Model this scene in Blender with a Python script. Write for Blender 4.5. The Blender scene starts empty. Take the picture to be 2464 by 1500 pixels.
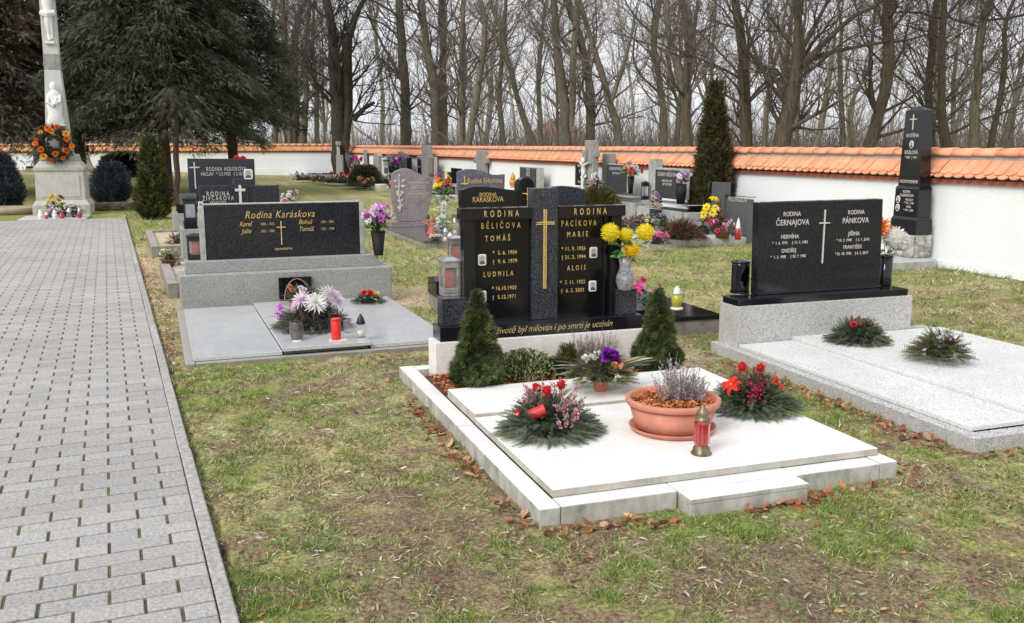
import bpy, math, random
import numpy as np
from math import sin, cos, pi, radians
SC = bpy.context.scene
COL = SC.collection
rnd = random.Random(7)
NR = np.random.RandomState(11)

# ------------------------------------------------------------------ camera maths (photo measured on a 2464 x 1500 grid)
FP = 2250.0; EYE = 1.70; HOR = 348.0
TH = math.atan((750 - HOR) / FP)
YAW = math.atan((1232 - 435) / math.hypot(FP, 402))
FW = np.array([sin(YAW) * cos(TH), cos(YAW) * cos(TH), -sin(TH)])
RT = np.array([cos(YAW), -sin(YAW), 0.0])
UP = np.cross(RT, FW)
CAM = np.array([0, 0, EYE])

def ray(x, y): return FW + RT * ((x - 1232) / FP) + UP * ((750 - y) / FP)
def sstep(t): t = np.clip(t, 0, 1); return t * t * (3 - 2 * t)
def gh(x, y): return 0.42 * sstep((y - 27) / 22.0) * sstep((7 - x) / 13.0)
def on(x, y, z=0.0):
    d = ray(x, y); return CAM + d * ((z - EYE) / d[2])
def ong(x, y):
    p = on(x, y, 0)
    for _ in range(12): p = on(x, y, gh(p[0], p[1]))
    return p
def at(x, y, Y):
    d = ray(x, y); return CAM + d * (Y / d[1])
def atx(x, y, X):
    d = ray(x, y); return CAM + d * (X / d[0])
FH = np.array([sin(YAW), cos(YAW), 0.0])
def atd(x, y, Z):
    d = ray(x, y); return CAM + d * (Z / d.dot(FH))

# ------------------------------------------------------------------ value noise
def vn(x, y, s, seed=0):
    x = np.asarray(x, float) / s + 1000.0; y = np.asarray(y, float) / s + 1000.0
    xi = np.floor(x).astype(np.int64); yi = np.floor(y).astype(np.int64)
    fx = x - xi; fy = y - yi; fx = fx * fx * (3 - 2 * fx); fy = fy * fy * (3 - 2 * fy)
    def h(a, b):
        n = (a * 374761393 + b * 668265263 + seed * 982451653) & 0xffffffff
        n = ((n ^ (n >> 13)) * 1274126177) & 0xffffffff
        return ((n ^ (n >> 16)) & 0xffff) / 65535.0
    return (h(xi, yi) * (1 - fx) + h(xi + 1, yi) * fx) * (1 - fy) + (h(xi, yi + 1) * (1 - fx) + h(xi + 1, yi + 1) * fx) * fy
def fbm(x, y, s, seed=0, o=4):
    r = 0; a = 0.5; t = 0
    for i in range(o): r = r + a * vn(x, y, s, seed + i * 7); t += a; a *= 0.55; s *= 0.5
    return r / t

# ------------------------------------------------------------------ materials
MATS = {}
def nodes(name):
    m = bpy.data.materials.new(name); m.use_nodes = True
    nt = m.node_tree; b = nt.nodes['Principled BSDF']; return m, nt, b
def N(nt, t, **k):
    n = nt.nodes.new(t)
    for a, v in k.items():
        if a in n.inputs.keys(): n.inputs[a].default_value = v
        else: setattr(n, a, v)
    return n
def c4(c): return (c[0], c[1], c[2], 1)
def ramp(nt, src, stops):
    r = nt.nodes.new('ShaderNodeValToRGB'); cr = r.color_ramp
    while len(cr.elements) < len(stops): cr.elements.new(0.5)
    for e, (p, c) in zip(cr.elements, stops): e.position = p; e.color = c4(c)
    nt.links.new(src, r.inputs['Fac']); return r.outputs['Color']
def mixc(nt, f, a, b, mode='MIX'):
    m = nt.nodes.new('ShaderNodeMix'); m.data_type = 'RGBA'; m.blend_type = mode
    for s, v in ((m.inputs[0], f), (m.inputs[6], a), (m.inputs[7], b)):
        if hasattr(v, 'is_output'): nt.links.new(v, s)
        elif isinstance(v, (int, float)): s.default_value = v
        else: s.default_value = c4(v)
    return m.outputs[2]
def tc(nt, scale=(1, 1, 1), kind='Object'):
    t = nt.nodes.new('ShaderNodeTexCoord'); mp = nt.nodes.new('ShaderNodeMapping')
    mp.inputs['Scale'].default_value = scale; nt.links.new(t.outputs[kind], mp.inputs['Vector']); return mp.outputs['Vector']
def noise(nt, vec, scale, detail=4, rough=0.6):
    n = N(nt, 'ShaderNodeTexNoise'); n.inputs['Scale'].default_value = scale; n.inputs['Detail'].default_value = detail
    n.inputs['Roughness'].default_value = rough; nt.links.new(vec, n.inputs['Vector']); return n.outputs['Fac']
def bump(nt, b, src, s, d=0.002):
    bp = nt.nodes.new('ShaderNodeBump'); bp.inputs['Strength'].default_value = s; bp.inputs['Distance'].default_value = d
    nt.links.new(src, bp.inputs['Height']); nt.links.new(bp.outputs['Normal'], b.inputs['Normal'])

def plain(name, col, rough=0.6, metal=0.0, var=0.12, sc=14, bmp=0.25, coat=0.0, trans=0.0, alpha=1.0, spec=0.5):
    if name in MATS: return MATS[name]
    m, nt, b = nodes(name)
    v = tc(nt); n = noise(nt, v, sc)
    lo = [c * (1 - var * 1.6) for c in col]; hi = [min(1, c * (1 + var * 1.6)) for c in col]
    nt.links.new(ramp(nt, n, [(0.3, lo), (0.7, hi)]), b.inputs['Base Color'])
    b.inputs['Roughness'].default_value = rough; b.inputs['Metallic'].default_value = metal
    b.inputs['Coat Weight'].default_value = coat; b.inputs['Transmission Weight'].default_value = trans
    b.inputs['Alpha'].default_value = alpha; b.inputs['Specular IOR Level'].default_value = spec
    if bmp: bump(nt, b, noise(nt, v, sc * 6), bmp)
    MATS[name] = m; return m

def granite(name, base, specks, rough=0.12, scale=160, th=0.55, spec=0.5, stain_shade=None, stain_amt=0.0, bmp=0.0, low=0.15):
    """speckled stone: fine voronoi grains coloured from a ramp, large soft variation, optional grime plus shade painted on upright faces"""
    if name in MATS: return MATS[name]
    m, nt, b = nodes(name); v = tc(nt)
    vo = N(nt, 'ShaderNodeTexVoronoi'); vo.inputs['Scale'].default_value = scale; nt.links.new(v, vo.inputs['Vector'])
    sep = nt.nodes.new('ShaderNodeSeparateColor'); nt.links.new(vo.outputs['Color'], sep.inputs['Color'])
    stops = [(0.0, base), (th, base)]
    k = len(specks)
    for i, s in enumerate(specks): stops.append((th + (1 - th) * (i + 0.6) / k, s))
    c = ramp(nt, sep.outputs[0], stops)
    n2 = noise(nt, v, 3.0, 6)
    c = mixc(nt, low, c, ramp(nt, n2, [(0.3, (0.25, 0.25, 0.25)), (0.7, (1, 1, 1))]), 'MULTIPLY')
    if stain_shade:
        n3 = noise(nt, tc(nt, (1, 1, 2.2)), 5.0, 8, 0.75)
        mask = ramp(nt, n3, [(0.50 - 0.2 * stain_amt, (0, 0, 0)), (0.78, (1, 1, 1))])
        sp = nt.nodes.new('ShaderNodeMath'); sp.operation = 'MULTIPLY'; sp.inputs[1].default_value = stain_amt
        nt.links.new(mask, sp.inputs[0]); c = mixc(nt, sp.outputs[0], c, stain_shade)
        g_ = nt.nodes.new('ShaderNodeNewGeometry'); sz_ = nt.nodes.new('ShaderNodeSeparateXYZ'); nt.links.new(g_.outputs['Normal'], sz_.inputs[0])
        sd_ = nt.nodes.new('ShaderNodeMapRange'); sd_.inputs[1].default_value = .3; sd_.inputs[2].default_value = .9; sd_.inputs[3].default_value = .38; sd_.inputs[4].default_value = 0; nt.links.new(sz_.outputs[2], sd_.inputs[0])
        c = mixc(nt, sd_.outputs[0], c, stain_shade)  # upright faces evenly darkened, side shade mixed into the colour
    nt.links.new(c, b.inputs['Base Color'])
    rr = nt.nodes.new('ShaderNodeMapRange'); rr.inputs[3].default_value = rough * 0.7; rr.inputs[4].default_value = min(1, rough * 1.5)
    nt.links.new(n2, rr.inputs[0]); nt.links.new(rr.outputs[0], b.inputs['Roughness'])
    b.inputs['Specular IOR Level'].default_value = spec
    if bmp: bump(nt, b, noise(nt, v, 60, 6), bmp)
    MATS[name] = m; return m

def weathered(name, col, dirt_shade, rough=0.85, moss=None, amt=0.7, side=0.7, bmp=0.5, sc=4.0, topd=.10, grain=.14, side_shade=.12, sst=.55):
    """cast or cut stone: pale on top, grime streaks and painted shade on upright faces, moss low down"""
    if name in MATS: return MATS[name]
    m, nt, b = nodes(name); v = tc(nt); vs = tc(nt, (1, 1, sst))
    c = ramp(nt, noise(nt, v, 40, 5), [(0.3, [x * (1 - grain) for x in col]), (0.7, [min(1, x * (1 + grain * .4)) for x in col])])
    g = nt.nodes.new('ShaderNodeNewGeometry'); sx = nt.nodes.new('ShaderNodeSeparateXYZ'); nt.links.new(g.outputs['Normal'], sx.inputs[0])
    up = nt.nodes.new('ShaderNodeMapRange'); up.inputs[1].default_value = 0.3; up.inputs[2].default_value = 0.9
    up.inputs[3].default_value = side; up.inputs[4].default_value = topd; nt.links.new(sx.outputs[2], up.inputs[0])
    st = ramp(nt, noise(nt, vs, sc * 2.5, 9, 0.72), [(0.38, (0, 0, 0)), (0.68, (1, 1, 1))])
    ml = nt.nodes.new('ShaderNodeMath'); ml.operation = 'MULTIPLY'; nt.links.new(st, ml.inputs[0]); nt.links.new(up.outputs[0], ml.inputs[1])
    m2 = nt.nodes.new('ShaderNodeMath'); m2.operation = 'MULTIPLY'; m2.inputs[1].default_value = amt; nt.links.new(ml.outputs[0], m2.inputs[0])
    sb = nt.nodes.new('ShaderNodeMapRange'); sb.inputs[1].default_value = 0.3; sb.inputs[2].default_value = 0.9; sb.inputs[3].default_value = side_shade; sb.inputs[4].default_value = 0; nt.links.new(sx.outputs[2], sb.inputs[0])
    c = mixc(nt, sb.outputs[0], c, dirt_shade)  # even tone on upright faces: grime and shade painted in together
    c = mixc(nt, m2.outputs[0], c, dirt_shade)
    if moss:
        mk = ramp(nt, noise(nt, v, sc, 8, 0.7), [(0.56, (0, 0, 0)), (0.68, (0.75, 0.75, 0.75))])
        c = mixc(nt, mk, c, moss)
    nt.links.new(c, b.inputs['Base Color']); b.inputs['Roughness'].default_value = rough
    b.inputs['Specular IOR Level'].default_value = 0.3
    bump(nt, b, noise(nt, v, 90, 6), bmp, 0.003)
    MATS[name] = m; return m

def attr(name, rough=0.7, trans=0.0, spec=0.3, var=0.3, sc=60, bmp=0.0, metal=0.0, coat=0.0, stretch=1.0):
    """base colour comes from the mesh colour attribute, broken up by noise"""
    if name in MATS: return MATS[name]
    m, nt, b = nodes(name)
    a = N(nt, 'ShaderNodeAttribute'); a.attribute_name = 'col'
    v = tc(nt, (1, 1, stretch)); n = noise(nt, v, sc, 5)
    c = mixc(nt, 1.0, a.outputs['Color'], ramp(nt, n, [(0.3, (1 - var,) * 3), (0.7, (1 + var * 0.6,) * 3)]), 'MULTIPLY')
    nt.links.new(c, b.inputs['Base Color']); b.inputs['Roughness'].default_value = rough
    b.inputs['Specular IOR Level'].default_value = spec; b.inputs['Metallic'].default_value = metal; b.inputs['Coat Weight'].default_value = coat
    if bmp: bump(nt, b, noise(nt, v, sc * 2, 6), bmp, 0.004)
    if trans:
        t = N(nt, 'ShaderNodeBsdfTranslucent'); nt.links.new(c, t.inputs['Color'])
        mx = nt.nodes.new('ShaderNodeMixShader'); mx.inputs[0].default_value = trans
        nt.links.new(b.outputs[0], mx.inputs[1]); nt.links.new(t.outputs[0], mx.inputs[2])
        nt.links.new(mx.outputs[0], nt.nodes['Material Output'].inputs['Surface'])
    MATS[name] = m; return m

def glass(name, col, rough=0.06, alpha=0.45):
    if name in MATS: return MATS[name]
    m, nt, b = nodes(name)
    n = noise(nt, tc(nt), 30)
    nt.links.new(ramp(nt, n, [(0.3, [x * 0.8 for x in col]), (0.7, col)]), b.inputs['Base Color'])
    b.inputs['Roughness'].default_value = rough; b.inputs['Alpha'].default_value = alpha
    b.inputs['Specular IOR Level'].default_value = 0.9; b.inputs['Coat Weight'].default_value = 0.6
    MATS[name] = m; return m

# ------------------------------------------------------------------ mesh builder
class MB:
    def __init__(s): s.V = []; s.F = []; s.C = []; s.M = []; s.o = 0
    def add(s, v, f, c=(1, 1, 1), m=0):
        v = np.asarray(v, float).reshape(-1, 3)
        if isinstance(f, np.ndarray): fs = [f]
        else:
            d = {}
            for q in f: d.setdefault(len(q), []).append(q)
            fs = [np.array(x) for x in d.values()]
        cc = np.asarray(c, float)
        for q in fs:
            s.F.append(q + s.o); s.M.append(np.full(len(q), m))
            s.C.append(np.tile(cc, (len(q), 1)) if cc.ndim == 1 else cc)
        s.V.append(v); s.o += len(v); return s
    def box(s, x0, x1, y0, y1, z0, z1, c=(1, 1, 1), m=0, tap=0.0):
        t = tap
        v = [(x0, y0, z0), (x1, y0, z0), (x1, y1, z0), (x0, y1, z0), (x0 + t, y0 + t, z1), (x1 - t, y0 + t, z1), (x1 - t, y1 - t, z1), (x0 + t, y1 - t, z1)]
        return s.add(v, [(3, 2, 1, 0), (4, 5, 6, 7), (0, 1, 5, 4), (1, 2, 6, 5), (2, 3, 7, 6), (3, 0, 4, 7)], c, m)
    def front(s, pts, y0, y1, c=(1, 1, 1), m=0):
        """polygon in the x-z plane extruded from y0 (front) to y1"""
        n = len(pts); v = [(x, y0, z) for x, z in pts] + [(x, y1, z) for x, z in pts]
        f = [tuple(range(n)), tuple(range(2 * n - 1, n - 1, -1))] + [(i + n, (i + 1) % n + n, (i + 1) % n, i) for i in range(n)]
        return s.add(v, f, c, m)
    def flat(s, pts, z0, z1, c=(1, 1, 1), m=0):
        n = len(pts); v = [(x, y, z0) for x, y in pts] + [(x, y, z1) for x, y in pts]
        f = [tuple(range(n - 1, -1, -1)), tuple(range(n, 2 * n))] + [(i, (i + 1) % n, (i + 1) % n + n, i + n) for i in range(n)]
        return s.add(v, f, c, m)
    def lathe(s, prof, n=20, ctr=(0, 0, 0), c=(1, 1, 1), m=0, sx=1, sy=1, phase=0.0, sq=0):
        a = np.arange(n) * 2 * pi / n + phase; v = []
        for r, z in prof:
            v.append(np.stack([ctr[0] + r * sx * np.cos(a), ctr[1] + r * sy * np.sin(a), np.full(n, ctr[2] + z)], 1))
        v = np.concatenate(v); k = len(prof); i = np.arange(n); j = (i + 1) % n; f = []
        for q in range(k - 1): f.append(np.stack([q * n + i, q * n + j, (q + 1) * n + j, (q + 1) * n + i], 1))
        f = [tuple(int(t) for t in r) for r in np.concatenate(f)]
        if prof[0][0] > 1e-5: f.append(tuple(range(n - 1, -1, -1)))
        if prof[-1][0] > 1e-5: f.append(tuple(range((k - 1) * n, k * n)))
        return s.add(v, f, c, m)
    def tube(s, pts, rad, n=5, c=(1, 1, 1), m=0, cap=True):
        P = np.asarray(pts, float); k = len(P); rad = np.broadcast_to(np.asarray(rad, float), (k,))
        T = np.gradient(P, axis=0); T /= np.linalg.norm(T, axis=1)[:, None] + 1e-9
        ref = np.array([0.0, 0, 1]) if abs(T[0, 2]) < 0.8 else np.array([1.0, 0, 0])
        A = np.cross(T, ref); A /= np.linalg.norm(A, axis=1)[:, None] + 1e-9; B = np.cross(T, A)
        a = np.arange(n) * 2 * pi / n
        v = P[:, None] + rad[:, None, None] * (np.cos(a)[None, :, None] * A[:, None] + np.sin(a)[None, :, None] * B[:, None])
        i = np.arange(n); j = (i + 1) % n
        f = np.concatenate([np.stack([q * n + i, q * n + j, (q + 1) * n + j, (q + 1) * n + i], 1) for q in range(k - 1)])
        o = s.o; s.add(v.reshape(-1, 3), f, c, m)
        if cap and n > 3:
            s.F.append(np.array([[o + t for t in range(n)]])); s.F.append(np.array([[o + (k - 1) * n + t for t in range(n - 1, -1, -1)]]))
            for _ in range(2): s.C.append(np.array([c], float).reshape(1, -1)[:, :3]); s.M.append(np.array([m]))
        return s
    def ball(s, ctr, r, n=10, c=(1, 1, 1), m=0, sx=1, sy=1, sz=1):
        k = max(4, n // 2 + 1)
        pr = [(max(1e-6, sin(pi * t / k)) * r, -cos(pi * t / k) * r * sz) for t in range(k + 1)]
        return s.lathe(pr, n, ctr, c, m, sx, sy)
    def scat(s, tv, tf, pos, mat, col, m=0):
        pos = np.asarray(pos, float); n = len(pos)
        if n == 0: return s
        v = np.einsum('nij,tj->nti', mat, tv) + pos[:, None]
        f = tf[None] + (np.arange(n) * len(tv))[:, None, None]
        cc = np.repeat(np.broadcast_to(np.asarray(col, float), (n, 3)), len(tf), 0)
        return s.add(v.reshape(-1, 3), f.reshape(-1, tf.shape[1]), cc, m)
    def build(s, name, mats, parent=None, smooth=False, bev=0.0, loc=None):
        me = bpy.data.meshes.new(name)
        V = np.concatenate(s.V); 
        tot = np.concatenate([np.full(len(f), f.shape[1]) for f in s.F]); idx = np.concatenate([f.reshape(-1) for f in s.F])
        me.vertices.add(len(V)); me.vertices.foreach_set('co', V.reshape(-1))
        me.loops.add(len(idx)); me.loops.foreach_set('vertex_index', idx.astype(np.int32))
        me.polygons.add(len(tot)); st = np.concatenate([[0], np.cumsum(tot)[:-1]])
        me.polygons.foreach_set('loop_start', st.astype(np.int32)); me.polygons.foreach_set('loop_total', tot.astype(np.int32))
        if not isinstance(mats, (list, tuple)): mats = [mats]
        for m in mats: me.materials.append(m)
        if len(mats) > 1: me.polygons.foreach_set('material_index', np.concatenate(s.M).astype(np.int32))
        me.polygons.foreach_set('use_smooth', np.full(len(tot), bool(smooth)))
        me.update(calc_edges=True)
        C = np.concatenate(s.C); C = np.repeat(C, tot, 0); C = np.concatenate([C, np.ones((len(C), 1))], 1)
        at_ = me.attributes.new('col', 'FLOAT_COLOR', 'CORNER'); at_.data.foreach_set('color', C.reshape(-1).astype(np.float32))
        o = bpy.data.objects.new(name, me); COL.objects.link(o)
        if parent: o.parent = parent
        if loc is not None: o.location = loc
        if smooth == 'auto' or (smooth and bev): me.set_sharp_from_angle(angle=radians(38))
        if bev:
            b = o.modifiers.new('bevel', 'BEVEL'); b.width = bev; b.segments = 2; b.limit_method = 'ANGLE'; b.angle_limit = radians(40)
        return o

def tag(o, label, cat, group=None, kind=None):
    if label: o['label'] = label
    if cat: o['category'] = cat
    if group: o['group'] = group
    if kind: o['kind'] = kind
    return o
def thing(name, label, cat, loc=(0, 0, 0), rz=0.0, group=None):
    o = bpy.data.objects.new(name, None); COL.objects.link(o); o.location = [float(t) for t in loc]; o.rotation_euler = (0, 0, rz)
    o.empty_display_size = 0.05
    return tag(o, label, cat, group)
def dup(root, loc, rz=0.0, sc=1.0, label=None, group=None):
    r = root.copy(); COL.objects.link(r); r.location = [float(t) for t in loc]; r.rotation_euler = (0, 0, rz); r.scale = (sc,) * 3
    if label: r['label'] = label
    if group: r['group'] = group
    for ch in [c for c in root.children]:
        c = ch.copy(); COL.objects.link(c); c.parent = r
        for g in ch.children:
            d = g.copy(); COL.objects.link(d); d.parent = c
    return r
def struct(o): o['kind'] = 'structure'; return o

def frames(D, roll=None, jit=0.0):
    """rotation matrices whose local +y is D and local +z as near up as can be, rolled"""
    D = np.asarray(D, float); D = D / (np.linalg.norm(D, axis=1)[:, None] + 1e-9); n = len(D)
    U = np.tile([0.0, 0, 1], (n, 1)); U[np.abs(D[:, 2]) > 0.95] = [1, 0, 0]
    X = np.cross(D, U); X /= np.linalg.norm(X, axis=1)[:, None]; Z = np.cross(X, D)
    if roll is not None:
        c = np.cos(roll)[:, None]; s_ = np.sin(roll)[:, None]; X, Z = X * c + Z * s_, Z * c - X * s_
    return np.stack([X, D, Z], 2)
def rdir(n, up=0.0):
    v = NR.normal(size=(n, 3)); v[:, 2] += up; return v / np.linalg.norm(v, axis=1)[:, None]
def vary(col, n, a=0.25, hue=0.08):
    col = np.asarray(col, float); k = (1 + NR.uniform(-a, a, (n, 1))) * (1 + NR.uniform(-hue, hue, (n, 3))); return np.clip(col * k, 0, 1)
def pick(cols, n, a=0.25):
    cols = np.asarray(cols, float); return vary(cols[NR.randint(0, len(cols), n)], n, a)

# templates (local +y is the growing direction, +z the upper side)
def t_leaf(w=0.35, fold=0.12, curl=0.15):
    v = [(0, 0, 0), (-w / 2, .35, fold * .6), (0, .4, 0), (w / 2, .35, fold * .6), (-w * .35, .75, fold * .4 - curl * .5), (0, .75, -curl * .5), (w * .35, .75, fold * .4 - curl * .5), (0, 1, -curl)]
    f = [(0, 2, 1), (0, 3, 2), (1, 2, 5), (1, 5, 4), (2, 3, 6), (2, 6, 5), (4, 5, 7), (5, 6, 7)]
    return np.array(v, float), np.array(f)
def t_sprig(k=9, nl=0.26, w=0.035, droop=0.25, spread=0.9, flatz=0.25):
    V = []; F = []
    def tri(a, b, c): o = len(V); V.extend([a, b, c]); F.append((o, o + 1, o + 2))
    for i in range(k):
        t = (i + 0.5) / k; z = -droop * t * t; L = nl * (1 - 0.55 * t)
        for s in (-1, 1):
            zz = z + flatz * L * rnd.uniform(-1, 1)
            tri((0, t - w, z), (0, t + w, z), (s * L * spread, t + L * 0.75, zz))
    tri((-w * .6, 0, 0), (w * .6, 0, 0), (0, 1.05, -droop))
    return np.array(V, float), np.array(F)
def t_tuft(k=6, w=0.10):
    V = []; F = []
    for i in range(k):
        a = 2 * pi * i / k + rnd.uniform(-.3, .3); r = rnd.uniform(.3, .75); h = rnd.uniform(.7, 1.1); o = len(V)
        d = np.array([cos(a), 0, sin(a)]); p = np.array([-sin(a), 0, cos(a)]) * w
        V += [tuple(-p), tuple(p), tuple(d * r + np.array([0, h, 0]))]; F.append((o, o + 1, o + 2))
    return np.array(V, float), np.array(F)
T_LEAF = t_leaf(); T_NARROW = t_leaf(0.22, 0.04, 0.1); T_ROUND = t_leaf(0.7, 0.1, 0.1)
T_SPRIG = t_sprig(); T_FINE = t_sprig(13, 0.22, 0.038, 0.18, 0.9, 0.3); T_TUFT = t_tuft(); T_CYP = t_sprig(7, 0.34, 0.075, 0.35, 0.75, 0.3)
T_BLADE = (np.array([(-.05, 0, 0), (.05, 0, 0), (.035, .6, .05), (-.035, .6, .05), (0, 1, .16)], float), np.array([(0, 1, 2), (0, 2, 3), (3, 2, 4)]))

def put(mb, T, pos, D, size, col, roll=None, m=0, wide=1.0):
    n = len(pos); size = np.broadcast_to(np.asarray(size, float), (n,))
    if roll is None: roll = NR.uniform(-0.6, 0.6, n)
    M = frames(D, roll) * size[:, None, None]
    if wide != 1.0: M = M.copy(); M[:, :, 0] *= wide
    mb.scat(T[0], T[1], pos, M, col, m)

# flower heads -> added to a MB
def flower(mb, p, d, r, kind, col, col2=None):
    p = np.asarray(p, float); d = np.asarray(d, float); d = d / np.linalg.norm(d)
    M0 = frames([d], np.array([rnd.uniform(0, 6)]))[0]          # column 1 is d
    A, B = M0[:, 0], M0[:, 2]
    def ring(n, elev, rad, size, c, off=0.0, wide=1.0, lift=0.0, T=T_LEAF, va=0.15):
        a = np.arange(n) * 2 * pi / n + off + NR.uniform(-.12, .12, n)
        o = np.cos(a)[:, None] * A + np.sin(a)[:, None] * B
        D = o * cos(elev) + d * sin(elev) + NR.normal(0, .06, (n, 3))
        M = np.stack([np.cross(D, d), D, np.tile(d, (n, 1))], 2); M[:, :, 0] /= np.linalg.norm(M[:, :, 0], axis=1)[:, None] + 1e-9
        M[:, :, 2] = np.cross(M[:, :, 0], M[:, :, 1]); s = size * NR.uniform(.85, 1.15, n)
        M = M * s[:, None, None]; M[:, :, 0] *= wide
        mb.scat(T[0], T[1], p + o * rad + d * lift, M, vary(c, n, va, 0.04))
    if kind == 'pompon':
        mb.ball(p, r * .80, 12, [x * .75 for x in col])
        n = 190; i = np.arange(n) + .5; ph = np.arccos(1 - 2 * i / n); th = pi * (1 + 5 ** .5) * i
        D = np.stack([np.cos(th) * np.sin(ph), np.sin(th) * np.sin(ph), np.cos(ph)], 1)
        put(mb, T_LEAF, p + D * r * .70, D + rdir(n, 0) * .45, r * .32 * NR.uniform(.85, 1.15, n), vary(col if col2 is None else col, n, .15, .05), NR.uniform(0, 6, n), wide=.8)
    elif kind == 'mum':
        for k, (e, s) in enumerate(((0.05, 1), (.35, .95), (.7, .8), (1.05, .62), (1.35, .45))):
            ring(16 - 2 * k, e, r * .06, r * s, col if k < 3 or col2 is None else col2, k * .4, .8, r * .03 * k, T_NARROW)
    elif kind == 'daisy':
        ring(14, .15, r * .1, r, col, 0, 1.1); ring(12, .4, r * .1, r * .8, col, .2, 1.0); mb.ball(p + d * r * .1, r * .24, 8, col2 or (.35, .16, .02))
    elif kind == 'lily':
        ring(6, .55, r * .05, r, col, 0, 1.4); ring(5, .9, 0, r * .6, col2 or col, .4, 1.2)
    elif kind == 'rose':
        ring(6, .45, r * .1, r * .8, col, 0, 2.2, T=T_ROUND); ring(5, .9, r * .05, r * .75, col, .5, 1.7, T=T_ROUND); ring(4, 1.25, 0, r * .75, [x * .8 for x in col], .2, 1.3, T=T_ROUND)
    elif kind == 'star':
        ring(7, .08, 0, r, col, 0, 1.3); ring(6, .35, 0, r * .7, col, .4, 1.2); mb.ball(p + d * r * .08, r * .1, 6, (.6, .5, .1))

PETAL = attr('petal', 0.55, 0.25, 0.3, 0.12, 40)
LEAFM = attr('leaf', 0.6, 0.2, 0.35, 0.3, 30)
NEEDLE = attr('needle', 0.6, 0.25, 0.3, 0.3, 20)
BARKM = attr('bark', 0.95, 0, 0.15, 0.55, 26, 0.9, stretch=.16)
DRYM = attr('dry_leaf', 0.75, 0.15, 0.3, 0.3, 60)

# ------------------------------------------------------------------ camera, light, sky
cd = bpy.data.cameras.new('camera'); cam = bpy.data.objects.new('camera', cd); COL.objects.link(cam); SC.camera = cam
cam.location = CAM; cam.rotation_euler = (pi / 2 - TH, 0, -YAW)
cd.sensor_width = 36; cd.lens = 36 * FP / 2464; cd.clip_end = 3000; cd.clip_start = 0.05
w = bpy.data.worlds.new('World'); SC.world = w; w.use_nodes = True; nt = w.node_tree
bg = nt.nodes['Background']
SUN_EL, SUN_AZ = radians(41), radians(-124)   # azimuth measured clockwise from +Y
sky = nt.nodes.new('ShaderNodeTexSky'); sky.sky_type = 'NISHITA'; sky.sun_disc = False
sky.sun_elevation = SUN_EL; sky.sun_rotation = SUN_AZ; sky.dust_density = 6; sky.air_density = 1.5
t = nt.nodes.new('ShaderNodeTexCoord'); nz = nt.nodes.new('ShaderNodeTexNoise'); nz.inputs['Scale'].default_value = 2.2; nz.inputs['Detail'].default_value = 5
mp = nt.nodes.new('ShaderNodeMapping'); mp.inputs['Scale'].default_value = (1, 1, 3.5)
nt.links.new(t.outputs['Generated'], mp.inputs['Vector']); nt.links.new(mp.outputs['Vector'], nz.inputs['Vector'])
cl = ramp(nt, nz.outputs['Fac'], [(0.3, (9.6, 9.9, 10.8)), (0.72, (11.8, 11.9, 12.2))])       # bright cloud deck, in the sky's own units
hs = nt.nodes.new('ShaderNodeHueSaturation'); hs.inputs['Saturation'].default_value = 0.35; nt.links.new(sky.outputs[0], hs.inputs['Color'])
nt.links.new(mixc(nt, 0.88, hs.outputs[0], cl), bg.inputs['Color']); bg.inputs['Strength'].default_value = 0.102
sl = bpy.data.lights.new('sun', 'SUN'); so = bpy.data.objects.new('sun', sl); COL.objects.link(so)
sl.energy = 2.3; sl.angle = radians(25); sl.color = (1, .96, .9)
so.rotation_euler = (pi / 2 - SUN_EL, 0, -SUN_AZ + pi)
SC.view_settings.view_transform = 'Standard'; SC.view_settings.look = 'None'; SC.view_settings.exposure = 0
SC.cycles.max_bounces = 6; SC.cycles.transparent_max_bounces = 12; SC.cycles.diffuse_bounces = 3

# ------------------------------------------------------------------ ground
PA = np.array([0.06, 3.29]); PANG = math.atan2(1.37, 19.8)     # right edge of the path, running away and slightly left
def path_uv(x, y):
    dx, dy = x - PA[0], y - PA[1]; return dx * cos(PANG) + dy * sin(PANG), -dx * sin(PANG) + dy * cos(PANG)
def fields(x, y):
    """how green, how bare, how sandy the ground is at a point"""
    green = fbm(x, y, 0.55, 3) * 0.55 + fbm(x, y, 2.3, 9) * 0.45
    green = np.clip((green - 0.35) * 4.2, 0, 1)
    bare = np.clip((fbm(x, y, 0.7, 21) - 0.41) * 6, 0, 1) * np.clip((5.2 - y) / 1.9, .18, 1) * np.clip(0.5 + (x - 0.3) * 0.6, .5, 1) * 1.15
    bare = np.clip(bare + np.clip((fbm(x, y, .16, 61) - .52) * 5, 0, .8) * (y < 9), 0, 1)
    sand = np.zeros_like(green)
    for cx, cy, rx, ry in ((3.72, 7.4, .42, 1.3), (2.35, 10.3, .6, .9), (-.28, 10.6, .3, .8), (-.42, 12.8, .3, 1.8), (3.6, 6.2, .15, .5), (-.7, 15.5, .35, 2)):
        sand = np.maximum(sand, np.clip(1.35 - ((x - cx) / rx) ** 2 - ((y - cy) / ry) ** 2, 0, 1))
    sand = sand * np.clip(.35 + fbm(x, y, .5, 5), 0, 1)
    green = green * (1 - .7 * bare) * (1 - .75 * sand)
    return green, bare, sand
def axis(a, b, fine, far, lo, hi):
    c = list(np.arange(a, b, fine)); s = fine; x = a
    while x > lo: s *= 1.07; x -= s; c.insert(0, x)
    s = fine; x = b
    while x < hi: s *= 1.07; x += s; c.append(x)
    return np.array(c)
xs = axis(-0.6, 6.2, 0.024, 0, -700, 800); ys = axis(2.3, 9.5, 0.028, 0, -60, 1500)
X, Y = np.meshgrid(xs, ys); X = X.ravel(); Y = Y.ravel()
u, v_ = path_uv(X, Y); inpath = (u < 0.06) & (u > -4.4) & (v_ > -8) & (v_ < 20.8)
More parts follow.
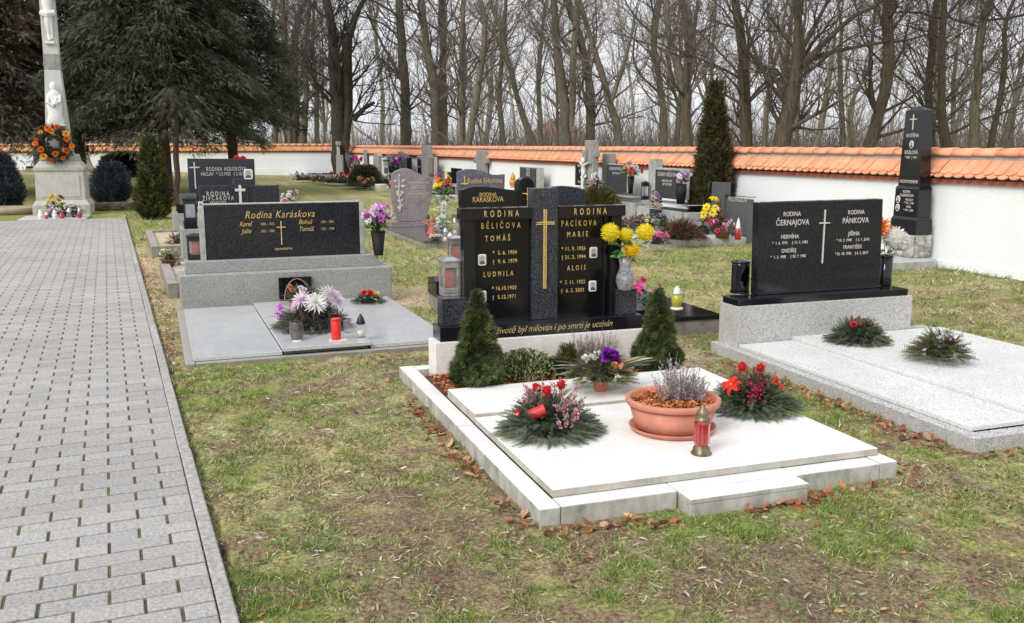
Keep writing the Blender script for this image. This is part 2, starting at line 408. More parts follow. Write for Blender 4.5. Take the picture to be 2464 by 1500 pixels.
Z = gh(X, Y) + (fbm(X, Y, .35, 31) - .5) * .03 * (Y < 30) + (vn(X, Y, .05, 8) - .5) * .012 * (Y < 10)
Z = np.where(inpath, -0.05, np.minimum(Z, .02 + gh(X, Y)))
gr, ba, sa = fields(X, Y)
cGreen = np.array([.215, .265, .075]); cStraw = np.array([.43, .39, .215]); cDirt = np.array([.20, .145, .11]); cSand = np.array([.50, .40, .285])
mix = lambda a, b, t: a * (1 - t[:, None]) + b * t[:, None]
base = mix(np.tile(cStraw, (len(X), 1)), cGreen, gr * .85)
base = mix(base, cDirt, np.clip(ba * .85 + .35 * (vn(X, Y, .07, 77) > .62), 0, 1)); base = mix(base, cSand, sa)
base *= (0.72 + 0.56 * vn(X, Y, .04, 5))[:, None]
nx, ny = len(xs), len(ys)
ii = np.arange(nx - 1)[None] + np.arange(ny - 1)[:, None] * nx; ii = ii.ravel()
mb = MB(); mb.add(np.stack([X, Y, Z], 1), np.stack([ii, ii + 1, ii + nx + 1, ii + nx], 1), (base[ii] + base[ii + 1] + base[ii + nx] + base[ii + nx + 1]) / 4)
GM, nt, b = nodes('ground_soil')
a = N(nt, 'ShaderNodeAttribute'); a.attribute_name = 'col'; v = tc(nt)
n1 = noise(nt, v, 45, 8, .75); n2 = noise(nt, v, 1.1, 6, .65)
c = mixc(nt, 1, a.outputs['Color'], ramp(nt, n1, [(.36, (.38, .33, .30)), (.5, (1, 1, 1)), (.64, (1.75, 1.7, 1.6))]), 'MULTIPLY')
c = mixc(nt, .5, c, ramp(nt, n2, [(.35, (.75, .9, .7)), (.65, (1.2, 1.08, .95))]), 'MULTIPLY')
nt.links.new(c, b.inputs['Base Color']); b.inputs['Roughness'].default_value = 1; b.inputs['Specular IOR Level'].default_value = .1
bump(nt, b, n1, .9, .015)
struct(mb.build('ground', GM, smooth=True))

# ------------------------------------------------------------------ path: separate paving stones on a mossy joint bed, with its kerb
ANG = PANG
pth = MB(); L0, L1, WID = -2.0, 20.3, 4.3
def pw(u, v): return PA[0] + u * cos(ANG) - v * sin(ANG), PA[1] + u * sin(ANG) + v * cos(ANG)
def pquad(mb, u0, u1, v0, v1, z0, z1, c, m=0, t=0.004):
    P = [pw(u0, v0), pw(u1, v0), pw(u1, v1), pw(u0, v1)]; Q = [pw(u0 + t, v0 + t), pw(u1 - t, v0 + t), pw(u1 - t, v1 - t), pw(u0 + t, v1 - t)]
    V = [(*p, z0) for p in P] + [(*p, z1 - t * .8) for p in P] + [(*q, z1) for q in Q]
    F = [(0, 1, 5, 4), (1, 2, 6, 5), (2, 3, 7, 6), (3, 0, 4, 7), (4, 5, 9, 8), (5, 6, 10, 9), (6, 7, 11, 10), (7, 4, 8, 11), (8, 9, 10, 11)]
    mb.add(V, F, c, m)
pquad(pth, -WID, -.0255, L0, L1, -.08, 0.0205, (.2, .17, .09), 1)
bl, bw, gx, gy = .243, .119, .0125, .0100
r = 0; vv = L0
while vv < L1 - bw:
    uu = -.0305 + gx - math.ceil(WID / bl) * bl - (bl / 2 if r % 2 else 0)
    while uu < -.05:
        a0, a1 = max(uu, -WID), min(uu + bl, -.030 + gx)
        if a1 - a0 > .04:
            k = rnd.uniform(.90, 1.08) * (.93 + .14 * vn(uu, vv, .8, 12)); tt = rnd.uniform(-.006, .006)
            col = (.415 * k + tt, .402 * k, .385 * k - tt)
            h = .028 + rnd.uniform(-.0026, .0026)
            pquad(pth, a0 + rnd.uniform(-.001, .001), a1 - gx, vv + rnd.uniform(-.001, .001), vv + bw - gy, .0, h, col, 0, .0035)
        uu += bl
    vv += bw; r += 1
PAVM = attr('paver_concrete', .9, 0, .25, .38, 70, .7)
MOSS, nt, b = nodes('mossy_joint'); v = tc(nt)
nt.links.new(ramp(nt, noise(nt, v, 9, 8, .8), [(.38, (.085, .075, .06)), (.52, (.15, .14, .075)), (.66, (.22, .24, .06))]), b.inputs['Base Color'])
b.inputs['Roughness'].default_value = 1; bump(nt, b, noise(nt, v, 160, 4), 1, .01)
struct(pth.build('path', [PAVM, MOSS]))
kb = MB(); vv = L0
while vv < L1:
    k = rnd.uniform(.88, 1.08); e = rnd.uniform(-.003, .003)
    pquad(kb, -.026 + e, .032 + e, vv, vv + .996, -.08, .035 + rnd.uniform(-.003, .003), (.42 * k, .41 * k, .385 * k), 0, .006); vv += 1.0
struct(kb.build('path_kerb', attr('kerb_concrete', .95, 0, .2, .4, 40, .6)))

# moss tufts in the joints
mo = MB(); n = 9000
uu = -(NR.randint(0, 18 * 2, n) * bl / 2) - .05 - .009; row = NR.randint(0, int(12 / bw), n); uu = -WID + np.round((uu + WID) / bl) * bl - gx / 2 + np.where(row % 2 == 1, -bl / 2, 0)
vv_ = L0 + row * bw + NR.uniform(0, bw, n); uu = uu + NR.normal(0, .003, n)
keep = (uu < -.06) & (uu > -2.6) & (vn(uu, vv_, .4, 4) > .42)
px, py = pw(uu[keep], vv_[keep]); k = keep.sum()
put(mo, T_TUFT, np.stack([px, py, np.full(k, .012)], 1), rdir(k, 2.5), NR.uniform(.010, .019, k), pick([(.16, .18, .035), (.23, .22, .06), (.10, .12, .03)], k), NR.uniform(0, 6, k))
tag(mo.build('joint_moss', LEAFM), 'yellow green moss growing in the joints of the grey paving', 'moss', kind='stuff')

# ------------------------------------------------------------------ cemetery wall
PLAST = weathered('white_plaster', (.91, .94, .97), (.66, .67, .65), .9, None, .30, .5, .35, 1.2, side_shade=0, sst=.3)
TILE = attr('roof_tile', .85, 0, .2, .22, 6, .4); MORT = weathered('mortar', (.5, .49, .46), (.2, .2, .18), .95); BAND = plain('brick_red_eave', (.42, .13, .09), .8)
def wall(A, B, label, z=0.0, old=0.0, zr=0.0):
    """wall from A to B, ground height z; its front side is on the left hand looking from A to B"""
    A = np.array(A, float); B = np.array(B, float); L = np.linalg.norm(B - A); ang = math.atan2(B[1] - A[1], B[0] - A[0])
    t = thing('cemetery_wall', label, 'wall', (A[0], A[1], 0), ang); t['kind'] = 'thing'
    # local x along the wall, local +y towards the viewer's side (front face at y = 0), wall body behind
    b = MB(); nseg = int(L / 1.5) + 1
    xs_ = np.linspace(0, L, nseg)
    for i in range(nseg - 1): b.box(xs_[i], xs_[i + 1], -.34, 0, -.3, 1.17 + zr, (1, 1, 1))
    b.build('wall_body', PLAST, t)
    b = MB()
    for i in range(nseg - 1): b.box(xs_[i], xs_[i + 1], 0.0, .022, -.3, .10 + z, (1, 1, 1))
    b.build('plinth_band', PLAST, t)
    MB().box(0, L, -.38, .045, 1.172 + zr, 1.232 + zr).build('eave_board', BAND, t)
    def tiles(s):
        b = MB(); W = .178; y0, z0, y1, z1 = .135, 1.252 + zr, -.135, 1.50 + zr
        sl = math.hypot(y1 - y0, z1 - z0); dy, dz = (y1 - y0) / sl, (z1 - z0) / sl; ny, nz = -dz, dy; ny, nz = abs(ny), abs(nz)
        for lay, (st, xo, lift) in enumerate(((-.0, 0, .0), (.055, W / 2, .017))):
            n = int(L / W) + 1
            for i in range(n):
                x = i * W + xo + rnd.uniform(-.004, .004); pts = []
                for q in range(7):
                    a = pi * q / 6; pts.append((x + W / 2 - cos(a) * (W / 2 - .004), st + .062 * (1 - sin(a)) + rnd.uniform(-.001, .001)))
                pts += [(x + W - .004, sl), (x + .004, sl)]
                o = rnd.uniform(-.003, .003); V = []
                for th in (lift + o + .014, lift + o):
                    V += [(px, s * (y0 + dy * ps + ny * th) - (.17 if s < 0 else 0) - (0 if s > 0 else .17), z0 + dz * ps + nz * th) for px, ps in pts]
                m = len(pts); F = [tuple(range(m - 1, -1, -1)) if s > 0 else tuple(range(m))] + [(q, (q + 1) % m, (q + 1) % m + m, q + m) for q in range(m - 3 + 1)]
                k = rnd.uniform(.88, 1.1); cc = np.array([.86, .37, .215]) * k
                if rnd.random() < .22 + old * .5: cc = cc * np.array([.80, .92, .86]) if old < .2 else np.array([.62, .33, .13]) * k
                b.add(V, F, np.clip(cc, 0, 1))
        return b
    tiles(1).build('roof_tiles', TILE, t)
    tiles(-1).build('roof_tiles', TILE, t)
    MB().front([(0, 1.24 + zr), (L, 1.24 + zr), (L, 1.555 + zr), (0, 1.555 + zr)], -.26, -.08).build('ridge_mortar', MORT, t)
    b = MB(); x = 0; RW = .37
    while x < L:
        n = 9; V = []; j = rnd.uniform(-.004, .004)
        for (xx, r) in ((x - .03, .112), (x + RW, .097)):
            for rr in (r, r - .014):
                for q in range(n):
                    a = pi * q / (n - 1); V.append((xx, -.17 + cos(a) * rr * 1.15, 1.548 + zr + sin(a) * rr + j))
        F = [(q, q + 1, 2 * n + q + 1, 2 * n + q) for q in range(n - 1)] + [(n + q, n + q + 1, q + 1, q) for q in range(n - 1)] + [(2 * n + q, 2 * n + q + 1, 3 * n + q + 1, 3 * n + q) for q in range(n - 1)]
        F += [(0, 2 * n, 3 * n, n), (n - 1, 2 * n - 1, 4 * n - 1, 3 * n - 1)]
        k = rnd.uniform(.9, 1.08); b.add(V, F, np.clip(np.array([.86, .38, .225]) * k * (np.array([.85, 1.0, .75]) if rnd.random() < old * .5 else 1), 0, 1)); x += RW
    b.build('ridge_tiles', TILE, t, smooth=True)
    return t
# near (right hand) wall: seen from inside, front faces -x
wall((10.14, 3.0), (8.95, 53.6), 'long white wall capped with orange clay tiles, running away along the right side', 0)
wall((9.0, 53.35), (-26, 54.5), 'far white wall with weathered orange tiles, closing the cemetery behind the grass', .3, 1.0, .09)

# ------------------------------------------------------------------ bare deciduous trees
def grow(acc, p, d, L, r, lvl, maxl, up=.12, rs=rnd, cols=None):
    """a limb from p along d; acc collects (points, radii, level)"""
    n = 5 if lvl < 3 else 4; pts = [p]; rr = [r]; step = L / n; dd = d / np.linalg.norm(d)
    for i in range(n):
        dd = dd + np.array([rs.gauss(0, .13 + .05 * lvl), rs.gauss(0, .13 + .05 * lvl), rs.gauss(up * .5, .10)])
        dd /= np.linalg.norm(dd); p = p + dd * step; pts.append(p); rr.append(max(.0035, r * (1 - .62 * (i + 1) / n)))
    acc.append((np.array(pts), np.array(rr), lvl))
    if lvl >= maxl: return
    k = {0: 7, 1: 5, 2: 5, 3: 5, 4: 4}.get(lvl, 3)
    for q in range(k):
        t = rs.uniform(.25, 1.0) if lvl else rs.uniform(.18, 1.0)
        i = min(n - 1, int(t * n)); f = t * n - i; pp = pts[i] * (1 - f) + pts[i + 1] * f; ax = pts[i + 1] - pts[i]; ax /= np.linalg.norm(ax)
        s = np.array([rs.gauss(0, 1), rs.gauss(0, 1), rs.gauss(.15, .6)]); s -= ax * s.dot(ax); s /= np.linalg.norm(s) + 1e-9
        a = rs.uniform(.45, 1.0); nd = ax * cos(a) + s * sin(a)
        grow(acc, pp, nd, L * rs.uniform(.38, .68) * (1.15 - .5 * t), (rr[i] * (1 - f) + rr[i + 1] * f) * rs.uniform(.4, .68), lvl + 1, maxl, up, rs)
    # leader fork
    if lvl < maxl: grow(acc, pts[-1], dd + np.array([rs.gauss(0, .3), rs.gauss(0, .3), .1]), L * .6, rr[-1] * .9, lvl + 1, maxl, up, rs)

def tree_meshes(acc, greyc, greenish=.5, minr=.0045):
    tk, br = MB(), MB()
    for pts, rr, lv in acc:
        rr = np.maximum(rr, minr)
        n = 10 if rr[0] > .12 else 6 if rr[0] > .04 else 4 if rr[0] > .014 else 3
        k = rnd.uniform(.8, 1.15); c = np.array(greyc) * k
        if lv == 0 and greenish: c = c * np.array([.97, 1.0, .85])
        (tk if lv == 0 else br).tube(pts, rr, n, c, cap=lv < 2)
    return tk, br

BARK_A = (.115, .094, .076); BARK_HAZE = (.175, .15, .13); BARK_FAR_HAZE = (.42, .39, .375)  # paler tones for distant trees, haze mixed into the bark colour
def variant(seed, H, r, maxl, col, forks=1, minr=.005):
    rs = random.Random(seed); acc = []
    p = np.array([0, 0, -.2]); dd = np.array([rs.gauss(0, .06), rs.gauss(0, .06), 1.0]); pts = [p]; rr = [r * 1.25]; n = 11; split = rs.uniform(.25, .5) if forks > 1 else 2
    for i in range(n):
        dd = dd + np.array([rs.gauss(0, .05), rs.gauss(0, .05), .02]); dd /= np.linalg.norm(dd); p = p + dd * H / n; pts.append(p); rr.append(r * (1 - .8 * (i + 1) / n))
    pts = np.array(pts); rr = np.array(rr); acc.append((pts, rr, 0))
    for q in range(20):
        t = rs.uniform(.12, .98); i = min(n - 1, int(t * n)); a = rs.uniform(.4, 1.15); az = rs.uniform(0, 6.28)
        nd = np.array([cos(az) * sin(a), sin(az) * sin(a), cos(a)])
        grow(acc, pts[i], nd, H * rs.uniform(.16, .36) * (1.2 - .5 * t), rr[i] * rs.uniform(.22, .55), 1, maxl, .15, rs)
    if forks > 1:
        i = int(split * n)
        for q in range(forks - 1):
            az = rs.uniform(0, 6.28); grow(acc, pts[i], np.array([cos(az) * .3, sin(az) * .3, 1]), H * .5, rr[i] * .75, 0, maxl, .1, rs)
    return acc
def bare_tree(acc, loc, col, label, group, minr=.005, name='bare_tree'):
    tk, br = tree_meshes(acc, col, minr=minr)
    t = thing(name, label, 'tree', loc, 0, group); tk.build('trunk', BARKM, t, smooth=True); br.build('branches', BARKM, t, smooth=False); return t

# trees whose stems can be followed in the photo: stem outlines measured there, stood up at their own distance
def R_(l): return [(1640.6 + .4167 * u, .4167 * v, .4167 * w_) for u, v, w_ in l]
def L_(l): return [(546.9 + .4756 * u, .4756 * v, .4756 * w_) for u, v, w_ in l]
def traced(Z, lines, label, seed, dens=1.0, col=BARK_A, baseY=None, maxl=3):
    rs = random.Random(seed); acc = []
    for li, ln in enumerate(lines):
        zz = Z; P = []
        for k_, (x, y, w_) in enumerate(ln): P.append(atd(x, y, Z + (rs.uniform(-.5, .5) if li and k_ > 0 else 0)))
        rr = [max(.01, w_ * .46 * Z / (FP * 1.015)) for x, y, w_ in ln]
        if li == 0:
            b0 = P[0].copy(); g = gh(b0[0], b0[1]); b0 = P[0] + (P[0] - P[1]) * ((P[0][2] - g + .2) / max(.2, (P[1][2] - P[0][2])))
            if b0[2] < P[0][2]: P.insert(0, b0); rr.insert(0, rr[0] * 1.15)
        if ln[-1][1] < 25:                                     # runs on above the frame
            d = P[-1] - P[-2]; d /= np.linalg.norm(d)
            for q in range(3): P.append(P[-1] + (d + np.array([rs.gauss(0, .12), rs.gauss(0, .12), .1])) * 1.3); rr.append(rr[-1] * .75)
        P = np.array(P); rr = np.array(rr)
        # resample with a slight wander
        s = np.concatenate([[0], np.cumsum(np.linalg.norm(np.diff(P, axis=0), axis=1))]); m = max(6, int(s[-1] / .5)); q = np.linspace(0, s[-1], m)
        PP = np.stack([np.interp(q, s, P[:, i]) for i in range(3)], 1); RR = np.interp(q, s, rr)
        for _ in range(2): PP[1:-1] = PP[1:-1] * .5 + (PP[2:] + PP[:-2]) * .25
        PP[1:-1] += NR.normal(0, .012 + RR[1:-1, None] * .06, (m - 2, 3)); RR = RR * NR.uniform(.94, 1.08, m)
        acc.append((PP, RR, 0 if rr[0] > .07 or li == 0 else 1))
        L = s[-1]
        for k_ in range(int((5 + L * 2.2) * dens)):
            t = rs.uniform(.22 if li == 0 else .1, 1); i = min(m - 2, int(t * (m - 1))); ax = PP[i + 1] - PP[i]; ax /= np.linalg.norm(ax)
            sd = np.array([rs.gauss(0, 1), rs.gauss(0, 1), rs.gauss(.2, .5)]); sd -= ax * sd.dot(ax); sd /= np.linalg.norm(sd); a = rs.uniform(.5, 1.25)
            grow(acc, PP[i], ax * cos(a) + sd * sin(a), rs.uniform(.7, 2.6) * (Z / 24) ** .5, min(RR[i] * rs.uniform(.15, .4), .07), 1, maxl, .12, rs)
    o = acc[0][0][0].copy(); o[2] = gh(o[0], o[1])
    return bare_tree([(p - o, r, l) for p, r, l in acc], o, col, label, 'bare trees outside the wall', minr=max(.003, Z * .00011))

TR = [
 (21, R_([(370,840,75),(365,500,70),(345,250,60),(330,100,50),(310,0,48)]), 'straight grey trunk just right of the tall dark cypress', []),
 (20, R_([(580,840,112),(625,600,92),(670,430,86),(690,300,78),(692,200,58),(672,50,46),(665,0,44)]), 'thick leaning bare tree with a wide forked crown between cypress and black obelisk',
   [R_([(695,380,55),(770,290,42),(850,190,35),(950,100,32),(1040,70,28),(1160,40,24),(1200,0,20)]), R_([(735,345,42),(800,300,30),(900,280,26),(1050,262,23),(1200,255,20),(1350,240,15),(1420,200,9)]), R_([(690,290,34),(780,160,28),(820,90,24),(850,0,20)]), R_([(615,490,22),(580,390,20),(500,385,13),(420,440,7)])]),
 (22, R_([(1085,840,78),(1150,640,72),(1200,470,74),(1208,300,74),(1185,150,70),(1190,0,60)]), 'stout bare trunk that leans right then straightens, left of the obelisk', [R_([(1200,200,20),(1300,100,16),(1340,0,12)])]),
 (24, R_([(1440,840,56),(1420,600,48),(1430,400,48),(1450,200,45),(1470,0,42)]), 'left one of two parallel bare trunks rising behind the obelisk', []),
 (23, R_([(1525,840,62),(1480,600,50),(1500,400,46),(1520,150,42),(1500,0,40)]), 'right one of two parallel bare trunks rising behind the obelisk', [R_([(1500,110,18),(1400,80,16),(1290,62,14),(1200,75,8)]), R_([(1500,230,14),(1400,170,10),(1290,150,7)])]),
 (19, R_([(1690,840,66),(1710,600,56),(1720,450,56),(1697,250,50),(1720,100,48),(1770,0,45)]), 'bent bare trunk near the right edge with a branch reaching left', [R_([(1735,430,16),(1800,320,14),(1850,250,11),(1900,200,8)]), R_([(1697,150,17),(1600,118,14),(1500,90,10)]), R_([(1700,660,18),(1780,590,14),(1880,500,10),(1976,440,8)])]),
 (25, R_([(1780,840,42),(1830,600,36),(1890,450,34),(1862,250,30),(1850,80,26),(1900,0,20)]), 'crooked slim bare tree at the far right edge', [R_([(1850,100,18),(1800,40,14),(1760,0,10)])]),
 (30, R_([(780,840,42),(830,600,38),(860,400,26),(885,280,15),(900,100,10),(905,0,8)]), 'slanting slim tree behind the thick forked one', []),
 (33, R_([(930,840,36),(920,500,30),(905,350,25),(930,150,20),(900,0,15)]), 'slim upright tree in the gap between the two leaning trunks', []),
 (32, R_([(1000,840,32),(950,620,28),(1010,500,23),(1110,400,22),(1100,200,20),(1120,0,14)]), 'zigzag slim tree beside the stout leaning trunk', []),
 (26, R_([(30,840,62),(10,500,56),(60,250,50),(20,50,46),(0,0,44)]), 'bare trunk directly left of the tall dark cypress', []),
 (31, R_([(480,840,36),(500,500,28),(560,300,22),(600,100,16),(610,0,12)]), 'slim bare tree leaning right in front of the thick forked one', []),
 (35, R_([(1575,840,32),(1560,500,26),(1600,250,20),(1612,0,16)]), 'slim bare tree right of the parallel trunks behind the obelisk', []),
 (38, R_([(1860,840,36),(1930,560,28),(1990,420,22)]), 'slim tree slanting out of the right edge of the view', []),
 (52, L_([(572,885,78),(562,700,74),(555,500,76),(540,300,66),(530,150,50),(500,0,40)]), 'big dark twin trunked tree inside the far corner with ivy round its foot', [L_([(592,760,58),(610,500,58),(600,250,48),(640,100,34),(690,0,20)]), L_([(640,610,26),(700,540,26),(745,518,16)])]),
 (60, L_([(310,730,52),(300,400,46),(290,150,30),(280,0,25)]), 'leftmost of the three close trunks right of the dark conifer', []),
 (61, L_([(350,730,46),(340,300,40),(350,100,30),(400,0,20)]), 'middle one of the three close trunks right of the dark conifer', []),
 (59, L_([(380,730,46),(402,500,32),(390,250,26),(420,0,20)]), 'right one of the three close trunks right of the dark conifer', []),
 (63, L_([(245,730,36),(240,450,26),(225,200,20),(240,0,14)]), 'dark trunk showing beside the drooping edge of the conifer', []),
 (66, L_([(455,730,30),(450,450,25),(430,200,18),(440,0,12)]), 'slim tree just left of the ivied twin trunk', []),
 (56, L_([(905,730,62),(900,500,52),(880,200,46),(870,0,40)]), 'stout brown trunk above the purple heart shaped headstone', [L_([(890,420,22),(830,300,18),(760,180,12),(700,60,8)])]),
 (54, L_([(1055,730,46),(1050,450,52),(1010,250,42),(980,0,38)]), 'trunk bowed to the left above the heart shaped headstone', []),
 (57, L_([(1092,730,50),(1090,400,42),(1092,200,40),(1090,0,38)]), 'tall straight trunk right beside the bowed one', []),
 (47, L_([(1218,730,42),(1260,500,40),(1290,300,32),(1310,100,28),(1280,0,25)]), 'pale barked tree leaning right above the blue granite stone', []),
 (55, L_([(1190,730,30),(1200,300,28),(1190,0,22)]), 'thin straight tree left of the pale barked leaning one', []),
 (50, L_([(1400,730,30),(1370,500,28),(1400,200,22),(1410,0,20)]), 'slender tree above the black arched stone', []),
 (42, L_([(1545,730,42),(1480,550,32),(1430,330,28),(1380,150,22),(1330,0,18)]), 'tree leaning far to the left above the black family monument', []),
 (48, L_([(1590,730,30),(1570,400,26),(1600,100,18),(1610,0,14)]), 'thin tree behind the one leaning far left', []),
 (38, L_([(1712,730,72),(1702,450,56),(1660,200,42),(1650,0,36)]), 'thick double looking trunk above the stone with dark plaque', [L_([(1740,640,36),(1750,300,36),(1765,100,32),(1770,0,30)])]),
 (40, L_([(1842,730,52),(1830,400,46),(1790,200,42),(1740,50,36),(1725,0,34)]), 'trunk curving left behind the tall concrete cross', []),
 (34, L_([(1985,730,46),(1960,560,42),(1900,420,36),(1860,250,30),(1800,80,26),(1780,0,22)]), 'tree leaning left above the headstones with flower vases', [L_([(1945,510,26),(2000,350,24),(2040,220,18),(2060,80,12)])]),
 (36, L_([(2205,730,42),(2210,500,38),(2170,350,34),(2150,100,35),(2190,0,35)]), 'straight tree above the rightmost plaque stone', [L_([(2165,190,20),(2260,170,18),(2360,185,16),(2464,130,12)])]),
 (33, L_([(2330,730,62),(2320,450,50),(2270,330,40),(2230,200,36),(2220,0,34)]), 'forked tree left of the cypress tip', [L_([(2325,440,34),(2375,250,28),(2340,60,20),(2330,0,16)])]),
]
for i, (Z, main, lab, side) in enumerate(TR):
    colr = BARK_A if Z < 30 else BARK_HAZE
    if i == 14: colr = (.06, .052, .042)
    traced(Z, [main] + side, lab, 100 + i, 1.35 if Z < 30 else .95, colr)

# the wood behind: the same few kinds of tree, copied
protos = []
for i in range(7):
    acc = variant(40 + i, rnd.uniform(12, 16), rnd.uniform(.10, .17), 3, BARK_HAZE, 1 + (i % 3), .007)
    protos.append(bare_tree(acc, (0, 0, 0), (.17, .14, .12) if i < 4 else BARK_FAR_HAZE, 'x', None, .0065))
used = set()
def scatter_tree(az_px, Z, which, label, group):
    p = atd(az_px, HOR, Z); z = gh(p[0], p[1]) - .1; rz = rnd.uniform(0, 6.28); sc = rnd.uniform(.85, 1.25)
    if which not in used:
        used.add(which); o = protos[which]; o.location = (p[0], p[1], z); o.rotation_euler.z = rz; o.scale = (sc,) * 3; o['label'] = label; o['group'] = group
    else: dup(protos[which], (p[0], p[1], z), rz, sc, label, group)
def outside(p): return p[0] > 12.5 or p[1] > 57
zone = lambda x: 'behind the dark conifers at the left' if x < 650 else 'of the middle wood above the low headstones' if x < 1500 else 'of the wood behind the cypress and obelisk'
k = 0
for lay, (z0, z1, step) in enumerate(((44, 60, 300), (60, 90, 125), (90, 135, 88))):
    x = 40.0
    while x < 2500:
        for _ in range(6):
            Z = rnd.uniform(z0, z1)
            if outside(atd(x, HOR, Z)): break
            Z = None
        if Z:
            wi = k % 4 if lay < 1 else rnd.randint(0, 6) if lay == 1 else 4 + k % 3; k += 1
            if not (x < 560 and lay == 1):
                scatter_tree(x, Z, wi, ('brown bare tree ' if wi < 4 else 'haze paled bare tree ') + ('close behind the wall, one ' if lay == 0 else 'deeper in, one ' if lay == 1 else 'far back, one ') + zone(x), 'trees of the wood behind the cemetery')
        x += step * rnd.uniform(.6, 1.4)

# brushwood and saplings low down, and the far edge of the wood
ub = MB(); n = 26000
px = NR.uniform(-100, 2560, n); Z = NR.uniform(32, 120, n) ** 1.0
dirs = np.stack([ray(a, HOR) for a in px]); P = CAM + dirs * (Z / (dirs @ FH))[:, None]
ok = (P[:, 0] > 13.0) | (P[:, 1] > 58); P = P[ok]; Zk = Z[ok]; n = len(P); P[:, 2] = [gh(a, b_) for a, b_ in P[:, :2]]
h = NR.uniform(1.2, 4.2, n) * np.where(NR.uniform(size=n) < .25, 1.5, 1)
tv = np.array([(-1, 0, 0), (1, 0, 0), (.7, .33, .04), (-.7, .33, .04), (.45, .66, -.03), (-.45, .66, -.03), (0, 1, .05)], float); tf = np.array([(0, 1, 2), (0, 2, 3), (3, 2, 4), (3, 4, 5), (5, 4, 6)])
D = rdir(n, 3.2); fr = frames(D, NR.uniform(0, 6, n)); M = fr * h[:, None, None]; M[:, :, 0] = fr[:, :, 0] * (.010 + Zk * .00016)[:, None]
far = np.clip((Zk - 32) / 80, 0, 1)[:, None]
ub.scat(tv, tf, P, M, np.array([.15, .115, .09]) * (1 - far) + np.array([.30, .265, .245]) * far)  # farther stems fade paler, haze painted into their colour
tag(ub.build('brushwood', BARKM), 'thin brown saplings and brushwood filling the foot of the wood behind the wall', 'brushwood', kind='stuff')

# ------------------------------------------------------------------ evergreens
def conifer(loc, H, R0, z0, name, label, cols, seed, nb=230, tr=.2, cat='tree', group=None, droop=.5, dens=1.0, shape=None):
    rs = np.random.RandomState(seed); t = thing(name, label, cat, loc, 0, group)
    tk = MB(); zz = np.linspace(-.2, H, 14); px = np.stack([np.cumsum(rs.normal(0, .02, 14)), np.cumsum(rs.normal(0, .02, 14)), zz], 1)
    tk.tube(px, tr * (1 - .9 * zz.clip(0) / H) * 1.05, 9, (.085, .058, .045)); tk.build('trunk', BARKM, t, smooth=True)
    br, lf = MB(), MB(); POS, DIR, SZ, CL = [], [], [], []
    for i in range(nb):
        f = rs.uniform(0, 1) ** .85; z = z0 + (H - z0) * f; az = rs.uniform(0, 2 * pi)
        Rm = R0 * (shape(f) if shape else (1 - f) ** .75) * rs.uniform(.72, 1.12) + .15
        m = 7; s = np.linspace(0, 1, m); az2 = az + rs.normal(0, .25) * s
        bp = np.stack([np.cos(az2) * Rm * s, np.sin(az2) * Rm * s, z + Rm * (.28 * s - droop * s * s) + rs.normal(0, .03, m)], 1)
        br.tube(bp, .035 * (1 - .85 * s) * (1 + Rm * .3) * .7, 4, (.10, .075, .055), cap=False)
        k = int((44 + Rm * 104) * dens); ss = rs.uniform(.03, 1.0, k) ** .75
        p = np.stack([np.interp(ss, s, bp[:, q]) for q in range(3)], 1)
        out = np.array([cos(az), sin(az), 0]); side = np.array([-sin(az), cos(az), 0])
        off = rs.normal(0, 1, k); p = p + side * (off * (.10 + .16 * Rm * (1 - ss * .5)))[:, None] + rs.normal(0, .05, (k, 3)); p[:, 2] -= np.abs(off) * .09 + rs.uniform(0, .22, k)
        d = out * .75 + side * off[:, None] * .5 + np.array([0, 0, -.35]) + rs.normal(0, .38, (k, 3))
        POS.append(p); DIR.append(d); SZ.append(rs.uniform(.10, .22, k))
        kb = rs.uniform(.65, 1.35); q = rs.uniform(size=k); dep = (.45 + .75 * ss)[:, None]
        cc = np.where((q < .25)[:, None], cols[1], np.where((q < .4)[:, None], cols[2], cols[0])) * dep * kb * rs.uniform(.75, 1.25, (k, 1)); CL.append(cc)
    POS = np.concatenate(POS); DIR = np.concatenate(DIR); SZ = np.concatenate(SZ); CL = np.concatenate(CL)
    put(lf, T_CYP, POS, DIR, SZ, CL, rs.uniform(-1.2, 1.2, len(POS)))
    br.build('branches', BARKM, t); lf.build('crown', NEEDLE, t); return t
YEW = np.array([(.060, .080, .046), (.135, .140, .080), (.12, .095, .065)]); YEWB = np.array([(.10, .085, .06), (.19, .14, .095), (.16, .11, .08)]); FIRG = np.array([(.06, .085, .04), (.10, .125, .06), (.07, .06, .04)])
p = atd(392, HOR, 30.5) * [1, 1, 0] + [0, 0, .05]
conifer(p, 10.5, 3.75, 2.2, 'conifer', 'broad dark drooping evergreen with grey brown sprays over the path end', YEW, 3, 330, .19, droop=.52, shape=lambda f: (1 - f) ** .55)
q = ong(425, 495); t = MB(); P = np.array([(0, 0, -.1), (.02, .03, .5), (.08, .02, .8), (.06, 0, 1.3), (.12, .05, 2.2), (.1, .1, 2.7)]); t.tube(P, [.1, .085, .075, .08, .07, .05], 8, (.10, .07, .055))
r_ = thing('conifer', 'thin crooked bare stem right of the broad evergreen trunk', 'tree', q); t.build('trunk', BARKM, r_, smooth=True)
t = MB(); k = 260; a = NR.uniform(0, 6.28, k); rr = NR.uniform(0, 1.1, k); put(t, T_CYP, np.stack([np.cos(a) * rr + .1, np.sin(a) * rr, 2.5 + NR.uniform(-.5, .9, k) - rr * .3], 1), np.stack([np.cos(a), np.sin(a), np.full(k, -.5)], 1), NR.uniform(.2, .35, k), pick(YEW, k)); t.build('crown', NEEDLE, r_)
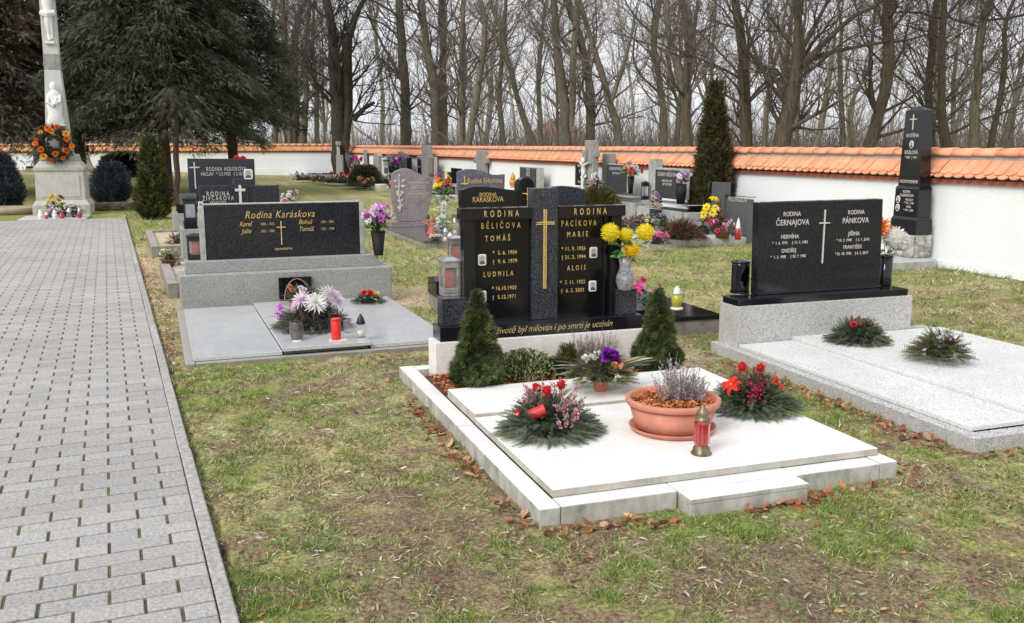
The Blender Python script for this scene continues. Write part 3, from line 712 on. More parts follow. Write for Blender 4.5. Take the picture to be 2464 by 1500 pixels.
conifer(atd(-30, HOR, 30) * [1, 1, 0], 9, 3.3, 2.0, 'conifer', 'brownish drooping evergreen cut by the left edge of the view', YEWB, 5, 230, .22, droop=.5, shape=lambda f: (1 - f) ** .5)
conifer(atd(190, HOR, 38) * [1, 1, 0] + [0, 0, .2], 10, 3.6, 2.2, 'conifer', 'dark evergreen filling the gap behind the tall stone crucifix', YEW * .75, 6, 220, .22, droop=.45, shape=lambda f: (1 - f) ** .5, dens=.8)
conifer(atd(560, HOR, 35) * [1, 1, 0], 11, 2.9, 2.5, 'conifer', 'greener evergreen showing its ragged right side against the sky', FIRG, 8, 170, .2, droop=.42, shape=lambda f: (1 - f) ** .5)

def shrub(loc, H, prof, name, label, cols, n, size, T=T_CYP, up=.8, stem=None, cat='shrub', group=None, roll=1.2, parent=None, inner=True, depth=.35, wob=.12, seed=1, mat=None, lump=.12):
    """foliage filling a turned outline prof(f) -> radius; deeper sprays are darker"""
    rs = np.random.RandomState(seed); t = parent or thing(name, label, cat, loc, rs.uniform(0, 6) if False else 0, group)
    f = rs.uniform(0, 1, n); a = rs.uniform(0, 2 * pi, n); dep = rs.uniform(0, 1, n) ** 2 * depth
    R_0 = np.array([prof(q) for q in f]); w_ = rs.uniform(.3, 1.0, n)
    sel = rs.uniform(size=n) < (R_0 / R_0.max()) ** .8; f, a, dep, R_0 = f[sel], a[sel], dep[sel], R_0[sel]; n = len(f)
    lum = fbm(a * 2.2 + 20, f * H / max(R_0.max(), .01) * 1.2, .9, seed, 3)
    rad = R_0 * (1 - dep) * (1 + (lum - .5) * lump * 4)
    P = np.stack([np.cos(a) * rad, np.sin(a) * rad, f * H + rs.normal(0, .01 * H, n)], 1)
    D = np.stack([np.cos(a), np.sin(a), np.full(n, up)], 1) + rs.normal(0, .35, (n, 3))
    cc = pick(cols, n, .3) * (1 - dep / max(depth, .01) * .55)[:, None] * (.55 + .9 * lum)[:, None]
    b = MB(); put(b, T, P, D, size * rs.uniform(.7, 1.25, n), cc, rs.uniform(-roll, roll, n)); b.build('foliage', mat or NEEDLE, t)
    s = MB(); s.tube([(0, 0, -.02), (0, 0, H * .35), (0, 0, H * .85)], [max(.012, H * .028), H * .02, H * .006], 6, (.10, .07, .05))
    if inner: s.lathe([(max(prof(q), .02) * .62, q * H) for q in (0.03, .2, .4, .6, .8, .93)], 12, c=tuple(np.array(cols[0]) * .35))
    s.build('stem', BARKM, t); return t
CY = [(.08, .085, .032), (.13, .125, .045), (.19, .11, .055), (.05, .06, .028), (.10, .105, .04)]
d = ray(1712, 500); p = CAM + d * (9.5 / d[0]); p[2] = 0; top = atd(1722, 203, (p - CAM).dot(FH))[2]
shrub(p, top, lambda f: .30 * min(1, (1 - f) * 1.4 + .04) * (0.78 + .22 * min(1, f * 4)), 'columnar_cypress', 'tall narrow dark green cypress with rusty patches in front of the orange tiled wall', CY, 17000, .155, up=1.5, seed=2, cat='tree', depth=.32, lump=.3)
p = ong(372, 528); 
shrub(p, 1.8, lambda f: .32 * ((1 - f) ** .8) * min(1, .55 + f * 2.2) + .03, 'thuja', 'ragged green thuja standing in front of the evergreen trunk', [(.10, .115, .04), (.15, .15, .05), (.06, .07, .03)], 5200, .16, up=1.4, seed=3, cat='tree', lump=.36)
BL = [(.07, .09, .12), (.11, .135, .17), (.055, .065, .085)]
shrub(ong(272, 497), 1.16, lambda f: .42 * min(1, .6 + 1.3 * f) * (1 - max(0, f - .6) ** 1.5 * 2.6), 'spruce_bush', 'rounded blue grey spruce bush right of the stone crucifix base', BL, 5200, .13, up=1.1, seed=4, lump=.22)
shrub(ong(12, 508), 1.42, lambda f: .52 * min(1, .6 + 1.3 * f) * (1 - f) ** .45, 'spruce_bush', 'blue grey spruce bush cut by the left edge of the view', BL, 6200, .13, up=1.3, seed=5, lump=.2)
shrub(ong(300, 424), 1.05, lambda f: 1.0 * (1 - f * f) ** .5, 'yew_bush', 'low dark domed bush half hidden behind the blue spruce bush', [(.04, .045, .03), (.07, .07, .045)], 4500, .16, up=.7, seed=6)
b = MB(); c = ong(275, 505); n = 1500; a = NR.uniform(0, 6.28, n); r = NR.uniform(.36, .56, n)
put(b, T_BLADE, np.stack([np.cos(a) * r, np.sin(a) * r, NR.uniform(0, .16, n)], 1), np.stack([-np.sin(a), np.cos(a), NR.uniform(-.4, .4, n)], 1), NR.uniform(.10, .22, n), pick([(.30, .25, .15), (.20, .15, .09), (.36, .31, .20)], n), NR.uniform(0, 6, n))
b.lathe([(.40, 0), (.52, .02), (.52, .15), (.44, .18), (.3, .12)], 24, c=(.15, .11, .07)); tag(b.build('straw_ring', DRYM, loc=c), 'ring of matted straw around the foot of the blue spruce bush', 'plant ring')
c = ong(18, 515); b = MB(); b.lathe([(.62, 0), (.66, .09), (.66, .15), (.60, .17), (.5, .13)], 36, c=(.42, .33, .24)); tag(b.build('planter_ring', attr('concrete_ring', .9, 0, .2, .3, 20), smooth=True, bev=0, loc=c), 'round tan planter ring under the leftmost spruce bush', 'planter')

# small clipped cones in the central grave bed
def cone_spruce(px, py, topy, z, wpx, label, seed):
    p = on(px, py, z); Z = (p - CAM).dot(FW); top = atd(px, topy, (p - CAM).dot(FH))[2]; H = top - z; R = wpx / 2 * Z / FP
    return shrub(p, H, lambda f: R * ((1 - f) ** .9 * .98 + .03) * (1 - .25 * max(0, .12 - f) / .12), 'dwarf_spruce', label, [(.07, .11, .04), (.13, .17, .06), (.20, .22, .085), (.05, .08, .03)], 8000, .040, T=T_TUFT, up=.9, seed=seed, group='pair of small cone spruces on the central grave', lump=.34, depth=.2)

# ------------------------------------------------------------------ stones
BLACK = granite('black_granite', (.010, .010, .013), [(.012, .012, .016), (.02, .02, .026)], .08, 260, .7)
BLACKP = granite('black_granite_panel', (.006, .006, .008), [(.008, .008, .01)], .10, 200, .8, spec=.45)
SPECK = granite('blue_speckled_granite', (.016, .017, .023), [(.05, .055, .07), (.09, .10, .125), (.02, .022, .03)], .16, 210, .42)
SPECK2 = granite('dark_speckled_granite', (.010, .010, .013), [(.028, .028, .034), (.055, .055, .062)], .15, 230, .5, spec=.4)
TERR = granite('terrazzo', (.62, .62, .62), [(.30, .30, .31), (.16, .16, .17), (.42, .41, .40)], .7, 170, .52, stain_shade=(.40, .39, .34), stain_amt=.3, bmp=.3)
TERRG = granite('grey_terrazzo', (.42, .43, .43), [(.20, .21, .21), (.55, .56, .55), (.12, .12, .12)], .85, 150, .45, stain_shade=(.22, .22, .18), stain_amt=.45, bmp=.4)
TERRW = granite('white_terrazzo_slab', (.80, .80, .79), [(.50, .50, .50), (.66, .66, .65), (.34, .34, .34)], .45, 190, .62, stain_shade=(.55, .54, .50), stain_amt=.2)
GREYG = granite('polished_grey_granite', (.60, .62, .64), [(.42, .43, .44), (.70, .71, .72), (.30, .305, .31)], .16, 300, .42, spec=.7)
LIME = weathered('white_limestone', (.82, .81, .785), (.25, .24, .19), .75, None, 1.0, 1.0, .3, 3.2, topd=.22, grain=.08, side_shade=.46)
LIMEC = weathered('cream_limestone', (.84, .82, .78), (.48, .45, .37), .8, None, .55, .6, .3, 2, side_shade=.05)
CONC = weathered('grey_concrete', (.40, .395, .375), (.15, .145, .12), .95, None, .9, .9, .6, 3)
CONCM = weathered('mossy_concrete', (.36, .34, .30), (.14, .125, .10), .95, (.17, .19, .05), .9, .9, .6, 3)
CONCL = weathered('pale_concrete', (.52, .52, .50), (.20, .20, .18), .95, None, .9, .9, .6, 4)
MONU = weathered('monument_sandstone', (.58, .575, .52), (.30, .30, .24), .9, (.32, .34, .17), .8, .8, .5, 2.2)
WHITEST = weathered('white_marble', (.82, .82, .80), (.5, .5, .48), .6, None, .4, .5, .3, 5)
PURP = granite('purple_granite', (.27, .225, .235), [(.37, .32, .335), (.18, .145, .165), (.46, .41, .41)], .25, 90, .4, low=.45)
BLUEG = granite('blue_swirl_granite', (.10, .10, .15), [(.20, .20, .28), (.06, .06, .09), (.28, .27, .33)], .2, 80, .4, low=.5)
GREYD = granite('dull_grey_granite', (.10, .10, .11), [(.16, .16, .17), (.06, .06, .065)], .35, 200, .45)
RUBM = attr('rubble_stone', .9, 0, .2, .4, 14, .8)
GOLD = plain('gold_lettering', (.78, .55, .20), .35, .6, .15, 60, 0); GOLDP = plain('worn_gold_paint', (.62, .47, .22), .5, .3, .3, 90, 0)
SILV = plain('silver_lettering', (.68, .66, .60), .4, .3, .15, 60, 0); GREYL = plain('grey_lettering', (.5, .5, .5), .6, 0, .2, 60, 0)
BRASS = plain('aged_brass', (.20, .165, .105), .45, .7, .35, 30, .3); STEEL = plain('brushed_steel', (.55, .55, .54), .3, .9, .1, 40, .1); DARKM = plain('dark_metal', (.03, .03, .035), .4, .5, .2, 40, .2)
WAX = plain('red_wax', (.62, .03, .03), .5, 0, .15, 30, .1); WAXW = plain('white_wax', (.8, .77, .68), .5); REDG = glass('red_glass', (.40, .006, .012), .18, 1.0); CLEAR = glass('clear_glass', (.55, .6, .6), .05, .16)
SMOKE = glass('smoked_glass', (.10, .09, .08), .1, .75); YELG = glass('yellow_green_glass', (.66, .70, .04), .1, .62)
WPLAS = plain('white_plastic', (.78, .78, .76), .4, 0, .05); BPLAS = plain('black_plastic', (.012, .012, .014), .6, 0, .1, spec=.25); RPLAS = plain('red_plastic', (.75, .03, .02), .35, 0, .08)
TERRA = plain('terracotta_plastic', (.53, .205, .13), .55, 0, .14, 9, .15); TERRA2 = plain('orange_pot', (.55, .17, .09), .55)
CERAM = plain('white_ceramic', (.82, .81, .78), .2, 0, .04, 10, 0, coat=.4); PHG = plain('portrait_grey', (.45, .44, .42), .5); PHD = plain('portrait_dark', (.07, .07, .07), .5)
MARBV = granite('grey_marble_vase', (.30, .30, .33), [(.46, .45, .47), (.16, .16, .19), (.38, .34, .36)], .2, 70, .4, low=.4)
SANDM = plain('grave_sand', (.52, .42, .30), 1, 0, .15, 12, .8)

def text(par, s, x, y, z, size, mat, align='CENTER', xs=1.0, sp=1.0, shear=0.0, ext=.0015, rot=0, off=0.0, name='lettering'):
    cu = bpy.data.curves.new(name, 'FONT'); cu.body = s; cu.size = size; cu.align_x = align; cu.space_character = sp; cu.shear = shear
    cu.extrude = ext; cu.offset = off; cu.resolution_u = 3; cu.materials.append(mat)
    o = bpy.data.objects.new(name, cu); COL.objects.link(o); o.parent = par; o.location = (x, y, z); o.rotation_euler = (pi / 2, rot, 0); o.scale = (xs, 1, 1); return o
def cross_(par, x, y, ztop, zbot, zarm, half, w, mat, d=.012, name='cross', flare=False):
    b = MB(); b.box(x - w / 2, x + w / 2, y - d, y + .001, zbot, ztop); b.box(x - half, x + half, y - d - .002, y + .001, zarm - w / 2, zarm + w / 2)
    return b.build(name, mat, par, bev=min(.003, w * .2))
def portrait(par, x, y, z, w=.062, h=.082, oval=False):
    t = MB(); n = 20
    if oval: pts = [(x + cos(a) * w / 2, z + sin(a) * h / 2) for a in [2 * pi * i / n for i in range(n)]]
    else:
        r = w * .2; pts = []
        for cx, cz, a0 in ((w / 2 - r, h / 2 - r, 0), (-w / 2 + r, h / 2 - r, 90), (-w / 2 + r, -h / 2 + r, 180), (w / 2 - r, -h / 2 + r, 270)):
            pts += [(x + cx + r * cos(radians(a0 + q)), z + cz + r * sin(radians(a0 + q))) for q in (0, 30, 60, 90)]
    t.front(pts[::1], y - .008, y); o = t.build('portrait', CERAM, par, bev=.002)
    b = MB(); k = [(x + (px - x) * .78, z + (pz - z) * .80) for px, pz in pts]; b.front(k, y - .0095, y - .008, m=0)
    hd = [(x + cos(a) * w * .17, z + h * .10 + sin(a) * h * .17) for a in [2 * pi * i / 14 for i in range(14)]]; b.front(hd, y - .0105, y - .0095, m=1)
    fc = [(x + cos(a) * w * .12, z + h * .075 + sin(a) * h * .13) for a in [2 * pi * i / 14 for i in range(14)]]; b.front(fc, y - .0112, y - .0105, m=0)
    sh = [(x - w * .33, z - h * .36), (x + w * .33, z - h * .36), (x + w * .28, z - h * .18), (x + w * .1, z - h * .08), (x - w * .1, z - h * .08), (x - w * .28, z - h * .18)]; b.front(sh, y - .0103, y - .0095, m=1)
    q = b.build('portrait_picture', [PHG, PHD], o); return o

# ---- central grave: local origin at its front left ground corner
CG = np.array([1.425, 3.715, 0]); g = thing('grave', 'white limestone double grave with black two panel headstone and tall gold cross, nearest the camera', 'grave', CG)
def lx(x): return x - CG[0]
def ly(y): return y - CG[1]
b = MB(); W = 1.985; KH = .087
b.box(0, .105, 1.34, 2.9, -.05, KH); b.box(0, .105, .0, 1.336, -.05, KH - .002)
b.box(W - .105, W, 0, 2.9, -.05, KH); b.box(.108, .70, 0, .12, -.05, KH - .001); b.box(1.36, W - .108, 0, .12, -.05, KH - .003); b.box(.703, 1.357, .01, .12, -.05, KH - .001)
b.box(.108, W - .108, 2.78, 2.9, -.05, KH - .002)
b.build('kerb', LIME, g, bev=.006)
b = MB(); b.box(.708, 1.352, -.115, .008, -.05, .058); b.build('step_block', LIME, g, bev=.004)
b = MB(); b.box(.704, 1.356, -.118, .010, .060, .084); b.build('step_plate', LIME, g, bev=.003)
MB().box(.106, W - .035, .106, 1.345, .0885, .1265).build('cover_slab', weathered('white_slab', (.84, .83, .80), (.27, .25, .19), .65, None, .9, 1, .2, 2.2, topd=.26, grain=.08, side_shade=.60), g, bev=.004)
MB().box(.108, W - .033, 1.347, 1.945, .0885, .1460).build('cover_slab', MATS['white_slab'], g, bev=.004)
b = MB(); b.box(.19, 1.825, 2.555, 2.76, .02, .319); b.build('plinth', LIMEC, g, bev=.004)
# headstone group
hs_y = ly(6.29)
b = MB(); b.box(lx(1.655), lx(3.245), hs_y, hs_y + .205, .3205, .424); base = b.build('base_stone', BLACK, g, bev=.003)
text(base, 'Kdo v životě byl milován i po smrti je uctíván', lx(2.45), hs_y - .003, .352, .071, GOLDP, shear=.35, xs=.83, sp=1.0, off=-.0006)
for x0, x1 in ((1.685, 1.865), (3.048, 3.218)):
    b = MB(); b.box(lx(x0), lx(x1), hs_y + .045, hs_y + .185, .4245, .612); q = b.build('pedestal', SPECK, g, bev=.003)
    MB().box(lx(x0) - .004, lx(x1) + .004, hs_y + .04, hs_y + .19, .6125, .622).build('pedestal_top', SPECK, q, bev=.002)
b = MB(); b.box(lx(2.372), lx(2.575), hs_y + .068, hs_y + .165, .4245, 1.388); sh = b.build('cross_pillar', SPECK, g, bev=.003)
b = MB(); gy_ = hs_y + .068
for dx, m_ in ((0, .0), ):
    b.box(lx(2.458), lx(2.470), gy_ - .008, gy_ + .001, .655, 1.238); b.box(lx(2.474), lx(2.482), gy_ - .012, gy_ + .001, .652, 1.235)
    b.box(lx(2.405), lx(2.541), gy_ - .013, gy_ + .001, 1.138, 1.146); b.box(lx(2.400), lx(2.546), gy_ - .010, gy_ + .001, 1.125, 1.133)
b.build('gold_cross', GOLD, sh, bev=.0015)
for side, (x0, x1) in enumerate(((1.855, 2.370), (2.577, 3.092))):
    b = MB(); b.box(lx(x0) - (.022 if side == 0 else -.0), lx(x1) + (.022 if side else 0), hs_y + .055, hs_y + .165, 1.175, 1.255); li = b.build('lintel', SPECK2 if 0 else BLACK, g, bev=.003)
    text(li, 'RODINA', lx((x0 + x1) / 2) + (.02 if side == 0 else -.01), hs_y + .053, 1.192, .066, GOLD, xs=.60, sp=2.1, off=.0004)
    b = MB(); xo0, xo1 = (x0, x0 + .085) if side == 0 else (x1 - .085, x1); b.box(lx(xo0), lx(xo1), hs_y + .07, hs_y + .16, .4245, 1.1745); b.build('column', BLACK, g, bev=.003)
    if side == 0: px0, px1 = x0 + .086, x1 - .001
    else: px0, px1 = x0 + .001, x1 - .086
    b = MB(); b.box(lx(px0), lx(px1), hs_y + .105, hs_y + .155, .4245, 1.1742); pn = b.build('inscription_panel', BLACKP, g)
    if side: MB().box(lx(2.955), lx(2.972), hs_y + .088, hs_y + .1045, .4245, 1.1742).build('panel_rib', BLACK, pn, bev=.002)
    if side == 0:
        L = [('BĚLIČOVA', 2.145, 1.105, .060, .62, 1.95), ('TOMÁŠ', 2.12, 1.015, .056, .66, 1.9), ('*  5. 6. 1904', 2.175, .915, .040, .82, 1.12), ('†  9. 6. 1979', 2.175, .852, .040, .82, 1.12), ('LUDMILA', 2.125, .757, .052, .66, 1.85), ('* 16.10.1903', 2.17, .655, .040, .82, 1.12), ('†  5.12.1971', 2.17, .59, .040, .82, 1.12)]
        PO = [(2.0, .868), (2.0, .602)]
    else:
        L = [('PACÍKOVA', 2.755, 1.105, .060, .60, 1.85), ('MARIE', 2.745, 1.025, .056, .66, 1.9), ('* 11. 9. 1926', 2.715, .924, .040, .82, 1.12), ('† 21. 2. 1994', 2.715, .862, .040, .82, 1.12), ('ALOIS', 2.74, .775, .052, .66, 1.85), ('*  7. 11. 1922', 2.71, .672, .040, .82, 1.12), ('†  6. 3. 2003', 2.71, .61, .040, .82, 1.12)]
        PO = [(2.875, .888), (2.872, .634)]
    for s_, x, z, sz, xs_, sp in L: text(pn, s_, lx(x), hs_y + .1045, z, sz, GOLD, xs=xs_, sp=sp, off=.0005)
    for x, z in PO: portrait(pn, lx(x), hs_y + .105, z + .014)

# ---- left grave
LG = np.array([-.066, 7.437, 0]); rl = .035; g = thing('grave', 'wide grey granite grave left of centre with long black headstone between concrete posts', 'grave', LG, .028)
b = MB(); b.box(0, .075, 0, 2.7, -.08, .035); b.box(.078, 2.22, 0, .075, -.08, .034); b.box(2.145, 2.22, .078, 2.7, -.08, .035); b.box(.078, 2.142, 2.35, 2.6, -.08, .034); b.build('kerb', CONCM, g, bev=.006)
b = MB(); b.box(.062, .742, .07, 2.42, .0365, .067); b.build('cover_slab', GREYG, g, bev=.003)
b = MB(); b.box(.745, 1.46, .035, 2.36, .0685, .0985); b.build('cover_slab', GREYG, g, bev=.003)
b = MB(); b.box(1.463, 2.17, .07, 2.50, .0365, .0675); b.build('cover_slab', GREYG, g, bev=.003)
b = MB(); b.box(.76, 1.44, .10, 2.30, .0355, .0680); b.build('slab_bedding', CONCM, g)
b = MB(); b.box(.05, 2.235, 2.52, 3.0, -.05, .383); b.build('plinth', TERRG, g, bev=.006)
b = MB(); b.box(.11, 2.13, 2.68, 2.98, .384, .505); b.build('plinth_step', TERRG, g, bev=.005)
for x0, x1 in ((.275, .33), (1.955, 2.01)): MB().box(x0, x1, 2.79, 2.93, .506, 1.062).build('post', CONCL, g, bev=.004)
b = MB(); b.box(.331, 1.954, 2.80, 2.90, .506, 1.078); hd = b.build('headstone', SPECK2, g, bev=.004)
MB().box(.326, 1.959, 2.797, 2.903, 1.079, 1.090).build('headstone_cap', CONCL, hd, bev=.002)
y = 2.799
text(hd, 'Rodina Karáskova', 1.10, y, .93, .112, GOLD, shear=.32, xs=.80, sp=1.12, off=-.0003)
for s_, x, z in (('Karel', .74, .85), ('Julie', .745, .775), ('Bohuš', 1.365, .855), ('Tomáš', 1.37, .78)): text(hd, s_, x, y, z, .072, GOLD, 'CENTER', xs=.8, shear=.3)
for s_, x, z in (('1889 – 1972', .965, .853), ('1895 – 1985', .965, .778), ('1929 – 1995', 1.60, .858), ('1952 – 1998', 1.60, .783)): text(hd, s_, x, y, z, .040, GOLD, xs=.72)
text(hd, 'vzpomínáme', 1.12, y, .585, .044, GOLDP, shear=.35, xs=.85); cross_(hd, 1.107, y, .895, .640, .828, .045, .010, GOLDP)
portrait(g, .303, 2.80, 1.095, .05, .05)
b = MB(); b.box(1.02, 1.36, 2.485, 2.519, .10, .325); b.build('inscription_plate', BLACKP, g, bev=.003)

# ---- right grave
RG = np.array([4.085, 3.88, 0]); g = thing('grave', 'pale speckled terrazzo grave at the right with one broad black headstone and silver lettering', 'grave', RG, .003)
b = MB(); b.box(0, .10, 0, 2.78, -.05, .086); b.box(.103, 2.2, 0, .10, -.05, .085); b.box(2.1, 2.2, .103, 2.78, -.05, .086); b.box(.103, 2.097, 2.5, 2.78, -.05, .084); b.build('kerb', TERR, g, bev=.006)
MB().box(.075, .585, .104, 2.475, .0875, .115).build('cover_slab', TERRW, g, bev=.004)
MB().box(.588, 1.15, .104, 2.54, .0875, .142).build('cover_slab', TERRW, g, bev=.004)
MB().box(1.153, 2.12, .12, 2.475, .0875, .128).build('cover_slab', TERRW, g, bev=.004)
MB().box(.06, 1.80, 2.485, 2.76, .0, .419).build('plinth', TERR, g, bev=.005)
b = MB(); b.box(.068, 1.44, 2.51, 2.73, .420, .475); b.box(1.442, 1.765, 2.508, 2.73, .420, .476); bs = b.build('base_stone', BLACK, g, bev=.003)
b = MB(); b.front([(.335, .4765), (1.575, .4765), (1.548, 1.243), (.318, 1.236)], 2.64, 2.735); hd = b.build('headstone', SPECK2 if 0 else granite('dark_blue_granite', (.010, .011, .016), [(.022, .024, .032), (.034, .036, .048)], .07, 230, .6), g, bev=.004)
y = 2.637
for s_, x, z, sz in (('RODINA', .635, 1.12, .052), ('ČERNAJOVA', .645, 1.045, .068), ('HERMÍNA', .625, .935, .048), ('*  1. 6. 1914     † 13. 3. 1983', .63, .89, .034), ('ONDŘEJ', .62, .82, .046), ('*  1. 3. 1908     † 20. 7. 1985', .62, .775, .034),
                     ('RODINA', 1.275, 1.12, .052), ('PÁNKOVA', 1.275, 1.045, .068), ('JIŘINA', 1.265, .94, .048), ('* 10. 3. 1948     † 3. 1. 2010', 1.26, .892, .034), ('FRANTIŠEK', 1.26, .828, .046), ('* 25. 10. 1942    † 6. 2. 2017', 1.255, .778, .034)):
    text(hd, s_, x, y, z, sz, SILV, xs=.82, sp=1.05)
cross_(hd, .955, y, 1.165, .715, 1.055, .052, .010, SILV)

# ---- black arched grave behind the monument
Y0 = 8.05
def blk(px0, px1, ztop_px, Y): return at(px0, ztop_px, Y), at(px1, ztop_px, Y)
fr = on(1728, 797, .0); fl = on(1045, 840, 0)
kx1 = at(1728, 797, 9.2)[0]
q = on(1728, 797, 0); G4 = np.array([2.10, 9.36, 0]); 
R1 = on(1730, 799, 0)
g = thing('grave', 'polished black grave with arched double headstone and small gold crucifix, behind the central one', 'grave', (R1[0] - 2.15, R1[1], 0), 0)
b = MB(); b.box(0, 2.15, 0, 2.35, -.05, .125); b.build('foundation', CONCM, g, bev=.004)
b = MB(); b.box(-.01, 2.16, -.012, 2.36, .126, .168); b.build('base_slab', BLACK, g, bev=.004)
b = MB(); b.box(1.06, 1.80, .25, 2.0, .1685, .20); b.box(.22, .98, .25, 2.0, .1685, .20); b.build('cover_slab', GREYD if 0 else BLACK, g, bev=.004)
GX, GY = R1[0] - 2.15, R1[1]; Yh = GY + 2.02
def hz(x, y, Y=None): p = at(x, y, Y or Yh); return p[0] - GX, p[2]
b = MB(); b.box(-.01, 2.16, 2.0, 2.35, .169, .30); b.build('base_stone', BLACK, g, bev=.004)
def arcpts(pxs): return [hz(*p) for p in pxs]
p0 = hz(1110, 470); p1 = hz(1245, 470)
pts = [(p0[0], .301), (p1[0] + .04, .301)] + arcpts([(1250, 459), (1228, 457), (1200, 453), (1170, 449), (1148, 449), (1130, 452), (1110, 458)])
b = MB(); b.front(pts, 2.03, 2.13); h1 = b.build('headstone_wing', BLACK, g, bev=.004)
text(h1, 'RODINA', hz(1175, 470)[0], 2.028, hz(1175, 473)[1], .058, GOLD, xs=.85); text(h1, 'KARÁSKOVA', hz(1175, 470)[0], 2.028, hz(1175, 486.5)[1], .082, GOLD, xs=.72)
pts = [(hz(1335, 470)[0], .301), (hz(1407, 470)[0], .301)] + arcpts([(1409, 457), (1396, 453), (1375, 449), (1355, 448), (1335, 450)])
MB().front(pts, 2.03, 2.13).build('headstone_wing', SPECK, g, bev=.004)
xa, xb = hz(1247, 470)[0], hz(1286, 470)[0]; zc = hz(1266, 427)[1]; R_a = (xb - xa) / 2
pts = [(xa, .301), (xb, .301)] + [((xa + xb) / 2 + cos(a) * R_a, zc - R_a + sin(a) * R_a) for a in np.linspace(0, pi, 13)]
MB().front(pts, 2.02, 2.15).build('headstone_centre', BLACK, g, bev=.004)
xm, zt = hz(1271, 462); 
def crucifix(par, x, y, zt, zb, sc, matc, matf, name='crucifix'):
    b = MB(); b.box(x - .012 * sc, x + .012 * sc, y - .012 * sc, y, zb, zt); za = zt - .12 * sc; b.box(x - .12 * sc, x + .12 * sc, y - .013 * sc, y - .001, za - .012 * sc, za + .012 * sc); c = b.build(name, matc, par, bev=.002 * sc)
    f = MB(); yy = y - .03 * sc
    f.tube([(x, yy, za - .30 * sc), (x + .004 * sc, yy - .012 * sc, za - .20 * sc), (x, yy, za - .11 * sc), (x, yy, za - .06 * sc), (x, yy, za - .01 * sc)], np.array([.009, .014, .020, .026, .014]) * sc, 8)
    for s_ in (-1, 1): f.tube([(x, yy, za - .025 * sc), (x + s_ * .05 * sc, yy, za - .01 * sc), (x + s_ * .115 * sc, yy + .01 * sc, za + .005 * sc)], np.array([.012, .009, .006]) * sc, 6)
    f.ball((x + .006 * sc, yy - .008 * sc, za + .02 * sc), .02 * sc, 8, sz=1.25); f.tube([(x - .028 * sc, yy, za - .13 * sc), (x + .03 * sc, yy, za - .115 * sc)], [.018 * sc] * 2, 6)
    f.build('figure', matf, c, smooth=True); return c
crucifix(g, hz(1268, 480)[0], 2.0, hz(1268, 452)[1], hz(1268, 500)[1], .5, GOLD, GOLD)

# ---- purple heart shaped stone
F0 = on(1133, 662 - 50 + 0, 0)
def on2(x, y): return on(x, y, 0)
zr_ = lambda u, v: (625 + .28536 * u, 312.5 + .28536 * v)
fc = on(*zr_(1392, 1002), 0)
g = thing('grave', 'purple brown granite grave with heart topped headstone and engraved flower', 'grave', (fc[0], fc[1], 0), .02)
bk = on(*zr_(1100, 862), .12); dpt = 3.0
b = MB(); b.box(-.0, 1.15, 0, 3.0, -.05, .10); b.build('foundation', CONC, g, bev=.005)
b = MB(); b.box(-.02, 1.17, -.02, 3.0, .101, .135); b.build('cover_slab', granite('purple_slab', (.16, .135, .145), [(.22, .19, .2), (.11, .09, .1)], .15, 120, .4, low=.3), g, bev=.004)
Yp = fc[1] + 2.62
def hp(u, v, Y=None): p = at(*zr_(u, v), Y or Yp); return p[0] - fc[0] , p[2]
b = MB(); a0 = hp(1125, 780); a1 = hp(1425, 780); b.box(a0[0], a1[0], 2.56, 2.86, .136, max(.2, a0[1])); b.build('base_stone', PURP, g, bev=.004)
pts = [hp(*q) for q in ((1190, 772), (1415, 772), (1447, 690), (1478, 560), (1488, 400), (1450, 395), (1400, 384), (1350, 362), (1310, 340), (1270, 327), (1230, 327), (1200, 336), (1165, 355), (1138, 378), (1140, 470), (1142, 600), (1165, 680))]
b = MB(); b.front(pts, 2.62, 2.74); hd = b.build('headstone', PURP, g, bev=.006)
for s_, v, z in (('ANNA DVOŘÁKOVÁ', 455, .03), ('* 28.3.1936  † 2.3.2008', 478, .024), ('JOSEF DVOŘÁK', 500, .03), ('* 1.2.1930  † 5.4.1999', 525, .024), ('MARIE SLÁDEČKOVÁ', 550, .03), ('* 4.1.1928  † 7.6.2009', 575, .024)):
    x, z_ = hp(1362, v); text(hd, s_, x, 2.617, z_, .060 if z == .03 else .045, SILV, xs=.72)
fl = MB(); x, z = hp(1200, 570); P = np.array([(hp(*q)[0], 2.614, hp(*q)[1]) for q in ((1205, 690), (1208, 620), (1195, 540), (1198, 470), (1197, 400))]); fl.tube(P, .012, 5)
for u_, v_, du, dv in ((1197, 400, 0, -25), (1180, 440, -28, -18), (1215, 440, 28, -18), (1190, 475, -30, 5), (1205, 475, 35, 2), (1198, 510, -28, 22), (1200, 510, 30, 20), (1200, 560, -22, -22), (1203, 560, 20, -24), (1205, 610, -22, -20), (1207, 610, 20, -20), (1208, 660, 22, -30), (1206, 670, -24, -26)):
    a = np.array([hp(u_, v_)]); e = np.array([hp(u_ + du, v_ + dv)]); d = e - a; put(fl, T_LEAF, np.array([[a[0, 0], 2.616, a[0, 1]]]), np.array([[d[0, 0], 0, d[0, 1]]]), np.linalg.norm(d) * 1.3, (1, 1, 1), np.array([pi / 2]), wide=1.3)
fl.build('engraved_flower', plain('engraving', (.50, .50, .54), .8), hd)

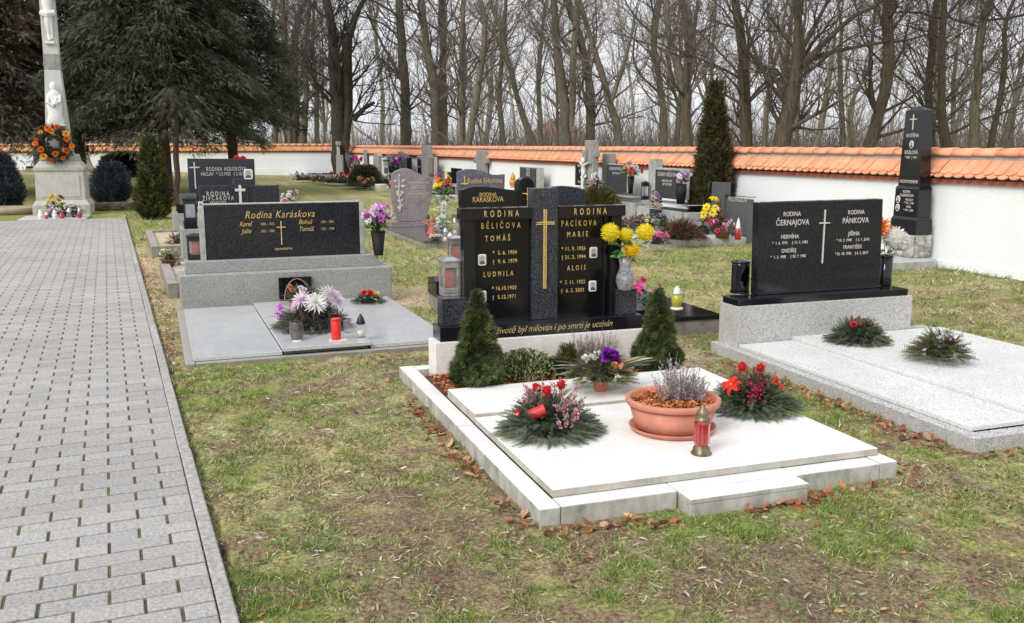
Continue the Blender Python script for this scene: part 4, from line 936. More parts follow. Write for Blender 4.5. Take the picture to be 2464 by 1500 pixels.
# ---- blue granite wavy stone
Yb = 20.0; g0 = at(*zr_(1870, 600), Yb); bz = lambda u, v: ((at(*zr_(u, v), Yb)[0] - g0[0]), at(*zr_(u, v), Yb)[2])
g = thing('grave', 'blue grey granite grave with wavy topped headstone and gold script', 'grave', (g0[0], Yb, 0), 0)
pts = [bz(*q) for q in ((1690, 640), (2060, 640), (2068, 376), (2010, 382), (1960, 378), (1905, 360), (1860, 342), (1810, 334), (1750, 333), (1705, 343), (1672, 358), (1672, 500))]
hd = MB().front(pts, 0, .14).build('headstone', BLUEG, g, bev=.006); MB().box(pts[0][0] - .1, pts[1][0] + .1, -.08, .35, -.05, .16).build('base_stone', GREYD, g, bev=.005)
b = MB(); b.box(pts[0][0] - .12, pts[1][0] + .12, -2.0, -.085, -.05, .10); b.build('cover_slab', GREYD, g, bev=.005)
x, z = bz(1895, 450); text(hd, 'Rodina Sýkorova', x, -.003, z, .17, GOLD, shear=.3, xs=.72)
x, z = bz(1728, 480); cross_(hd, x, -.001, bz(0, 408)[1], bz(0, 492)[1], bz(0, 480)[1], .09, .03, GOLD)

# ---- the two graves behind the left one
def bed_grave(loc, w, d, label, h=.16, rz=.05, fillc=SANDM, mat=CONCM):
    g = thing('grave', label, 'grave', loc, rz); b = MB(); t = .11
    b.box(0, t, 0, d, -.05, h); b.box(t + .002, w - t - .002, 0, t, -.05, h - .002); b.box(w - t, w, 0, d, -.05, h); b.box(t + .002, w - t - .002, d - t, d, -.05, h - .002); b.build('kerb', mat, g, bev=.006)
    MB().box(t + .001, w - t - .001, t + .001, d - t - .001, -.05, h - .045).build('sand_bed', fillc, g); return g
Z1 = on(405, 719, 0); g = bed_grave(Z1, 1.9, 2.55, 'grave with a low dark headstone split by a silver cross, second behind the left one', .17, .055)
gx_, gy_ = Z1[0], Z1[1]; Yz = gy_ + 2.5
def loc2(x, y, Y, G): p = at(x, y, Y); dx, dy = p[0] - G[0], p[1] - G[1]; return dx * cos(.055) + dy * sin(.055), p[2]
def bx(x0, x1, y0, y1, G, Y, name, mat, d0, d1, par, bev=.004, tt=None):
    a = loc2(x0, y0, Y, G); c = loc2(x1, y1, Y, G); lo, hi = sorted((a[1], c[1])); o = MB().box(a[0], c[0], d0, d1, lo, hi); o = o.build(name, mat, par, bev=bev); return o, a, c
D = 2.35; Yd = gy_ + D
bx(437, 690, 553, 700, Z1, Yd, 'plinth', TERRG, D, D + .55, g)
bx(442, 475, 536, 552.5, Z1, Yd + .1, 'base_block', BLACK, D + .05, D + .35, g); bx(480, 690, 520, 552.5, Z1, Yd + .1, 'base_stone', BLACK, D + .12, D + .4, g)
o, a, c = bx(478, 573, 448, 519, Z1, Yd + .2, 'headstone_wing', SPECK, D + .2, D + .3, g)
text(o, 'RODINA', (a[0] + c[0]) / 2, D + .197, loc2(520, 472, Yd + .2, Z1)[1], .085, SILV, xs=.7, sp=1.5); text(o, 'ŽIVČÁKOVA', (a[0] + c[0]) / 2, D + .197, loc2(520, 483, Yd + .2, Z1)[1], .085, SILV, xs=.66, sp=1.45); text(o, 'FRANTIŠEK', (a[0] + c[0]) / 2, D + .197, loc2(520, 491, Yd + .2, Z1)[1], .05, SILV, xs=.7, sp=1.3)
bx(597, 677, 448, 519, Z1, Yd + .2, 'headstone_wing', SPECK, D + .2, D + .3, g)
o, a, c = bx(563, 596, 432, 519, Z1, Yd + .15, 'cross_pillar', SPECK, D + .15, D + .32, g)
cross_(o, (a[0] + c[0]) / 2, D + .149, loc2(580, 446, Yd + .15, Z1)[1], loc2(580, 500, Yd + .15, Z1)[1], loc2(580, 458, Yd + .15, Z1)[1], .07, .035, SILV)
Z2 = on(365.6, 620, 0); g = bed_grave(Z2, 2.0, 3.0, 'grave with a tall dark headstone bearing a thin cross, third behind the left one', .17, .06)
D = 3.0; Yd = Z2[1] + D
bx(420, 640, 515, 575, Z2, Yd, 'plinth', TERRG, D, D + .6, g)
bx(428, 640, 492, 514.5, Z2, Yd + .1, 'base_stone', BLACK, D + .05, D + .45, g)
a = [loc2(*q, Yd + .15, Z2) for q in ((460, 491.5), (620, 491.5), (616, 383), (453.8, 382))]
hd = MB().front(a, D + .15, D + .28).build('headstone', granite('dark_slate', (.022, .024, .032), [(.035, .037, .045), (.05, .052, .06)], .2, 150, .5), g, bev=.005)
xx, zz = loc2(548, 412, Yd + .15, Z2); text(hd, 'RODINA HOUSKOVA', xx, D + .147, zz, .110, GREYL, xs=.56, sp=1.3); xx, zz = loc2(545, 423, Yd + .15, Z2); text(hd, 'VÁCLAV   * 3.3.1920   † 2.10.1990', xx, D + .147, zz, .09, GREYL, xs=.68)
xx, zz = loc2(472, 430, Yd + .15, Z2); cross_(hd, xx, D + .149, loc2(0, 393, Yd + .15, Z2)[1], loc2(0, 462, Yd + .15, Z2)[1], loc2(0, 407, Yd + .15, Z2)[1], .09, .022, GREYL)
xx, zz = loc2(601, 420, Yd + .15, Z2); portrait(hd, xx, D + .148, zz, .16, .19)
bx(434, 476, 467, 492, Z2, Yd + .02, 'lantern_box', GREYD, D - .05, D + .12, g)

# ---- black obelisk by the wall
OB = np.array([9.0, 10.0]); o_ = lambda u, v: (2062.5 + .30215 * u, 234.4 + .30215 * v)
kf = on(2246, 648, 0); KX, KY = kf[0], kf[1]; XF = 9.585; g = thing('grave', 'tall black obelisk on rough stone base standing beside the right wall', 'grave', (XF, KY + .72, 0), -pi / 2)
# local x runs from the far side to the near side, local y towards the wall; the lettered face looks at the path
nx0 = .72; b = MB(); b.box(nx0 - .10, nx0, -1.5, KX - XF, -.05, .115); b.box(-.4, nx0 - .102, -1.5, -1.4, -.05, .114); b.box(-.4, -.3, -1.398, .28, -.05, .114); b.build('kerb', CONCL, g, bev=.005)
b = MB(); b.box(-.299, nx0 - .101, -1.399, .30, -.05, .132); b.build('cover_slab', GREYG, g, bev=.004)
x0, x1 = -.02, .50; y0_, y1_ = -.0, .30
b = MB(); rs = random.Random(4); b.box(x0 + .012, x1 - .012, y0_ + .012, y1_, .133, .452, (.25, .24, .22))
for face in range(2):
    for i in range(64):
        u_ = rs.uniform(0, 1); z_ = rs.uniform(.15, .44); s_ = rs.uniform(.045, .09); a_ = rs.uniform(0, 3.1); k = rs.uniform(.6, 1.35); cc = (.40 * k, .385 * k, .36 * k); m = 5; hgt = rs.uniform(.006, .02); V = []
        for lay, (sc_, oo) in enumerate(((1, 0), (.8, hgt))):
            for q in range(m):
                aa = a_ + 2 * pi * q / m; p_ = min(1, max(0, u_ + cos(aa) * s_ * sc_ / (.5 if face == 0 else .3))); zz_ = min(.45, max(.137, z_ + sin(aa) * s_ * sc_ * .7))
                V.append((x0 + .01 + p_ * (x1 - x0 - .02), y0_ + .012 - oo, zz_) if face == 0 else (x1 - .012 + oo, y0_ + .012 + p_ * .28, zz_))
        F = [tuple(range(m, 2 * m))] + [(q, (q + 1) % m, (q + 1) % m + m, q + m) for q in range(m)]; b.add(V, F, cc)
b.build('rubble_base', RUBM, g)
def obs(name, hw0, z0, hw1, z1, dep0, dep1, mat=BLACK, top=None, cx=.24, cy=.15):
    V = []
    for (hw, z, dd) in ((hw0, z0, dep0), (hw1, z1, dep1)): V += [(cx - hw, cy - dd / 2, z), (cx + hw, cy - dd / 2, z), (cx + hw, cy + dd / 2, z), (cx - hw, cy + dd / 2, z)]
    F = [(3, 2, 1, 0), (0, 1, 5, 4), (1, 2, 6, 5), (2, 3, 7, 6), (3, 0, 4, 7)]
    if top: V.append((cx, cy, top)); F += [(4, 5, 8), (5, 6, 8), (6, 7, 8), (7, 4, 8)]
    else: F.append((4, 5, 6, 7))
    return MB().add(V, F).build(name, mat, g, bev=.004)
obs('base_block', .255, .453, .25, .655, .29, .28); obs('base_moulding', .25, .656, .235, .695, .28, .24)
blk_ = obs('inscription_block', .235, .696, .228, 1.08, .235, .225); obs('block_moulding', .235, 1.081, .215, 1.122, .24, .20)
shf = obs('shaft', .208, 1.123, .168, 2.165, .185, .165, top=2.235); xc = .24
yf = .15 - .117
text(blk_, 'RODINA', xc, yf - .001, 1.030, .050, SILV, xs=.75); text(blk_, 'KUBÁNKOVA', xc + .01, yf - .001, .975, .058, SILV, xs=.75)
for s_, z in (('MIROSLAV', .92), ('* 1933  † 1986', .875), ('MÁRIA', .82), ('* 1936  † 2006', .775)): text(blk_, s_, xc + .06, yf - .002, z, .044, SILV, xs=.72)
for z in (.93, .815): portrait(blk_, xc - .15, yf - .002, z, .080, .105, True)
yf = .15 - .0925
for s_, z, sz in (('KATEŘINA', 1.80, .070), ('KRÁLOVÁ', 1.565, .078), ('* 1888   † 1961', 1.505, .05), ('NEZAPOMENEME', 1.165, .062)): text(shf, s_, xc, yf + .0096 * (z - 1.12) - .002, z, sz, SILV, xs=.70, sp=1.05)
portrait(shf, xc, yf + .004, 1.70, .080, .105, True); cross_(shf, xc, yf + .006, 2.11, 1.90, 2.045, .065, .016, SILV)

# ------------------------------------------------------------------ graves along the right wall (their stones face the path)
class WG:
    def __init__(s, name_label, Xf, pl, pr_, cat='grave', bed=None, bedh=.12, bedmat=None, zg=None):
        s.X = Xf; a = atx(pl, 400, Xf); b_ = atx(pr_, 400, Xf); s.Y0 = a[1]; s.W = a[1] - b_[1]; s.zg = gh(Xf, a[1]); s.g = thing('grave', name_label, 'grave', (Xf, s.Y0, 0), -pi / 2)
        if bed:
            MB().box(-.05, s.W + .05, -bed, -.02, s.zg - .05, s.zg + bedh).build('cover_slab', bedmat or CONCL, s.g, bev=.01)
    def p(s, x, y, d=0): q = atx(x, y, s.X + d); return s.Y0 - q[1], q[2]
    def rect(s, x0, x1, y0, y1, d0, d1, name, mat, par=None, bev=.008):
        a = s.p(x0, y0, d0); b = s.p(x1, y1 if y1 is not None else y0, d0); d1 = d0 + (d1 - d0) * (.5 if d1 - d0 > .08 and s.X != 8.8 and 'plinth' not in name else 1); z0 = b[1] if y1 is not None else s.zg - .05
        return MB().box(min(a[0], b[0]), max(a[0], b[0]), d0, d1, min(z0, a[1]), max(z0, a[1])).build(name, mat, par or s.g, bev=bev)
def lines(par, W, x, ys, d, sizes, strs, mat=SILV, xs=.7):
    for y, s_, st in zip(ys, sizes, strs): q = W.p(x, y, d); text(par, st, q[0], d - .004, q[1], s_, mat, xs=xs)
SLATE = granite('faded_black_stone', (.035, .04, .042), [(.05, .055, .056), (.07, .07, .075)], .4, 120, .5)

W1 = WG('concrete grave with pale framed plaque and a flower niche, left of the tall cypress', 8.8, 1532, 1654, bed=1.5)
W1.rect(1532, 1654, 497, None, 0, .55, 'plinth', CONCL); W1.rect(1542, 1646, 483, 496.5, -.03, .5, 'shelf', CONCL)
W1.rect(1575, 1643, 404, 482.5, .08, .22, 'frame', CONCL); q = W1.rect(1577, 1633, 408, 481, .06, .0795, 'plaque', SLATE); W1.rect(1561, 1575, 382, 482.5, .07, .24, 'pillar', CONCL)
lines(q, W1, 1605, (425, 439, 447), .058, (.11, .07, .07), ('RODINA VAŠÍČKOVA', 'ANNA *1911 †1979', 'JAN *1907 †1988')); W1.rect(1563, 1592, 502, 529, -.004, .0, 'niche', plain('niche_dark', (.03, .03, .03), .9), bev=0)
W2 = WG('concrete grave with faded plaque and square pillar, behind the red and white roses', 9.2, 1449, 1527, bed=1.6)
W2.rect(1449, 1527, 479, None, 0, .5, 'plinth', CONCL); W2.rect(1446, 1523, 466, 478.6, -.02, .48, 'shelf', CONC)
W2.rect(1462, 1520, 394, 465.5, .10, .24, 'frame', CONCL); q = W2.rect(1459, 1506, 396, 464, .08, .0995, 'plaque', SLATE); W2.rect(1449, 1471, 370, 465.5, .25, .45, 'pillar', CONC); lines(q, W2, 1483, (410, 420), .078, (.10, .07), ('RODINA NOVÁČKOVA', 'JOSEF *1902 †1971'), GREYL)
W3 = WG('tall grey concrete cross with small white corpus and a narrow black plaque at its side', 9.0, 1384, 1436, bed=1.6)
W3.rect(1407, 1428, 338, None, .0, .28, 'cross_shaft', CONC); W3.rect(1400, 1406.8, 361, 378, .03, .25, 'cross_arm', CONC); W3.rect(1428.2, 1434, 361, 378, .03, .25, 'cross_arm', CONC); q = W3.rect(1384, 1405, 391, 448, .1, .2, 'plaque', BLACK); W3.rect(1384, 1440, 449, None, .05, .4, 'plinth', CONCL)
lines(q, W3, 1395, (402, 420, 440), .098, (.09, .22, .07), ('RODINA', '+', 'VITULOVA'), SILV)
x, z = W3.p(1412, 362, 0); crucifix(W3.g, x, -.002, z + .02, z - .75, 2.6, CONC, WHITEST)
W4 = WG('grey framed grave with a dark plaque above the black arched stone', 9.2, 1250, 1298, bed=1.8)
W4.rect(1250, 1298, 401, None, .03, .3, 'frame', CONCL); q = W4.rect(1251, 1288, 403, 455, .0, .0295, 'plaque', SLATE); lines(q, W4, 1271, (411, 418, 424), -.002, (.1, .08, .08), ('RODINA', 'KAREL *1899', 'MARIE †1975'), GREYL)
W5 = WG('weathered concrete cross with a dark head piece and a small framed stone beside it', 9.3, 1143, 1190, bed=1.8)
W5.rect(1146, 1163, 363, None, .0, .3, 'cross_shaft', CONC); W5.rect(1139, 1145.8, 381, 393, .02, .28, 'cross_arm', CONC); W5.rect(1163.2, 1170, 381, 393, .02, .28, 'cross_arm', CONC); W5.rect(1160, 1190, 401, None, .32, .5, 'headstone', CONCL)
W6 = WG('small black headstone and black lantern on a pale concrete plinth', 8.4, 1073, 1108, bed=1.6)
W6.rect(1073, 1108, 443, None, 0, .5, 'plinth', CONCL); W6.rect(1085, 1108, 404, 442.5, .2, .32, 'headstone', BLACK); W6.rect(1074, 1086, 436, 442.5, .05, .4, 'lantern_foot', BLACK); W6.rect(1076, 1083, 414, 435.5, .1, .3, 'lantern', DARKM)
W7 = WG('concrete grave with a tall centre pillar between two black plaques', 8.9, 1003, 1044, bed=2.2)
W7.rect(1003, 1044, 376, None, .03, .3, 'frame', CONCL); W7.rect(1014, 1030, 350, None, .0, .34, 'pillar', CONC); W7.rect(1004, 1013, 379, 430, .0, .0295, 'plaque', BLACK); W7.rect(1031, 1042, 379, 430, .0, .0295, 'plaque', BLACK)
W8 = WG('leaning grey stone slab with a dark edge near the violet flowers', 8.7, 954, 983, bed=2.2)
a = [W8.p(*q) for q in ((950, 425), (978, 425), (977, 380), (968, 372), (958, 366), (954, 385))]; MB().front([(x, z) for x, z in a], .0, .2).build('headstone', BLUEG if 0 else GREYD, W8.g, bev=.01); W8.rect(978.5, 983, 379, None, .02, .3, 'side_slab', BLACK)
W9 = WG('white framed stone with two small niches', 8.7, 918, 949, bed=2.2)
W9.rect(918, 949, 380, None, .03, .3, 'frame', WHITEST); W9.rect(922, 946, 383, 402, .0, .0295, 'plaque', CONCL); W9.rect(924, 932, 403, 418, .0, .0295, 'niche', DARKM); W9.rect(937, 945, 404, 418, .0, .0295, 'niche', GREYD)
W10 = WG('grey headstone with a pointed top and dark right edge', 8.8, 897, 914, bed=2.2)
a = [W10.p(*q) for q in ((897, 425), (912, 425), (912, 376), (905, 368), (898, 374))]; MB().front(a, 0, .2).build('headstone', CONC, W10.g, bev=.01)
W11 = WG('thin grey upright post shaped headstone', 8.9, 873, 882, bed=2.2); W11.rect(874, 880, 361, None, 0, .15, 'headstone', CONC); W11.rect(870, 884, 405, None, -.05, .2, 'plinth', CONC)
W12 = WG('plain grey stele behind the pink flowers in a black vase', 8.9, 838, 859, bed=2.4); W12.rect(841, 858, 379, None, 0, .2, 'headstone', CONC); W12.rect(835, 862, 405, None, -.2, .25, 'plinth', CONCL)
W13 = WG('slender stone pillar with a small white figure on top, in front of the ivied trunk', 8.0, 799, 821, bed=2.4)
W13.rect(801, 811, 350, None, .0, .3, 'pillar', MONU); W13.rect(799.5, 812, 341, 349.5, -.05, .35, 'capital', CONC); q = W13.p(803, 352); b = MB(); b.lathe([(.06, -.15), (.12, -.1), (.10, .05), (.05, .12), (.07, .18), (.06, .25), (.01, .3)], 8, (q[0], -.05, q[1] - .15)); b.build('figure', WHITEST, W13.g, smooth=True); W13.rect(808, 821, 373, None, -.3, -.1, 'side_slab', CONC)
W14 = WG('low dark grey stone with a square pillar, at the foot of the tall cypress', 9.15, 1713, 1803, bed=1.9)
W14.rect(1744, 1803, 475, None, .05, .25, 'headstone', GREYD); W14.rect(1741, 1805, 470, 474.5, .02, .28, 'headstone_cap', BLACK); W14.rect(1713, 1743, 438, None, .0, .28, 'pillar', GREYD); lines(W14.g, W14, 1775, (486,), .045, (.12,), ('PROCHÁZKOVI',), GREYL)
# far left stones by the back wall
def far_grave(px, Y, label, rects, bed=True):
    p = at(px, 400, Y); z = gh(p[0], Y); g = thing('grave', label, 'grave', (p[0], Y, z), 0)
    for nm, x0, x1, y0, y1, d0, d1, mat in rects:
        a = at(x0, y0, Y); c = at(x1, y1, Y) if y1 else None; MB().box(a[0] - p[0], at(x1, y0, Y)[0] - p[0], d0, d1, (c[2] - z) if c is not None else -.05, a[2] - z).build(nm, mat, g, bev=.01)
    return g
far_grave(88, 49, 'dark headstone on a pale plinth before the far wall, left of the crucifix base', [('headstone', 76, 104, 348, 400, .1, .3, GREYD), ('base_stone', 62, 108, 400.5, 405, 0, .4, BLACK), ('plinth', 60, 110, 405.5, None, 0, .6, CONC)])
g = far_grave(207, 49, 'small iron crucifix on a rough rock pedestal before the far wall', [('name_plate', 199, 213, 349, 366, 0, .1, DARKM)])
b = MB(); b.lathe([(.33, -.05), (.36, .15), (.25, .4), (.2, .6), (.16, .9), (.12, 1.2)], 9, (0, .15, 0), (.42, .39, .34)); b.build('rock_pedestal', RUBM, g)
crucifix(g, 0, .05, 2.15, 1.2, 3.0, DARKM, WHITEST)

# ------------------------------------------------------------------ flowers, arrangements, candles
GRN = [(.045, .075, .035), (.07, .10, .045), (.10, .13, .06)]; FIRC = [(.075, .11, .07), (.12, .16, .09), (.17, .19, .11)]
def group_loc(x, y, z): return on(x, y, z)
def fir_mound(mb, R, H, n, size, cols=FIRC, c=(0, 0, 0), T=T_FINE, flat=.25, oval=1.0):
    a = NR.uniform(0, 2 * pi, n); k = NR.uniform(0, 1, n) ** .5; r = R * .86 * k; h = H * (1 - k ** 2.2) * NR.uniform(.45, 1.0, n)
    P = np.stack([c[0] + np.cos(a) * r * oval, c[1] + np.sin(a) * r, c[2] + h + .006], 1)
    D = np.stack([np.cos(a) * (.35 + k), np.sin(a) * (.35 + k), flat + (1 - k) * 1.1 - .35 * k * (h / H > .15)], 1) + NR.normal(0, .30, (n, 3))
    D[:, 2] = np.where(P[:, 2] < c[2] + .03, np.abs(D[:, 2]) * .4, D[:, 2])
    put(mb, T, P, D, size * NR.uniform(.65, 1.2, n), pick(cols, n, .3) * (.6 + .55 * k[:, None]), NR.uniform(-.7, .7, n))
def berries(mb, P, n, spread, r, cols):
    for i in range(n):
        q = np.asarray(P) + NR.normal(0, 1, 3) * spread; mb.ball(q, r * NR.uniform(.7, 1.2), 5, pick(cols, 1)[0])
def sprays(mb, c, n, L, cols, up=1.0, rad=.02, sub=14, tipc=None, tw=.0012, T=T_NARROW, lsz=.014, stemc=(.12, .09, .07), spread=.6):
    """upright wiry stems with tiny leaves (heather, lavender)"""
    for i in range(n):
        a = rnd.uniform(0, 6.28); s = rnd.uniform(0, spread); d = np.array([cos(a) * s, sin(a) * s, up]); d /= np.linalg.norm(d); l = L * rnd.uniform(.6, 1.1)
        p0 = np.asarray(c) + np.array([cos(a), sin(a), 0]) * rad * rnd.random(); bend = NR.normal(0, .12, 3) * l; t = np.linspace(0, 1, 6)[:, None]
        P = p0 + d * l * t + bend * t * t; mb.tube(P, tw, 3, stemc, cap=False)
        k = sub; tt = NR.uniform(.15, 1, k); pp = p0 + d * l * tt[:, None] + bend * (tt ** 2)[:, None]
        cc = pick(cols, k); 
        if tipc is not None: cc = np.where((tt > .6)[:, None], pick(tipc, k), cc)
        put(mb, T, pp, rdir(k, .6) + d * .7, lsz * NR.uniform(.7, 1.3, k), cc, NR.uniform(0, 6, k))

def arrangement(loc, label, R, H, n=260, size=.075, cols=FIRC, heads=(), extras=None, oval=1.0, name='grave_arrangement', cat='arrangement', pot=None, rz=0.0, group=None, T=T_FINE, sc=1.0):
    t = thing(name, label, cat, loc, rz, group); t.scale = (sc,) * 3; b = MB(); z = 0
    if pot:
        m, r, h = pot; MB().lathe([(r * .75, 0), (r * .78, .004), (r, h), (r * 1.08, h), (r * 1.08, h * .82)], 18).build('pot', m, t, smooth=True); z = h * .9
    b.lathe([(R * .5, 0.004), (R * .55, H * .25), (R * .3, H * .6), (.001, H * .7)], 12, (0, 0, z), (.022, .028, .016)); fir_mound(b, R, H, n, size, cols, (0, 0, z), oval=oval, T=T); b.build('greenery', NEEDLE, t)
    for (x, y, zz, r, kind, c1, *c2) in heads:
        f = MB(); d = np.array([x * 2.2, y * 2.2 - R * .4, zz + .6 * R]); flower(f, (x, y, z + zz), d, r, kind, c1, c2[0] if c2 else None); f.build('blossom', PETAL, t)
    if extras:
        for nm, fns, mt in extras:
            for fn in (fns if isinstance(fns, list) else [fns]): f = MB(); fn(f, z); f.build(nm[:-1] if isinstance(fns, list) and nm in ('red_cones', 'pine_cones', 'cones', 'dried_heads', 'white_flowers', 'gold_leaves', 'berry_sprigs', 'baubles') else nm, mt, t)
    return t
RED = (.70, .02, .02); PINKD = (.42, .10, .13); PINKL = (.70, .32, .34); WHT = (.82, .80, .76); MAG = (.75, .05, .32); YEL = (.96, .78, .02); ORG = (.90, .22, .02); PUR = (.28, .02, .42)
ZS = .1265; ZB = .146
def onto(x, y, z): return on(x, y, z)
# left red arrangement on the central slab
def ex_heather(cols, pts, n=26, sp=.02, r=.0055):
    return [F_(p, cols, sp, r) for p in pts]
def F_(q_, cols, sp, r):
    def f(mb, z):
        for p in [q_]:
            sprays(mb, np.array(p) + [0, 0, z], 5, .09, cols, 1, .02, 22, None, .001, T_ROUND, .010, spread=.9)
    return f
def ex_cone(pts, r=.022, col=(.70, .02, .02)):
    return [C_1(p, r, col) for p in pts]
def C_1(q_, r, col):
    def f(mb, z):
        for p in [q_]: mb.ball(np.array(p) + [0, 0, z], r, 10, (col[0] * .7, col[1], col[2])); n = 90; D = rdir(n, .2); put(mb, T_LEAF, np.array(p) + [0, 0, z] + D * r * .9, D + [0, 0, .3], .012, vary(col, n), NR.uniform(0, 6, n))
    return f
def ex_candle(p, r, h):
    def f(mb, z):
        a = radians(25); P0 = np.array(p) + [0, 0, z]; mb.tube([P0, P0 + np.array([cos(a) * h, -.3 * h, sin(a) * h])], r, 16)
    return f
def ex_pine(pts):
    return [P_1(p) for p in pts]
def P_1(q_):
    def f(mb, z):
        for p in [q_]: mb.lathe([(.004, 0), (.018, .008), (.022, .02), (.016, .034), (.004, .045)], 8, np.array(p) + [0, 0, z], (.12, .07, .04))
    return f
def ex_ribbon(pts, col, s=.05, n=16):
    return [B_1(p, col, s, n) for p in pts]
def B_1(q_, col, s, n):
    def f(mb, z):
        for p in [q_]: put(mb, T_ROUND, np.tile(np.array(p) + [0, 0, z], (n, 1)) + NR.normal(0, .006, (n, 3)), rdir(n, .7), s * NR.uniform(.6, 1.1, n), vary(col, n, .3), NR.uniform(0, 6, n))
    return f
SHINY = attr('shiny_ribbon', .22, 0, .6, .25, 30, 0, .35, .5)
p = onto(1322, 1040, ZS)
arrangement(p, 'fir arrangement with toppled red candle and pink heather, left of the big round pot', .185, .13, 820, .07, [(.15, .20, .16), (.24, .30, .24), (.19, .25, .12), (.10, .14, .08)], oval=1.12,
  extras=[('candle', ex_candle((-.105, -.036, .09), .024, .07), WAX), ('red_cones', ex_cone([(-.02, -.02, .185), (.065, .03, .19), (-.04, .05, .18)], .017), PETAL), ('pink_heather', ex_heather([(.66, .34, .36), (.52, .20, .24), (.74, .48, .48)], [(.04, -.12, .07), (.06, -.05, .11), (-.10, .02, .11), (.075, .03, .12), (0, .06, .13), (.01, -.15, .045), (-.05, .02, .13), (.10, -.06, .08), (.03, -.08, .10)]), PETAL),
          ('pine_cones', ex_pine([(-.036, -.01, .11), (.0, .02, .12)]), BARKM), ('ribbon', ex_ribbon([(.1, -.03, .075), (-.12, .03, .08)], RED, .028, 10), SHINY)], sc=1.32)
p = onto(1815, 985, ZS)
arrangement(p, 'fir arrangement with red flowers and dark red berries, right of the big round pot', .185, .13, 820, .072, [(.17, .22, .12), (.25, .30, .15), (.14, .19, .15), (.10, .13, .07)], oval=1.1,
  heads=[(.09, -.05, .13, .06, 'star', (.85, .05, .03), (.9, .3, .05)), (-.13, .0, .13, .055, 'star', (.85, .04, .03), RED)],
  extras=[('red_cones', ex_cone([(.045, .03, .19), (-.03, .07, .19)], .019), PETAL), ('berry_sprigs', [(lambda mb, z, q_=q_: berries(mb, q_, 40, (.022, .016, .018), .0052, [(.36, .02, .06), (.48, .05, .10), (.25, .015, .04)])) for q_ in ((-.07, -.11, .10), (-.03, -.07, .13), (-.09, -.04, .125), (.0, .0, .15), (-.05, -.09, .115))], PETAL),
          ('pink_sprigs', ex_heather([(.5, .22, .2), (.35, .12, .13)], [(-.03, .06, .11), (.03, .06, .11), (.06, .03, .09)]), PETAL), ('pine_cones', ex_pine([(-.09, .05, .12)]), BARKM)], sc=1.28)
# big round pot
p = onto(1612, 1038, ZS); t = thing('plant_pot', 'large round terracotta coloured plastic pot standing on the white slab', 'pot', p + [.03, .03, 0]); t.scale = (1.33, 1.33, 1.22); 
ov = 1.0; pr_ = [(.138, .012), (.150, .02), (.178, .125), (.188, .128), (.192, .138), (.192, .150), (.186, .156), (.176, .155), (.170, .148), (.166, .12), (.15, .10), (.001, .098)]
MB().lathe(pr_[:3] , 48, sx=1.04, sy=1.02).build('pot_body', TERRA, t, smooth=True); MB().lathe(pr_[2:], 48, sx=1.04, sy=1.02).build('rim', TERRA, t, smooth=True)
pot_c = np.array(t.location)
s = MB(); s.lathe([(.145, .0), (.168, .004), (.178, .022), (.180, .028), (.174, .030), (.160, .010), (.01, .009)], 48, sx=1.02 * 1.33, sy=1.33); tag(s.build('saucer', TERRA, smooth=True, loc=p + [.03, .03, .0005]), 'shallow round terracotta saucer under the big pot', 'saucer')
b = MB(); n = 1500; a = NR.uniform(0, 6.28, n); r = NR.uniform(0, 1, n) ** .5
put(b, T_LEAF, np.stack([np.cos(a) * r * .222, np.sin(a) * r * .218, .152 + NR.uniform(0, .014, n)], 1), rdir(n, .1) * [1, 1, .4], NR.uniform(.016, .036, n), pick([(.50, .15, .05), (.62, .22, .07), (.32, .09, .04), (.70, .32, .14)], n), NR.uniform(-.6, .6, n), wide=1.6)
b.lathe([(.222, .13), (.205, .152), (.001, .152)], 24, c=(.15, .06, .03)); tag(b.build('bark_mulch', DRYM, loc=pot_c), 'orange bark chips covering the soil in the big round pot', 'bark mulch', kind='stuff')
t = thing('heather', 'dry silvery heather growing from the bark in the big round pot', 'plant', pot_c + [.045, .02, .148]); t.scale = (1.25,) * 3; b = MB()
for cx, cy, k, L in ((0, 0, 60, .17), (.05, -.02, 42, .13), (-.05, .02, 22, .13), (.085, -.04, 20, .10)): sprays(b, (cx, cy, 0), k, L, [(.52, .48, .48), (.40, .35, .38), (.62, .58, .57)], 1, .03, 34, None, .0011, T_NARROW, .013, (.38, .31, .30), .55)
b.build('stems', LEAFM, t)
# bowl with purple bow
p = onto(1445, 940, ZB); t = arrangement(p, 'fir arrangement with a shiny purple bow and long stiff leaves in a small orange pot', .13, .10, 430, .075, [(.21, .22, .10), (.29, .28, .15), (.15, .18, .10)], pot=(TERRA2, .042, .06), oval=1.15,
  extras=[('bow', ex_ribbon([(.02, -.06, .125)], (.30, .02, .48), .055, 60), SHINY), ('white_flowers', ex_ribbon([(-.06, -.05, .125), (-.04, -.03, .13), (-.085, -.03, .12)], (.72, .69, .64), .028, 16), PETAL), ('orange_wood', ex_ribbon([(.04, -.10, .085)], (.62, .26, .11), .04, 9), DRYM)], sc=1.3)
b = MB()
for dx, dz, L, cc in ((1, .28, .26, (.16, .24, .17)), (1, .15, .24, (.16, .24, .17)), (1, .40, .22, (.45, .36, .2)), (-1, .22, .25, (.30, .30, .19)), (-1, .42, .24, (.22, .25, .15)), (-1, .10, .22, (.40, .31, .24)), (-1, .30, .22, (.45, .38, .3)), (1, .33, .25, (.62, .58, .5))):
    put(b, T_NARROW, np.array([[0.03 * dx, rnd.uniform(-.02, .02), .10]]), np.array([[dx, rnd.uniform(-.3, .2), dz]]), L, cc, np.array([rnd.uniform(-.5, .5)]), wide=.9)
b.build('stiff_leaves', LEAFM, t)
